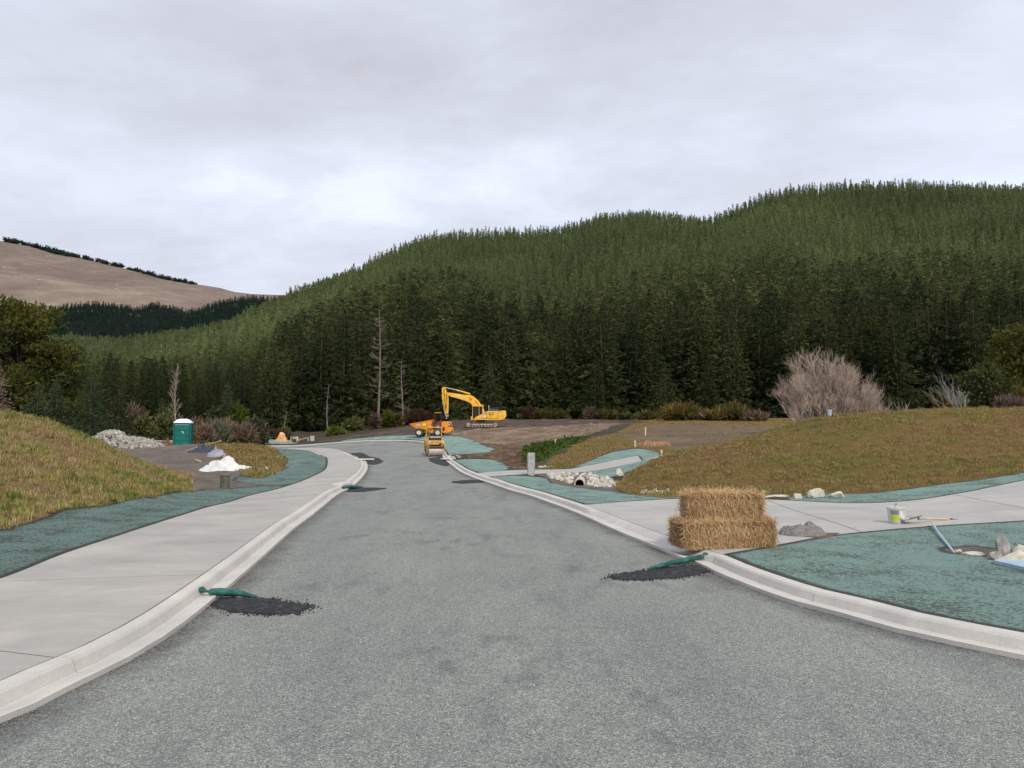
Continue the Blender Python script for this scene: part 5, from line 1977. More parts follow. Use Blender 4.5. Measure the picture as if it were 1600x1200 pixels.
# ------------------------------------------------------------------ site dumper
def wheel(o, c, r, w, rim, name='wheel'):
    b = MB()
    b.lathe([(r * .55, -w / 2), (r * .80, -w / 2 - .01), (r * .95, -w / 2 + .03), (r, -w / 2 + .09), (r, w / 2 - .09), (r * .95, w / 2 - .03), (r * .80, w / 2 + .01), (r * .55, w / 2)], 26, c, 'y')
    wl_ = b.build(name, M_RUB, o, True)
    g = MB()
    for k in range(22):
        a = 2 * math.pi * k / 22
        g.box((c[0] + math.cos(a) * r, c[1] - w * .2, c[2] + math.sin(a) * r), (.05, w * .42, .05), (0, -a, .3))
        g.box((c[0] + math.cos(a + .14) * r, c[1] + w * .2, c[2] + math.sin(a + .14) * r), (.05, w * .42, .05), (0, -a - .14, -.3))
    t_ = g.build('tread', M_RUB, wl_); t_['kind'] = 'stuff'
    b = MB(); b.lathe([(0, -w * .42), (r * .16, -w * .44), (r * .2, -w * .30), (r * .46, -w * .30), (r * .58, -w * .5), (r * .58, w * .4), (0, w * .4)], 20, c, 'y')
    b.build('rim', rim, wl_, True)
    return wl_


def dumper():
    d = 80.0
    x = (671.5 - CU) / FPX * d
    o = thing('site_dumper', 'orange site dumper with its skip pointing left, parked behind the roller', 'dumper', (x, d, H(x, d) + .08), R(-3))
    for wx in (-.93, .93):
        for wy in (-.68, .68):
            wheel(o, (wx, wy, .40), .40, .36, M_RIM)
    # skip: tapered tray
    def shell(yw0, yw1):
        top = [(-1.84, 1.20), (.42, 1.62)]
        b = MB()
        fo = [(-1.84, 1.20), (-1.25, .80), (-.10, .66), (.16, .80), (.42, 1.62)]
        n = len(fo)
        wid = [.98, .80, .72, .74, .86]
        vs = [(a, -w_, c) for (a, c), w_ in zip(fo, wid)] + [(a, w_, c) for (a, c), w_ in zip(fo, wid)]
        vin_ = [(a + (.05 if i < 1 else 0), y_ * .93, c + (.0 if i in (0, 4) else .05)) for (a, y_, c), i in zip(vs, list(range(n)) * 2)]
        vs2 = vs + vin_
        fs = []
        for i in range(n - 1):
            fs.append((i, i + 1, n + i + 1, n + i))
            fs.append((2 * n + i, 3 * n + i, 3 * n + i + 1, 2 * n + i + 1))
        fs.append(tuple(range(n))); fs.append(tuple(range(2 * n - 1, n - 1, -1)))
        fs.append(tuple(range(3 * n - 1, 2 * n - 1, -1))); fs.append(tuple(range(3 * n, 4 * n)))
        b.add(vs2, fs)
        return b
    sk = shell(0, 0).build('skip', M_ORG, o, fix=False)
    b = MB(); b.tube([(-1.84, -.98, 1.20), (.42, -.86, 1.62), (.42, .86, 1.62), (-1.84, .98, 1.20), (-1.84, -.98, 1.20)], .035, 6)
    b.build('skip_rim', M_ORG, sk)
    b = MB()
    for q in (-.75, -.1): b.tube([(q, -.83 , 1.36 + q * .18), (q + .06, -.78, .78)], .03, 5)
    b.build('rib', M_ORG, sk)
    text_part(sk, 'JCB', .26, (-1.02, -.905, 1.10), (R(80), R(-5), 0), M_WHITE, depth=.01)
    b = MB(); b.lathe([(0, -.012), (.15, -.012), (.15, .012), (0, .012)], 18, (-.42, -.86, 1.16), 'y'); b.build('round_decal', two('decal_yellow', (.85, .62, .03), (.75, .5, .03)), sk)
    b = MB(); b.prism([(-1.1, .55), (-.75, .72), (-.2, .66), (.4, .74), (1.0, .62), (1.9, .60), (1.9, .38), (-1.05, .36)], -.34, .34); b.build('chassis', M_ORG, o)
    b = MB(); b.box((.16, 0, .85), (.28, 1.0, .32), bev=.04); b.box((-.05, -.5, .62), (.36, .12, .30), bev=.04); b.build('skip_pivot', M_ORG, o)
    b = MB(); b.prism([(1.28, .56), (1.28, 1.40), (1.40, 1.48), (2.05, 1.47), (2.18, 1.38), (2.18, .95), (2.30, .85), (2.36, .60), (2.0, .38), (1.4, .36)], -.62, .62)
    b.build('engine_cover', M_ORG, o)
    b = MB(); b.box((2.06, -.42, 1.12), (.30, .46, .44), bev=.08); b.build('lamp_housing', M_BLK, o)
    b = MB(); b.lathe([(0, -.04), (.07, -.04), (.07, .02), (0, .02)], 12, (2.06, -.67, 1.14), 'y'); b.build('headlight', M_LAMP, o)
    b = MB(); b.box((1.5, -.64, .74), (.22, .06, .34), bev=.02); b.build('footstep', M_BLK, o)
    b = MB(); b.box((.62, 0, .78), (.55, .9, .12), bev=.03); b.build('floor_plate', M_BLK, o)
    b = MB(); b.box((.95, 0, 1.04), (.42, .50, .14), bev=.05); b.box((1.10, 0, 1.34), (.12, .46, .52), bev=.05); b.build('seat', M_RED, o)
    b = MB(); b.tube([(.35, 0, .8), (.50, 0, 1.32)], .035, 8); b.build('steering_column', M_BLK, o)
    b = MB(); b.lathe([(.17, -.015), (.20, -.015), (.20, .015), (.17, .015), (.17, -.015)], 18, (.50, 0, 1.36), 'z'); b.build('steering_wheel', M_BLK, o)
    b = MB(); b.tube([(1.30, -.52, .9), (1.30, -.52, 1.7), (1.12, -.50, 2.30), (1.12, .50, 2.30), (1.30, .52, 1.7), (1.30, .52, .9)], .045, 8); b.build('roll_bar', M_BLK, o)
    b = MB(); b.box((.85, 0, 2.36), (.62, .9, .07), (0, R(-3), 0), bev=.03); b.build('canopy', M_ORG, o)
    b = MB(); b.tube([(1.12, -.3, 2.30), (1.12, -.3, 2.40)], .04, 8); b.build('beacon', two('amber_beacon', (.8, .25, .02), (.7, .2, .02), 3, .3), o)


dumper()


# ------------------------------------------------------------------ tandem roller
def roller():
    d = 60.5
    x = (679 - CU) / FPX * d
    o = thing('road_roller', 'small ochre tandem road roller standing on the seal by the right kerb', 'road roller', (x, d, H(x, d)), R(13))
    # local axes: -y faces the camera
    def drum(yc):
        b = MB()
        b.lathe([(0, -.52), (.33, -.52), (.36, -.545), (.36, .545), (.33, .52), (0, .52)], 40, (0, yc, .36), 'x')
        dr = b.build('drum', M_DRUM, o, True)
        for s in (-1, 1):
            h = MB(); h.lathe([(0, s * .53), (.10, s * .53), (.10, s * .57), (0, s * .57)], 14, (0, yc, .36), 'x'); h.build('drum_hub', M_BLK, dr)
    for yc in (-.75, .95):
        drum(yc)
        b = MB()
        for s in (-1, 1):
            b.prism([(yc - .16, .30), (yc + .16, .30), (yc + .26, .86), (yc + .2, 1.02), (yc - .3, 1.02), (yc - .34, .86)], s * .61 - .03, s * .61 + .03, 'x')
        b.build('drum_yoke', M_ROLY, o)
        b = MB(); b.box((0, yc - .36 if yc < 0 else yc + .36, .62), (1.06, .05, .10)); b.build('scraper', M_BLK, o)
    b = MB(); b.box((0, -.78, .98), (1.22, .62, .34), bev=.05); b.build('front_hood', M_ROLY, o)
    b = MB(); b.box((-.30, -1.096, 1.02), (.20, .012, .14)); b.box((.08, -1.096, 1.0), (.12, .012, .10)); b.build('decal', M_GREYL, o)
    b = MB(); b.box((.30, -1.10, .90), (.20, .03, .09), bev=.01); b.build('vent', M_BLK, o)
    for sx in (-.48, .50):
        b = MB(); b.lathe([(0, -.03), (.06, -.03), (.06, .03), (0, .03)], 12, (sx, -1.11, 1.05), 'y'); b.build('headlight', M_LAMP, o)
    b = MB(); b.box((0, .95, 1.0), (1.22, .95, .40), bev=.06); b.build('rear_hood', M_ROLY, o)
    b = MB(); b.box((0, .05, .62), (.80, 1.1, .40), bev=.05); b.build('frame', M_ROLY, o)
    b = MB(); b.box((0, -.30, 1.30), (.95, .26, .30), taper=(.9, .7), bev=.04); b.build('dashboard', M_BLK, o)
    b = MB(); b.box((0, -.45, 1.40), (.80, .03, .13)); b.build('instrument_panel', M_STEEL, o)
    b = MB(); b.tube([(0, -.2, 1.3), (0, -.02, 1.55)], .03, 8); b.lathe([(.16, -.015), (.19, -.015), (.19, .015), (.16, .015), (.16, -.015)], 18, (0, -.02, 1.56), 'z'); b.build('steering_wheel', M_BLK, o)
    b = MB(); b.box((0, .45, 1.24), (.50, .45, .12), bev=.04); b.box((0, .68, 1.48), (.46, .10, .42), bev=.04); b.build('seat', M_BLK, o)
    b = MB()
    for s in (-1, 1):
        b.tube([(s * .60, .40, .75), (s * .60, .40, 1.3), (s * .56, .30, 2.12)], .04, 8)
    b.tube([(-.58, .30, 2.12), (.58, .30, 2.12)], .045, 8)
    b.build('roll_bar', M_ROLY, o)
    b = MB()
    for s in (-1, 1): b.box((s * .30, .22, 2.16), (.14, .12, .10), bev=.02)
    b.build('work_light', M_LAMP, o)
    b = MB()
    for s in (-1, 1): b.tube([(s * .52, -.55, 1.12), (s * .54, -.55, 1.45), (s * .54, -.05, 1.45), (s * .54, -.05, 1.1)], .02, 6)
    b.build('handrail', M_ROLY, o)


roller()


# ------------------------------------------------------------------ portable toilet
def toilet():
    d = 60
    x = (287.5 - CU) / FPX * d
    o = thing('portable_toilet', 'teal green portable toilet with a white roof standing on the dirt yard', 'portable toilet', (x, d, H(x, d) + .06), R(14))
    w, dp, h = 1.24, 1.16, 2.0
    b = MB(); b.box((0, 0, .06), (w + .08, dp + .08, .12), bev=.03); b.build('skid_base', M_STEEL, o)
    b = MB(); b.box((0, .02, .12 + (h - .12) / 2), (w - .06, dp - .08, h - .12)); b.build('cabin', M_PORTAD, o)
    for sx in (-1, 1):
        for sy in (-1, 1):
            b = MB(); b.box((sx * (w / 2 - .035), sy * (dp / 2 - .035), .12 + (h - .12) / 2), (.09, .09, h - .12), bev=.02); b.build('corner_post', M_PORTA, o)
    dr = MB(); dr.box((-.01, -dp / 2 + .0, 1.0), (w - .22, .05, 1.66), bev=.015)
    door = dr.build('door', M_PORTA, o)
    for zz in (.42, .78, 1.16, 1.52):
        b = MB(); b.box((-.01, -dp / 2 - .03, zz), (w - .38, .03, .20), bev=.02); b.build('door_rib', M_PORTA, door)
    b = MB(); b.box((.02, -dp / 2 - .05, 1.34), (.16, .014, .035)); b.box((.10, -dp / 2 - .052, 1.25), (.035, .014, .10)); b.build('sign', M_ROOFW, door)
    b = MB(); b.box((.40, -dp / 2 - .05, 1.02), (.05, .05, .14), bev=.01); b.build('handle', M_BLK, door)
    b = MB()
    for k in range(9): b.box((-.44 + k * .11, -dp / 2 + .01, 1.87), (.07, .03, .05))
    b.build('name_strip', M_LBLUE, o)
    b = MB()
    for k in range(5): b.box((w / 2 - .005, -.3 + k * .15, 1.84), (.02, .09, .06))
    for k in range(3): b.box((w / 2 - .005, .02, .4 + k * .5), (.03, .8, .30), bev=.01)
    b.build('side_panel', M_PORTAD, o)
    b = MB()
    vs = []
    for (sx_, sy_, zz) in ((.62, .60, h), (.62, .60, h + .05), (.38, .38, h + .26), (.30, .30, h + .29)):
        vs += [(-sx_, -sy_, zz), (sx_, -sy_, zz), (sx_, sy_, zz), (-sx_, sy_, zz)]
    fs = [(0, 3, 2, 1), (12, 13, 14, 15)]
    for i in range(3):
        for k in range(4):
            k2 = (k + 1) % 4
            fs.append((i * 4 + k, i * 4 + k2, i * 4 + 4 + k2, i * 4 + 4 + k))
    b.add(vs, fs)
    rf = b.build('roof', M_ROOFW, o)
    b = MB()
    for s in (-.16, 0, .16): b.box((s, 0, h + .30), (.08, .55, .05), bev=.02)
    b.build('roof_ridge', M_ROOFW, rf)


toilet()


# ------------------------------------------------------------------ rocks
def rock_mesh(seed, flat=.7, sub=2, jag=.35):
    r = random.Random(seed)
    bm = bmesh.new()
    bmesh.ops.create_icosphere(bm, subdivisions=sub, radius=.5)
    # cut by random planes: faceted quarry stone
    pl = [(Vector((r.gauss(0, 1), r.gauss(0, 1), r.gauss(0, 1))).normalized(), r.uniform(.26, .42)) for _ in range(9)]
    for v in bm.verts:
        p_ = v.co
        for n_, dd in pl:
            k = p_.dot(n_)
            if k > dd: p_ = p_ - n_ * (k - dd)
        p_ = p_ * (1 + .10 * mnoise.noise(p_ * 4 + Vector((seed, 0, 0))))
        v.co = Vector((p_.x, p_.y, p_.z * flat))
    me = bpy.data.meshes.new('rock')
    bm.to_mesh(me); bm.free()
    return me


def rockset(mat, n, flat=.7, sub=2, s0=0):
    out = []
    for k in range(n):
        m = rock_mesh(s0 + k, flat, sub); m.materials.append(mat); out.append(m)
    return out


RK = rockset(M_ROCK, 5, .75, 1, 10) + rockset(M_ROCKG, 4, .75, 1, 30) + rockset(M_ROCKW, 3, .75, 1, 50)


def rock_child(parent, loc, s, r, meshes, name='rock'):
    c = bpy.data.objects.new(name, r.choice(meshes)); COL.objects.link(c)
    c.parent = parent; c.location = loc
    c.rotation_euler = (r.uniform(0, 6.28), r.uniform(0, 6.28), r.uniform(0, 6.28))
    c.scale = (s * r.uniform(.8, 1.3), s * r.uniform(.8, 1.2), s * r.uniform(.7, 1.1))
    return c


def rock_heap():
    d = 58.5
    x = (203 - CU) / FPX * d
    y = d
    o = thing('rock_heap', 'heap of broken grey quarry rocks in the dirt yard left of the portable toilet', 'rock heap', (x, y, H(x, y)))
    r = random.Random(8)
    px = d / FPX

    def hz_(qx, qy):       # heap surface
        u = qx / px
        a = max(0, 1 - ((u + 26) / 34) ** 2) * 1.45
        b_ = max(0, 1 - ((u - 5) / 50) ** 2) * .95
        return max(a, b_) * max(0, 1 - (qy / 2.2) ** 2) ** .8
    g = MB()
    nx, ny = 40, 14
    for j in range(ny + 1):
        for i in range(nx + 1):
            qx = (-62 + 118 * i / nx) * px; qy = -2.4 + 4.8 * j / ny
            g.v.append((qx, qy, hz_(qx, qy) * .92 + H(x + qx, y + qy) - H(x, y) + .02 + .05 * mnoise.noise((qx * 3, qy * 3, 0))))
    for j in range(ny):
        for i in range(nx):
            a = j * (nx + 1) + i
            g.f.append((a, a + 1, a + nx + 2, a + nx + 1))
    g.build('core', M_MUD, o, True)
    pts_ = []
    while len(pts_) < 300:
        qx = r.uniform(-60, 52) * px; qy = r.uniform(-2.2, .9)
        hh_ = hz_(qx, qy)
        if hh_ < .04 and r.random() > .25: continue
        pts_.append((qx, qy, hh_))
    for qx, qy, hh_ in pts_:
        rock_child(o, (qx, qy, hh_ * .95 + H(x + qx, y + qy) - H(x, y) + .10), r.uniform(.28, .56), r, RK[:9])
    # smaller infill
    f = []
    V_, F_ = [], []
    base = RK[0]
    bv = np.array([v.co[:] for v in base.vertices]); bf = np.array([p_.vertices[:] for p_ in base.polygons])
    for k in range(700):
        qx = r.uniform(-60, 54) * px; qy = r.uniform(-2.3, 1.0); hh_ = hz_(qx, qy)
        if hh_ < .02 and r.random() > .1: continue
        M3 = np.array(Euler((r.uniform(0, 6), r.uniform(0, 6), r.uniform(0, 6))).to_matrix()) * r.uniform(.10, .24)
        V_.append(bv @ M3.T + np.array([qx, qy, hh_ * .95 + H(x + qx, y + qy) - H(x, y) + .08])); F_.append(bf + len(bv) * len(F_))
    me = mesh_np('small_stones', np.concatenate(V_), np.concatenate(F_)); 
    q = link('small_stones', me, o, M_ROCK); q['kind'] = 'stuff'


rock_heap()


def lump(name, label, cat, u, d, wpx, hpx, dep, mat, seed, n=16, amp=.25, zoff=0.0, group=None, sharp=False, profile=None, rz=0.0):
    """soft irregular heap on the ground; width and height as seen"""
    x = (u - CU) / FPX * d
    px = d / FPX
    w, h = wpx * px, hpx * px
    o = thing(name, label, cat, (x, d, H(x, d) + .07 + zoff), rz, group)
    b = MB()
    m = n
    for j in range(m + 1):
        for i in range(m + 1):
            a, c = i / m * 2 - 1, j / m * 2 - 1
            rr = math.hypot(a, c)
            k = 1 - min(1, rr) ** 2
            if profile: hh_ = np.interp(a, [p_[0] for p_ in profile], [p_[1] for p_ in profile]) * (1 - c * c)
            else: hh_ = k ** .7
            nz = mnoise.fractal((a * 2.2 + seed, c * 2.2, seed), .7, 2.0, 4)
            q = max(0, hh_ * (1 + amp * nz * 2) + (amp * .35 * mnoise.noise((a * 7, c * 7, seed)) if hh_ > .02 else 0))
            wx, wy = a * w / 2 * (1 + .15 * nz), c * dep / 2 * (1 + .15 * nz)
            b.v.append((wx, wy, q * h - .03 + (H(x + wx, d + wy) - H(x, d))))
    for j in range(m):
        for i in range(m):
            a = j * (m + 1) + i
            b.f.append((a, a + 1, a + m + 2, a + m + 1))
    b.build('heap', mat, o, not sharp)
    return o


lump('dirt_clod', 'large reddish dirt lump between the rock heap and the portable toilet', 'dirt lump', 261, 60, 26, 14, 1.0, M_CLAY, 3, 14, .5, sharp=True)
lump('dirt_heap', 'low brown dirt heap behind the right end of the rock heap', 'dirt heap', 238, 61.5, 44, 12, 1.6, M_REDSOIL, 5, 14, .3)
lump('white_tarpaulin', 'crumpled bright white tarpaulin heaped on the dirt behind the green bollard', 'tarpaulin', 352, 37.5, 80, 27, 1.5, M_TARPW, 6, 46, .20, rz=-.4,
     profile=[(-1, .05), (-.85, .22), (-.5, .48), (-.25, .66), (-.12, .74), (.10, .72), (.3, .52), (.55, .26), (.8, .12), (.92, .26), (1, .05)])
lump('grey_sheet_bundle', 'crumpled grey sheeting bundle lying behind the white tarpaulin', 'sheet bundle', 341, 43.5, 30, 11, .7, M_TARPG, 7, 22, .45)
lump('navy_sheet_bundle', 'dark navy plastic sheeting lying by the timber plank below the portable toilet', 'sheet bundle', 320, 45, 50, 6, 1.2, M_TARPB, 8, 30, .9)


def plank(label, a, b_, w, t, mat, name='timber_plank', cat='plank', za=.12, zb=.12, rad=None):
    """a, b_ = (u, depth)"""
    p0 = Vector(on(a[0], a[1], za)); p1 = Vector(on(b_[0], b_[1], zb))
    o = thing(name, label, cat, tuple(p0))
    q = MB()
    if rad: q.tube([Vector((0, 0, 0)), (p1 - p0) * .5 + Vector((0, 0, .0)), p1 - p0], rad, 8)
    else:
        L = (p1 - p0).length; dd = (p1 - p0)
        rz = math.atan2(dd.y, dd.x); ry = -math.asin(dd.z / L)
        q.box(dd / 2, (L, w, t), (0, ry, rz))
    q.build('board' if not rad else 'pipe', mat, o)
    return o


plank('long pale timber plank lying below the portable toilet across navy sheeting', (284, 51), (346, 47), .10, .05, M_WOOD, za=.06, zb=.42)
plank('short broken timber offcut lying left of the navy sheeting', (308, 42), (316, 41.3), .08, .04, M_WOOD)
plank('thin pale stick lying on the grassy island right of the white tarpaulin', (394, 33.5), (412, 32), .05, .03, M_WOOD, 'stick', 'stick')


def curved_pipe(label, pts, rad, mat, name='pipe', cat='pipe', n=8):
    P_ = [Vector(on(u, d, .1 + zz)) for u, d, zz in pts]
    o = thing(name, label, cat, tuple(P_[0]))
    sm_ = []
    for i in range(len(P_) - 1):
        p0 = P_[max(i - 1, 0)]; p1, p2 = P_[i], P_[i + 1]; p3 = P_[min(i + 2, len(P_) - 1)]
        for k in range(5):
            t_ = k / 5
            sm_.append(.5 * ((2 * p1) + (-p0 + p2) * t_ + (2 * p0 - 5 * p1 + 4 * p2 - p3) * t_ ** 2 + (-p0 + 3 * p1 - 3 * p2 + p3) * t_ ** 3) - P_[0])
    sm_.append(P_[-1] - P_[0])
    b = MB(); b.tube(sm_, rad, n); b.build('tube', mat, o, True)
    return o


curved_pipe('black pipe arching out of the rock heap towards the portable toilet', [(200, 61, .6), (215, 61.5, .95), (228, 62, .85), (240, 62, .4)], .05, M_BPIPE)
curved_pipe('straight black pipe lying behind the left end of the rock heap', [(128, 62, .35), (150, 62, .38), (172, 62, .40)], .07, M_BPIPE)


# grey green bollard in front of the tarpaulin
def bollard():
    u, d = 354, 25.3
    x, y, z = on(u, d, .05)
    o = thing('bollard', 'grey green cylindrical plastic bollard on the mulch verge in front of the white tarpaulin', 'bollard', (x, y, z))
    b = MB(); b.lathe([(.135, 0), (.14, .02), (.138, .40), (.145, .405), (.145, .44), (.13, .455), (0, .46)], 24); b.build('body', M_SAGE, o, True)
    b = MB(); b.box((0, -.139, .24), (.03, .01, .04)); b.build('latch', M_BLK, o)
    b = MB(); b.lathe([(.147, .405), (.15, .41), (.15, .43), (.147, .435)], 24); b.build('lid_rim', M_SAGE, o)


bollard()


def marker_post(u, vb, vt, d, w, mat, label, name='marker_post', cat='post', dx=.12, cap=None):
    x, y, z = on(u, d, .05)
    h = (vb - vt) / FPX * d
    o = thing(name, label, cat, (x, y, z), R(18))
    b = MB(); b.box((0, 0, h / 2), (w, dx, h), bev=.01); b.build('shaft', mat, o)
    if cap:
        b = MB(); b.box((0, 0, h + .015), (w + .03, dx + .03, .03), bev=.008); b.build('cap', cap, o)
    return o


# utility pillar beside the second drive
def pillar():
    u, d = 829.5, 30.6
    x, y, z = on(u, d, .03)
    o = thing('service_pillar', 'pale grey rectangular concrete pillar standing beside the narrow driveway', 'pillar', (x, y, z), R(-12))
    b = MB(); b.box((0.02, 0, .45), (.24, .22, .90), bev=.012); b.build('pillar_body', M_CGREY, o)
    b = MB(); b.box((-.113, -.02, .44), (.03, .16, .86), bev=.006); b.build('left_face', two('dark_grey_face', (.22, .23, .23), (.17, .18, .18)), o)  # thin box, darker than the body, as the pillar's left face
    b = MB(); b.box((.02, -.113, .80), (.16, .012, .10)); b.build('panel_cover', M_CGREY, o)


pillar()
b_ = marker_post(488.5, 694, 685, 90, .45, M_CGREY, 'small grey concrete block beside the pink trailer drawbar beyond the far kerb', 'concrete_block', 'concrete block', .4, M_CGREY)
for (u, vb, vt, d, lb) in ((1008, 679, 664.5, 58, 'wooden survey stake standing furthest away on the brown plateau'),
                           (991.5, 702, 690, 46, 'wooden survey stake at the top of the mulch behind the narrow driveway'),
                           (1033, 709, 697, 38.5, 'thicker wooden survey stake at the right end of the narrow driveway'),
                           (867.5, 701, 692, 60, 'short wooden stake standing in the green weeds')):
    x, y, z = on(u, d, .05)
    h = (vb - vt) / FPX * d
    o = thing('survey_stake', lb, 'stake', (x, y, z), R(rng.uniform(-20, 20)), tilt=(R(rng.uniform(-3, 3)), R(rng.uniform(-3, 3))))
    b = MB(); b.box((0, 0, h / 2 - .03), (.075, .06, h + .06)); b.add([(-.02, -.015, -.15), (.02, -.015, -.15), (.02, .015, -.15), (-.02, .015, -.15)], [(0, 1, 2, 3)])
    b.build('stake_shaft', M_STAKE, o)
def pole():
    u, d = 1296, 33.5
    x, y, z = on(u, d, .0)
    o = thing('pipe_stub', 'pale blue grey upright pipe on the crest of the right mound before the willow', 'pipe', (x, y, z))
    b = MB(); b.lathe([(.085, -.1), (.085, .34), (.095, .34), (.095, .40), (.085, .41), (.07, .41), (.07, .30)], 18); b.build('tube', M_POLEB, o, True)
pole()


# ------------------------------------------------------------------ culvert, riprap
def culvert():
    u, d = 905, 27.7
    px = d / FPX
    x = (u - CU) / FPX * d
    zc = CAMZ - (755.5 - HOR) / FPX * d
    o = thing('culvert_pipe', 'round concrete culvert pipe mouth opening among the white rocks', 'culvert', (x, d, zc), R(-6))
    b = MB(); ro, ri = .185, .145
    b.lathe([(ri, 1.6), (ri, -.05), (ri + .008, -.06), (ro - .008, -.06), (ro, -.05), (ro, 1.6)], 32, (0, 0, 0), 'y')
    b.build('pipe_wall', M_CULV, o, True)
    b = MB(); b.lathe([(0, 1.2), (ri + .01, 1.2)], 24, (0, 0, 0), 'y'); b.build('dark_inside', M_BLK, o)


culvert()
rr = random.Random(21)


def stones(label, cat, name, samples, meshes, s_rng, core=None):
    """one thing made of many stones; samples = world points"""
    c0 = samples[0]
    o = thing(name, label, cat, (c0[0], c0[1], H(c0[0], c0[1])))
    for (x, y, up) in samples:
        s = rr.uniform(*s_rng)
        rock_child(o, (x - c0[0], y - c0[1], H(x, y) + up + s * .12 - H(c0[0], c0[1])), s, rr, meshes)
    return o


RKW = rockset(M_ROCKW, 5, .7, 2, 70) + rockset(M_ROCK, 3, .7, 2, 80)
pts_ = []
while len(pts_) < 230:
    u = rr.uniform(857, 962); v = rr.uniform(742.5, 764)
    lo = np.interp(u, [857, 885, 920, 962], [748, 757, 763, 767]); hi = np.interp(u, [857, 870, 920, 945, 962], [744, 742, 742, 748, 757])
    if not (hi < v < lo): continue
    if abs(u - 905) < 10.5 and v > 746: continue
    x, y = pix(u, v, .05)
    pts_.append((x, y, .05))
stones('bank of white and grey riprap rocks around the culvert mouth', 'rock bank', 'riprap_bank', pts_, RKW, (.12, .30))
pts_ = []
while len(pts_) < 120:
    u = rr.gauss(1022, 12); v = rr.gauss(768.5, 2.3)
    if not (998 < u < 1048 and 764 < v < 774): continue
    pts_.append((*pix(u, v, .08), .06))
stones('small patch of broken white stones at the toe of the right mound beside the driveway', 'stone patch', 'stone_patch', pts_, RKW, (.07, .16))
pts_ = []
while len(pts_) < 60:
    u = rr.uniform(842, 862); v = rr.uniform(729.5, 732.5)
    pts_.append((*pix(u, v, .08), .04))
stones('thin row of small pale stones along the narrow driveway below the grass slope', 'stone row', 'stone_row', pts_, RKW, (.10, .22))
pts_ = [(*pix(rr.uniform(700, 722), rr.uniform(709, 713), .08, rr.uniform(53, 57)), .04) for _ in range(60)]
stones('strip of pale rubble between two sprayed verges near the roller', 'rubble', 'rubble_strip', pts_, RKW, (.10, .26))


def single_rock(u, v, wpx, hpx, label, seed, mat, name='rock', flat=.7, zoff=0, tilt=(0, 0), sink=.25, dep=None):
    x, y = pix(u, v, .09)
    px = y / FPX
    m = rock_mesh(seed, .9, 3); m.materials.append(mat)
    o = bpy.data.objects.new(name, m); COL.objects.link(o)
    w, h = wpx * px, hpx * px
    o.scale = (w * 1.15, (dep or w * .8), h * 1.9)
    o.location = (x, y, H(x, y) + .09 + h * (.5 - sink) + zoff)
    o.rotation_euler = (tilt[0], tilt[1], rr.uniform(-.3, .3))
    tag(o, label, 'rock')
    return o


single_rock(1275, 777, 26, 14, 'tallest pointed white rock at the toe of the right mound', 3, M_ROCKW)
single_rock(1247, 779, 16, 9, 'small white rock just left of the pointed white rock', 5, M_ROCKW)
single_rock(1309, 777, 24, 9, 'low wide white rock right of the pointed white rock', 6, M_ROCKW)
single_rock(1197, 773, 13, 8, 'rounded pale rock just behind the right end of the straw bales', 8, M_ROCKW)
single_rock(1211, 777, 44, 4, 'flat pale slab of stone lying along the driveway edge behind the bales', 9, M_ROCKW)
single_rock(968, 745, 14, 12, 'large pale boulder at the right end of the riprap', 12, M_ROCKW)
single_rock(976, 752, 10, 9, 'small tan boulder beside the large boulder at the end of the riprap', 13, M_CLAY)
single_rock(1497, 863, 11, 5, 'small pale stone at the left end of the row in the muddy swale', 21, M_ROCKW)
single_rock(1521, 868, 30, 8, 'long low pale stone in the muddy swale', 22, M_ROCKW)
single_rock(1556, 876, 26, 13, 'brown grey stone left of the tall upright stone', 23, M_ROCKG)
single_rock(1567, 874, 22, 32, 'tall upright greenish grey stone standing in the swale near the right edge', 24, M_ROCKG, sink=.2)
single_rock(1583, 880, 40, 20, 'broad pale wedge shaped stone in front of the upright stone', 25, M_ROCKW)
single_rock(1598, 874, 26, 28, 'large pinkish white stone cut off by the right edge of the picture', 26, M_ROCKW)
single_rock(416, 735, 5, 6, 'tiny white stone on the edge of the grassy island', 27, M_ROCKW)


def sheet(label, pts, mat, name, cat, th=.012, lift=.05, off=.09, part='panel'):
    """flat thin solid with the outline given in pixels"""
    P_ = [pix(u, v, off) for u, v in pts]
    c = np.mean(P_, 0)
    zc = H(*c) + off
    o = thing(name, label, cat, (c[0], c[1], zc))
    b = MB(); n = len(P_)
    vs = [(x - c[0], y - c[1], H(x, y) + off - zc + lift) for x, y in P_]
    b.add(vs + [(a, q, z - th - lift * .6) for a, q, z in vs], [tuple(range(n)), tuple(range(2 * n - 1, n - 1, -1))] + [(i, (i + 1) % n, n + (i + 1) % n, n + i) for i in range(n)])
    b.build(part, mat, o)
    return o


sheet('pale blue plastic panel lying on the green mulch at the right edge of the picture', [(1553, 882), (1562, 879), (1600, 880), (1640, 882), (1650, 903), (1600, 893)], M_LBLUE, 'plastic_sheet', 'plastic sheet')
curved_pipe('thin pale blue curved plastic strip sticking out of the green mulch below the bucket', [(1450, 13.0, .06), (1456, 12.3, .05), (1465, 11.55, .035), (1475, 10.85, .02), (1485, 10.35, -.02)], .018, M_POLEB, 'plastic_strip', 'plastic strip', 6)
plank('thin pale timber batten lying on the slope right of the narrow driveway end', (999, 34.2), (1029, 35.5), .07, .04, M_WOOD, za=.08, zb=.22)
lump('black_clod', 'small black clod on the mulch below the blue strip', 'clod', 1461, 10.7, 9, 3.5, .08, M_BLK, 4, 8, .3)


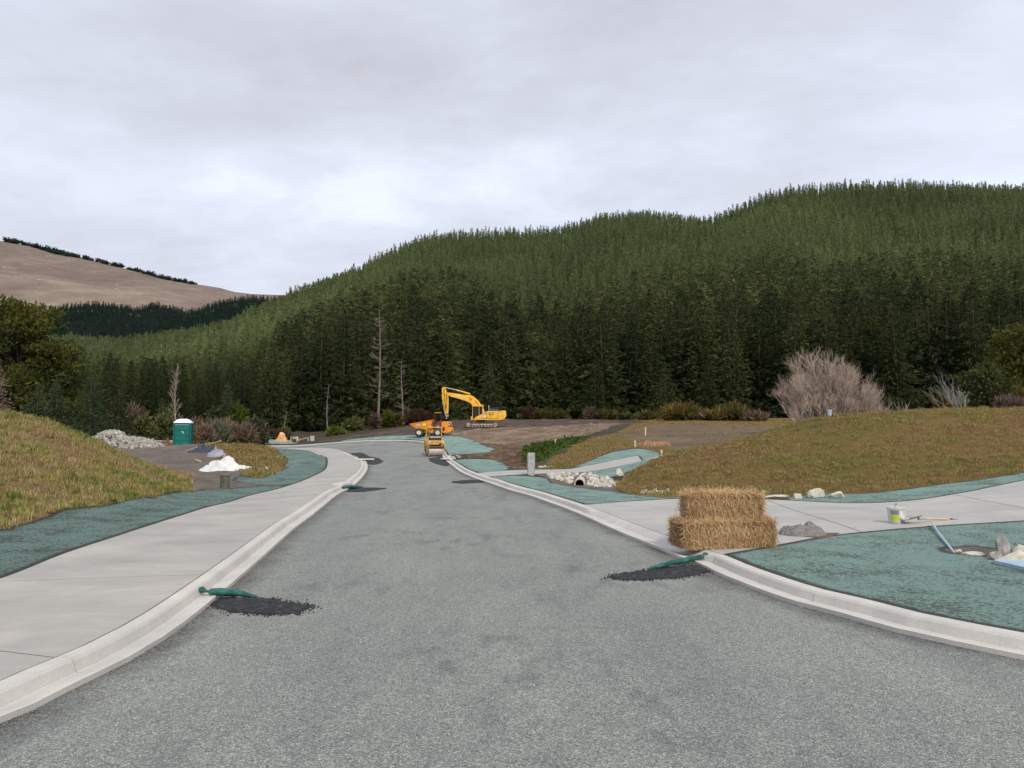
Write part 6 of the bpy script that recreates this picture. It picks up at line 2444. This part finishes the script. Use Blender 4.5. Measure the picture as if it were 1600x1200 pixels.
# orange netting loops on the plateau
def netting():
    u, d = 1022, 46
    x, y, z = on(u, d, .05)
    o = thing('netting_coil', 'tangled loops of pinkish orange netting lying behind the survey stakes', 'netting', (x, y, z))
    r = random.Random(3); b = MB()
    for k in range(34):
        cx_ = r.uniform(-.75, .75); w = r.uniform(.25, .7); h = r.uniform(.10, .36) ; yy = r.uniform(-.5, .5)
        b.tube([(cx_ - w / 2, yy, 0), (cx_ - w * .35, yy + .1, h * .8), (cx_, yy + .15, h), (cx_ + w * .35, yy, h * .7), (cx_ + w / 2, yy - .1, 0)], .012, 4, False)
    b.build('strands', M_NET, o)


netting()


# ------------------------------------------------------------------ beyond the far kerb: sheeted heap and a trailer
def sheeted():
    u, d = 440, 90.5
    x, y, z = on(u, d, .05)
    px = d / FPX
    o = thing('sheeted_heap', 'faded orange sheeted heap with a slanted left side beyond the far kerb', 'sheeted heap', (x, y, z))
    b = MB()
    prof = [(-12.5, -.5), (-8, 3), (-4, 9), (-1.5, 14.5), (1.5, 14.2), (5.5, 12.5), (6.8, 8), (9.5, 3), (10.5, -.5)]
    ys_ = [-.55, -.35, 0, .35, .6]
    for j, yy in enumerate(ys_):
        k = 1 - abs(j - 2) / 2 * .28
        for i, (a, c) in enumerate(prof):
            b.v.append((a * px * (1 if c < 1 else k), yy + .08 * mnoise.noise((a, j * 1.3, 0)), c * px * k + .08 * mnoise.noise((a * .5, j, 3))))
    n = len(prof)
    for j in range(len(ys_) - 1):
        for i in range(n - 1):
            q = j * n + i
            b.f.append((q, q + 1, q + n + 1, q + n))
    b.f.append(tuple(range(n))[::-1]); b.f.append(tuple(range((len(ys_) - 1) * n, len(ys_) * n)))
    b.build('sheet', M_ORSH, o, False)
    b = MB(); b.box((.12, -.62, .62), (.36, .03, .36), (0, R(12), 0)); b.build('yellow_label', two('label_yellow', (.75, .50, .10), (.6, .4, .1)), o)


sheeted()


def trailer():
    u, d = 466, 90
    x, y, z = on(u, d, .05)
    px = d / FPX
    o = thing('site_trailer', 'small dusty pink trailer frame with a long drawbar right of the orange heap', 'trailer', (x, y, z), 0)
    b = MB(); b.prism([(-14 * px, 3.2 * px), (2.5 * px, 3.6 * px), (2.5 * px, 1.2 * px), (-11 * px, .4 * px)], -.4, .4); b.build('bed', M_PINKW, o)
    b = MB(); b.box((-4.5 * px + .1, 0, 6.4 * px), (7.6 * px, .7, 4.6 * px), bev=.02); b.build('box_body', M_PINKW, o)
    b = MB()
    for sx in (-9.2, .8): b.box((sx * px, -.36, 6.6 * px), (.05, .05, 5.4 * px))
    b.build('side_post', M_WHITE, o)
    b = MB(); b.tube([(0, 0, 3.6 * px), (8 * px, 0, 5.2 * px), (16.5 * px, 0, 7.4 * px)], [.07, .06, .05], 6); b.build('drawbar', M_PINKW, o)
    b = MB(); b.tube([(16 * px, 0, 7.4 * px), (15 * px, 0, 0)], .035, 6); b.tube([(16.5 * px, 0, 7.6 * px), (18 * px, 0, -.05)], .045, 6); b.build('jockey_stand', M_CGREY, o)
    for yy in (-.45, .45):
        b = MB(); b.lathe([(0, -.08), (.2, -.08), (.22, -.04), (.22, .04), (.2, .08), (0, .08)], 16, (-4 * px, yy, .20), 'y'); b.build('wheel', M_RUB, o, True)


trailer()


# ------------------------------------------------------------------ straw bales
def bale_parts(o, L, W, Hh, n, seed, light, dark, mat_core):
    r = np.random.default_rng(seed)
    b = MB(); nn = 10
    bm = bmesh.new(); bmesh.ops.create_cube(bm, size=1.0)
    bmesh.ops.subdivide_edges(bm, edges=bm.edges[:], cuts=7, use_grid_fill=True)
    for v in bm.verts:
        c = v.co * 2
        q = 5.0
        nrm = (abs(c.x) ** q + abs(c.y) ** q + abs(c.z) ** q) ** (1 / q)
        c = c / max(nrm, 1e-6)
        k = 1 + .05 * mnoise.noise((c.x * 3 + seed, c.y * 3, c.z * 3))
        v.co = Vector((c.x * L / 2 * k, c.y * W / 2 * k, c.z * Hh / 2 * k + Hh / 2)) * .97
    me = bpy.data.meshes.new('core'); bm.to_mesh(me); bm.free()
    link('core', me, o, mat_core)
    # strands: bent ribbons standing out of the surface
    A = np.array([W * Hh, W * Hh, L * Hh, L * Hh, L * W])
    face = r.choice(5, n, p=A / A.sum())
    V = np.empty((n, 6, 3)); 
    u = r.uniform(-1, 1, n); v = r.uniform(-1, 1, n)
    P = np.zeros((n, 3)); N = np.zeros((n, 3))
    def sup(a, b_):
        return 1 - .10 * np.abs(a) ** 4 - .10 * np.abs(b_) ** 4
    for f in range(5):
        m = face == f; s = sup(u[m], v[m])
        if f < 2:
            sg = -1 if f == 0 else 1
            P[m] = np.column_stack([sg * L / 2 * s, u[m] * W / 2, v[m] * Hh / 2 + Hh / 2]); N[m] = (sg, 0, 0)
        elif f < 4:
            sg = -1 if f == 2 else 1
            P[m] = np.column_stack([u[m] * L / 2, sg * W / 2 * s, v[m] * Hh / 2 + Hh / 2]); N[m] = (0, sg, 0)
        else:
            P[m] = np.column_stack([u[m] * L / 2, v[m] * W / 2, Hh / 2 + Hh / 2 * s]); N[m] = (0, 0, 1)
    N += np.column_stack([P[:, 0] / L, P[:, 1] / W, (P[:, 2] - Hh / 2) / Hh]) * .9
    N /= np.linalg.norm(N, axis=1)[:, None]
    T = r.normal(size=(n, 3)); T[:, 0] *= .55; T[:, 2] = T[:, 2] * 1.1 - .25
    T -= N * (T * N).sum(1)[:, None]; T /= np.linalg.norm(T, axis=1)[:, None]
    ln = r.uniform(.05, .13, n)[:, None]
    out = r.uniform(.05, .55, n)[:, None] ** 1.3
    D1 = T * (1 - out * .5) + N * out; D1 /= np.linalg.norm(D1, axis=1)[:, None]
    D2 = D1 + np.array([0, 0, -.45]) + r.normal(size=(n, 3)) * .25; D2 /= np.linalg.norm(D2, axis=1)[:, None]
    B = np.cross(D1, N + r.normal(size=(n, 3)) * .5); B /= np.linalg.norm(B, axis=1)[:, None]
    w = r.uniform(.0016, .0040, n)[:, None]
    P0 = P - N * .012
    P1 = P0 + D1 * ln * .5; P2 = P1 + D2 * ln * .5
    V[:, 0] = P0 - B * w; V[:, 1] = P0 + B * w; V[:, 2] = P1 - B * w; V[:, 3] = P1 + B * w; V[:, 4] = P2 - B * w * .5; V[:, 5] = P2 + B * w * .5
    V[:, :, 2] = np.maximum(V[:, :, 2], -.004)
    k = np.arange(n)[:, None] * 6
    F = np.concatenate([k + np.array([0, 1, 3]), k + np.array([0, 3, 2]), k + np.array([2, 3, 5]), k + np.array([2, 5, 4])])
    me = mesh_np('straw', V.reshape(-1, 3), F)
    s_ = link('straw', me, o, light); s_['kind'] = 'stuff'
    for xx in (-L * .22, L * .24):
        t_ = MB(); e = .006
        pts__ = []
        for a in np.linspace(0, 2 * math.pi, 29):
            ca, sa = math.cos(a), math.sin(a)
            q = (abs(ca) ** 5 + abs(sa) ** 5) ** (-1 / 5)
            pts__.append((xx + .01 * math.sin(a * 3), ca * q * (W / 2 + e), sa * q * (Hh / 2 + e) + Hh / 2))
        t_.tube(pts__, .0035, 5, False); t_.build('twine', two('twine_fibre', (.42, .30, .16), (.3, .2, .1)), o)


M_STRAW = leafmat('straw', [(0, (.20, .11, .05)), (.3, (.38, .235, .115)), (.6, (.55, .37, .195)), (1.0, (.72, .55, .33))], trans=.25, scale=1.2, isl=.75)
M_STRAWC = simple('straw_core', (.16, .085, .035), (.07, .035, .015), 30, .95, bump=1.0)
bx, by = pix(1133, 856, .1)
o = thing('straw_bale', 'lower wider straw bale lying on the driveway corner at the kerb', 'straw bale', (bx + .01, by + .16, H(bx, by) + .102), R(14))
bale_parts(o, 1.34, .52, .37, 17000, 1, M_STRAW, None, M_STRAWC)
o = thing('straw_bale', 'upper straw bale stacked on top of the wider bale', 'straw bale', (bx + .03, by + .26, H(bx, by) + .102 + .365), R(3))
bale_parts(o, 1.03, .46, .36, 14000, 2, M_STRAW, None, M_STRAWC)
# loose straw round the foot
r_ = np.random.default_rng(4); n = 500
a = r_.uniform(0, 6.28, n); q = r_.uniform(.3, 1.0, n)
P = np.column_stack([bx + np.cos(a) * q * .95, by + .15 + np.sin(a) * q * .55])
zz_ = Hn(P[:, 0], P[:, 1]) + .106 + r_.uniform(0, .012, n)
an = r_.uniform(0, 6.28, n); L_ = r_.uniform(.02, .05, n)
dx, dy = np.cos(an) * L_, np.sin(an) * L_
wx, wy = -np.sin(an) * .002, np.cos(an) * .002
V = np.stack([np.column_stack([P[:, 0] - dx - wx, P[:, 1] - dy - wy, zz_]), np.column_stack([P[:, 0] - dx + wx, P[:, 1] - dy + wy, zz_]), np.column_stack([P[:, 0] + dx, P[:, 1] + dy, zz_ + .004])], 1).reshape(-1, 3)
tag(link('loose_straw', mesh_np('loose_straw', V, np.arange(len(V)).reshape(-1, 3)), None, M_STRAW), kind='stuff')


# ------------------------------------------------------------------ green mesh socks with asphalt ramps
def sock(label, path, rads, knot=True, name='filter_sock'):
    P_ = [Vector(p_) for p_ in path]
    o = thing(name, label, 'filter sock', tuple(P_[0]))
    o.scale = (1, 1, .8)
    pts__, rd = [], []
    for i in range(len(P_) - 1):
        p0 = P_[max(i - 1, 0)]; p1, p2 = P_[i], P_[i + 1]; p3 = P_[min(i + 2, len(P_) - 1)]
        for k in range(6):
            t_ = k / 6
            pts__.append(.5 * ((2 * p1) + (-p0 + p2) * t_ + (2 * p0 - 5 * p1 + 4 * p2 - p3) * t_ ** 2 + (-p0 + 3 * p1 - 3 * p2 + p3) * t_ ** 3) - P_[0])
            rd.append(rads[i] + (rads[i + 1] - rads[i]) * t_)
    pts__.append(P_[-1] - P_[0]); rd.append(rads[-1])
    b = MB(); b.tube(pts__, rd, 16)
    b.v = [tuple(Vector(v) + Vector((mnoise.noise(Vector(v) * 9), mnoise.noise(Vector(v) * 9 + Vector((5, 0, 0))), mnoise.noise(Vector(v) * 9 + Vector((0, 9, 0))))) * .012) for v in b.v]
    b.build('mesh_tube', M_MESH, o, True)
    if knot:
        dd = (pts__[0] - pts__[2]).normalized()
        k = MB(); k.tube([Vector((0, 0, 0)) - dd * .01, dd * .035, dd * .06, dd * .12 + Vector((0, 0, .02)), dd * .14 + Vector((0, 0, .02))], [.03, .016, .016, .04, .03], 12)
        k.build('tied_end', M_MESH, o, True)
    return o


GRIT = []


def ramp_mound(label, outline, ht, name='asphalt_ramp', mat=None, nres=26, closed_edge=.0):
    """low mound of asphalt on the road; outline in pixels"""
    P_ = smooth([pix(u, v, 0) for u, v in outline], .12, closed=True)
    P_ = wob(P_, .05, 5)
    x0, y0 = P_.min(0); x1, y1 = P_.max(0)
    A_ = abs(np.sum(P_[:, 0] * np.roll(P_[:, 1], -1) - P_[:, 1] * np.roll(P_[:, 0], -1))) / 2
    st = math.sqrt(A_ / 500)
    gx, gy = np.meshgrid(np.arange(x0, x1, st), np.arange(y0, y1, st * .7))
    Q = np.column_stack([gx.ravel(), gy.ravel()]); Q = Q[inpoly(Q[:, 0], Q[:, 1], P_)]
    sg = [(a[0], a[1], b_[0], b_[1]) for a, b_ in zip(P_, np.roll(P_, -1, 0))]
    if len(Q): Q = Q[segdist(Q[:, 0], Q[:, 1], sg, 5) > st * .25]
    vin = [Vector((float(a), float(b_))) for a, b_ in P_] + [Vector((float(a), float(b_))) for a, b_ in Q]
    n = len(P_)
    ov, oe, of, *_r = delaunay_2d_cdt(vin, [(i, (i + 1) % n) for i in range(n)], [], 1, 1e-5)
    V = np.array([tuple(v) for v in ov]); F = np.array([f for f in of if len(f) == 3])
    dm = segdist(V[:, 0], V[:, 1], sg, 5)
    mx = dm.max()
    z = Hn(V[:, 0], V[:, 1]) - .008 + (dm > 0.004) * 0 + ht * np.clip(dm / mx, 0, 1) ** .7
    z += np.clip(dm / mx, 0, 1) * np.array([mnoise.noise((a * 14, b_ * 14, 0)) for a, b_ in V]) * ht * .35
    GRIT.append(P_)
    me = mesh_np(name, np.column_stack([V - 0, z]), F, smooth=True)
    o = link(name, me, None, mat or M_ASPH)
    return o


def tagp(o, label, cat='asphalt patch'):
    return tag(o, label, cat)


# near left
zr = lambda x, y: H(x, y)
def sk(u, v, up, d=None):
    x, y = pix(u, v, 0, d)
    return (x, y, H(x, y) + up)
sock('green mesh sock with a tied end lying over the left kerb in the foreground', [sk(330, 933, .055), sk(343, 934, .06), sk(358, 934.5, .055), sk(375, 935, .045), sk(392, 936.5, .03), sk(406, 938, .012)], [.040, .052, .046, .036, .024, .010])
tagp(ramp_mound('', [(338, 940), (352, 935.5), (385, 934), (420, 935.5), (455, 941), (484, 948), (466, 955), (430, 959), (395, 957), (362, 952), (336, 948)], .055), 'dark asphalt ramp against the left kerb in the foreground beside the green sock', 'asphalt ramp')
sock('green mesh filter sock lying across the right kerb channel below the straw bales', [sk(1096, 876, .05), sk(1080, 880, .055), sk(1055, 885, .05), sk(1030, 890, .04), sk(1012, 893, .025)], [.038, .042, .038, .028, .010])
tagp(ramp_mound('', [(1092, 884), (1110, 889), (1085, 897), (1045, 902), (1005, 905), (970, 905), (948, 901), (965, 897), (1005, 891.5), (1050, 885)], .04), 'dark asphalt ramp against the right kerb below the straw bales', 'asphalt ramp')
sock('dark green mesh filter sock across the left kerb channel further up the road', [sk(536, 765, .07), sk(548, 764, .07), sk(560, 764, .06), sk(568, 763.5, .03)], [.06, .075, .06, .02])
tagp(ramp_mound('', [(547, 768), (560, 762), (580, 762), (600, 763), (580, 766), (565, 768)], .05), 'small dark asphalt streak beside the further green sock', 'asphalt ramp')
tagp(ramp_mound('', [(550, 708), (562, 707), (575, 712), (590, 715.5), (597, 722), (583, 726), (572, 724), (560, 714)], .02, 'asphalt_patch'), 'dark fresh asphalt patch on the inside of the bend')
tagp(ramp_mound('', [(672, 716), (688, 713), (697, 717), (701, 724), (697, 728), (684, 725)], .02, 'asphalt_patch'), 'dark asphalt patch on the road in front of the roller at the right kerb')
tagp(ramp_mound('', [(708, 754), (722, 751), (745, 750), (755, 752), (740, 754), (722, 755)], .03, 'asphalt_patch'), 'thin dark asphalt wedge against the right kerb opposite the pillar')
for i, (pts__, lb) in enumerate((([(845, 783), (835, 781), (812, 784), (792, 787), (815, 789), (840, 787)], 'faint dark bitumen smear beside the right kerb below the mulch verge'),
                    ([(1120, 905), (1150, 915), (1230, 945), (1330, 975), (1440, 1005), (1560, 1040), (1600, 1062), (1500, 1035), (1380, 1005), (1260, 965), (1160, 930)], 'long dark bitumen streak along the right kerb in the foreground'),
                    ([(735, 803), (760, 799), (800, 806), (850, 815), (840, 818), (800, 815), (755, 809)], 'dark scuffed bitumen patch in the middle of the road'))):
    pass


def lintel(u, v, d, label, rz):
    x, y = pix(u, v, 0, d)
    o = thing('gully_lintel', label, 'gully lintel', (x, y, H(x, y)), rz)
    b = MB(); b.box((0, 0, .11), (.95, .34, .09), bev=.015); b.build('slab', M_KERB, o)
    b = MB(); b.box((0, -.10, .03), (.70, .12, .07)); b.build('inlet', M_BLK, o)
    b = MB()
    for k in range(7): b.box((-.27 + k * .09, -.24, .012), (.03, .22, .014))
    b.build('grate', M_BLK, o)


lintel(572, 722.5, 47.5, 'pale concrete gully lintel set into the left kerb at the bend', R(10))
lintel(700, 718, 51, 'pale concrete gully lintel set into the right kerb near the roller', R(30))
lintel(535, 757, 25.6, 'small gully with a dark grate in the left kerb beside the further green sock', R(80))

# ------------------------------------------------------------------ things on the foreground driveway
def mortar():
    x, y = pix(1262, 838, .1)
    px = y / FPX
    st = sheet('wet brown stain spread on the driveway in front of the mortar dollop', [(1250, 838), (1275, 833), (1312, 833), (1300, 838), (1280, 841)], two('brown_stain', (.15, .085, .05), (.10, .055, .035), 12, .7), 'brown_stain', 'stain', .004, .006, .1, 'stain_film')
    o = thing('mortar_dollop', 'dried lumpy grey mortar dollop on the driveway right of the straw bales', 'mortar lump', (x, y + .2, H(x, y) + .1))
    b = MB(); n = 30
    for j in range(n + 1):
        rr_f = j / n
        for i in range(48):
            a = 2 * math.pi * i / 48
            wob_ = 1 + .16 * mnoise.noise((math.cos(a) * 1.6, math.sin(a) * 1.6, 3)) + .05 * mnoise.noise((math.cos(a) * 6, math.sin(a) * 6, 1))
            X, Y = math.cos(a) * rr_f * .36 * wob_, math.sin(a) * rr_f * .24 * wob_
            hgt = .125 * (1 - rr_f ** 6) * (1 + .35 * mnoise.noise((X * 7, Y * 7, 2))) + (.028 * mnoise.noise((X * 34, Y * 34, 5)) if rr_f < .97 else 0)
            hgt += .07 * math.exp(-((X - .10) ** 2 + (Y - .02) ** 2) / .006) - .05 * math.exp(-((X - .02) ** 2 + (Y - .0) ** 2) / .002)
            b.v.append((X, Y, max(0, hgt)))
    for j in range(n):
        for i in range(48):
            i2 = (i + 1) % 48
            b.f.append((j * 48 + i, j * 48 + i2, (j + 1) * 48 + i2, (j + 1) * 48 + i))
    b.build('mortar', M_PUT, o, False, fix=False)
    for k in range(5):
        c = rock_mesh(90 + k, .6, 1); c.materials.append(M_PUT)
        q = bpy.data.objects.new('crumb', c); COL.objects.link(q); q.parent = o
        q.location = (-.42 - .05 * k * (k % 2) + .02 * k, -.05 + .05 * k, .012); q.scale = (.05 - .005 * k,) * 3


mortar()


def bucket():
    x, y = pix(1401, 817, .1)
    s = y / FPX
    o = thing('paint_bucket', 'dirty white plastic bucket with a lime green label standing on the driveway', 'bucket', (x, y, H(x, y) + .101), R(10))
    r0, r1, h = 11.2 * s, 13.2 * s, 24.5 * s
    b = MB(); b.lathe([(0, 0), (r0, 0), (r0 + .002, .004), (r1, h * .96), (r1 + .004, h * .96), (r1 + .004, h), (r1 - .004, h), (r0 - .004, .01), (0, .01)], 32)
    body = b.build('bucket_body', M_BUCK, o, True)
    b = MB(); b.lathe([(r1 + .003, h * .86), (r1 + .008, h * .87), (r1 + .008, h * .90), (r1 + .002, h * .91)], 32); b.lathe([(0, h * .93), (r1 * .96, h * .93), (r1 * .96, h * .98), (0, h * .99)], 32)
    b.build('lid', M_BUCK, o, True)
    def patch(a0, a1, z0, z1, mat, nm):
        q = MB(); n = 8
        for i in range(n + 1):
            a = R(a0 + (a1 - a0) * i / n)
            for zz in (z0, z1):
                rr_ = r0 + (r1 - r0) * zz / h + .0025
                q.v.append((math.cos(a) * rr_, math.sin(a) * rr_, zz))
        for i in range(n): q.f.append((2 * i, 2 * i + 2, 2 * i + 3, 2 * i + 1))
        return q.build(nm, mat, body)
    patch(195, 250, h * .18, h * .52, M_LIMEL, 'label')
    patch(195, 250, h * .55, h * .80, M_GREYL, 'label')
    for (a0, a1, z0, z1) in ((262, 275, .4, .8), (280, 292, .2, .5), (300, 312, .35, .8), (315, 322, .15, .6), (270, 300, .28, .36)):
        patch(a0, a1, h * z0, h * z1, M_WHITE, 'paint_drip')
    b = MB()
    for a in np.linspace(0, math.pi, 15): pass
    b.tube([(-r1 - .01, 0, h * .9)] + [(-math.cos(a) * (r1 + .012), -math.sin(a) * (r1 + .012), h * .9 + math.sin(a) * .012) for a in np.linspace(.1, math.pi - .1, 13)] + [(r1 + .01, 0, h * .9)], .003, 5)
    b.build('handle', M_WHITE, o)
    # small bottle that stands on the lid
    q = thing('spray_bottle', 'small translucent bottle with a blue cap standing on the bucket lid', 'bottle', (x + .0, y, H(x, y) + .101 + h * .99), 0)
    b = MB(); b.lathe([(0, 0), (.030, 0), (.032, .01), (.026, .028), (.012, .036), (0, .036)], 16); b.build('bottle_body', M_LBLUE, q, True)
    b = MB(); b.lathe([(0, .036), (.014, .036), (.014, .060), (0, .062)], 12); b.build('cap', M_BLUEC, q, True)


bucket()


def shovel():
    x, y = pix(1425, 818, .1)
    x2, y2 = pix(1493, 811, .1)
    o = thing('shovel', 'muddy shovel lying on the driveway right of the bucket', 'shovel', (x, y, H(x, y) + .102), 0)
    L = Vector((x2 - x, y2 - y, 0))
    ang = math.atan2(L.y, L.x)
    o.rotation_euler = (0, 0, ang)
    Lm = L.length
    # blade: curved plate, standing slightly on edge
    b = MB(); n, m = 8, 8
    for j in range(m + 1):
        for i in range(n + 1):
            a = i / n * 2 - 1; t_ = j / m
            wd = .12 * (1 - .10 * t_ ** 2) * (1 if t_ < .7 else 1 - (t_ - .7) * .3)
            b.v.append((.17 - t_ * .30, a * wd, .030 + .045 * a * a + .035 * (1 - t_) + .006))
    for j in range(m):
        for i in range(n):
            q = j * (n + 1) + i
            b.f.append((q, q + 1, q + n + 2, q + n + 1))
    bl = b.build('blade', M_SHOV, o, True, fix=False)
    sol = bl.modifiers.new('thickness', 'SOLIDIFY'); sol.thickness = .004
    bl.rotation_euler = (R(-10), 0, R(8)); bl.location = (-.02, -.01, .02)
    b = MB(); b.tube([(.14, 0, .07), (.24, 0, .075), (.32, 0, .07)], [.022, .02, .018], 10); b.build('socket', M_SHOV, o, True)
    b = MB(); b.tube([(.30, 0, .07), (Lm * .62, 0, .055), (Lm * .88, 0, .035)], .0155, 10); b.build('shaft', M_WOOD, o, True)
    b = MB(); b.tube([(Lm * .86, 0, .037), (Lm * .93, 0, .033)], [.02, .018], 8)
    b.tube([(Lm * .92, 0, .033), (Lm * .97, .055, .03), (Lm * 1.03, .055, .026), (Lm * 1.03, -.055, .026), (Lm * .97, -.055, .03), (Lm * .92, 0, .033)], .011, 8)
    b.build('grip', M_BLK, o, True)


shovel()


# ------------------------------------------------------------------ crumbs: clods on the verges, stones at the kerbs
def scatter_clods(name, P, n, s0, s1, mat, seed, lvl, umax=.75, ymin=3, ymax=40, edge_only=False, segs_=None, band=.25):
    r = np.random.default_rng(seed)
    x0, y0 = P.min(0); x1, y1 = P.max(0)
    y0 = max(y0, ymin); y1 = min(y1, ymax)
    yy = y0 * (y1 / y0) ** r.random(n * 3)
    xx = r.uniform(-umax, umax, n * 3) * yy
    m = inpoly(xx, yy, P)
    xx, yy = xx[m][:n], yy[m][:n]
    k = len(xx)
    z = Hn(xx, yy) + lvl
    me = [(rock_mesh(300 + seed * 10 + q, .7, 1), mat) for q in range(4)]
    s = r.uniform(0, 1, k) ** 3 * (s1 - s0) + s0
    s = s * np.clip(yy / 12, 1, 2)
    return instancer(name, me, np.column_stack([xx, yy, z]), r.uniform(0, 6.28, (k, 3)), np.column_stack([s, s, s * .8]), r.integers(0, 4, k))


M_CLOD = simple('mulch_clod', (.12, .20, .165), (.05, .075, .06), 30, .95)
M_CLODS = simple('soil_clod', (.075, .06, .045), (.04, .032, .025), 20, .95)
scatter_clods('verge_crumbs', P_v1, 6000, .006, .026, M_CLOD, 1, .095, ymax=14)
scatter_clods('verge_soil_crumbs', P_v1, 1500, .006, .028, M_CLODS, 2, .095, ymax=14)
scatter_clods('verge_crumbs', P_vL, 5000, .008, .032, M_CLOD, 4, .095, ymax=26)
scatter_clods('verge_soil_crumbs', P_vL, 2500, .008, .036, M_CLODS, 5, .095, ymax=26)
# loose chips on the seal along the lips
r_ = np.random.default_rng(8)
for nm, lip, sgn in (('loose_chips', lipL, -1), ('loose_chips', lipR, 1)):
    m = lip[:, 1] < 30
    q = lip[m]; n = 2600
    i = r_.integers(0, len(q) - 1, n); f = r_.random(n)[:, None]
    base = q[i] * (1 - f) + q[i + 1] * f
    T = q[i + 1] - q[i]; T /= np.linalg.norm(T, axis=1)[:, None]
    off = (r_.exponential(.09, n) + .01) * (1 - 0)
    Q = base + np.column_stack([-T[:, 1], T[:, 0]]) * (off * sgn)[:, None]
    z = Hn(Q[:, 0], Q[:, 1]) - .008
    s = r_.uniform(.006, .014, n)
    instancer(nm, [(rock_mesh(400 + k, .7, 1), M_ROCKG) for k in range(3)], np.column_stack([Q, z]), r_.uniform(0, 6.28, (n, 3)), np.column_stack([s, s, s]), r_.integers(0, 3, n))

# loose black grit round the asphalt ramps
Qs = []
for P_ in GRIT:
    c = P_.mean(0); k = 1400 if c[1] < 12 else 500
    i = r_.integers(0, len(P_), k); f = r_.random(k)[:, None]
    b_ = P_[i] * (1 - f) + np.roll(P_, -1, 0)[i] * f
    dirn = b_ - c; dirn /= np.linalg.norm(dirn, axis=1)[:, None] + 1e-6
    Qs.append(b_ + dirn * r_.normal(-.01, .055, k)[:, None] + r_.normal(size=(k, 2)) * .02)
Q = np.concatenate(Qs); n = len(Q)
inr = inpoly(Q[:, 0], Q[:, 1], P_road)
Q = Q[inr]; n = len(Q)
s = r_.uniform(.008, .024, n) * np.clip(Q[:, 1] / 12, 1, 2.5)
instancer('loose_grit', [(rock_mesh(500 + k, .7, 1), M_ASPH) for k in range(3)], np.column_stack([Q, Hn(Q[:, 0], Q[:, 1]) - .006]), r_.uniform(0, 6.28, (n, 3)), np.column_stack([s, s, s]), r_.integers(0, 3, n))
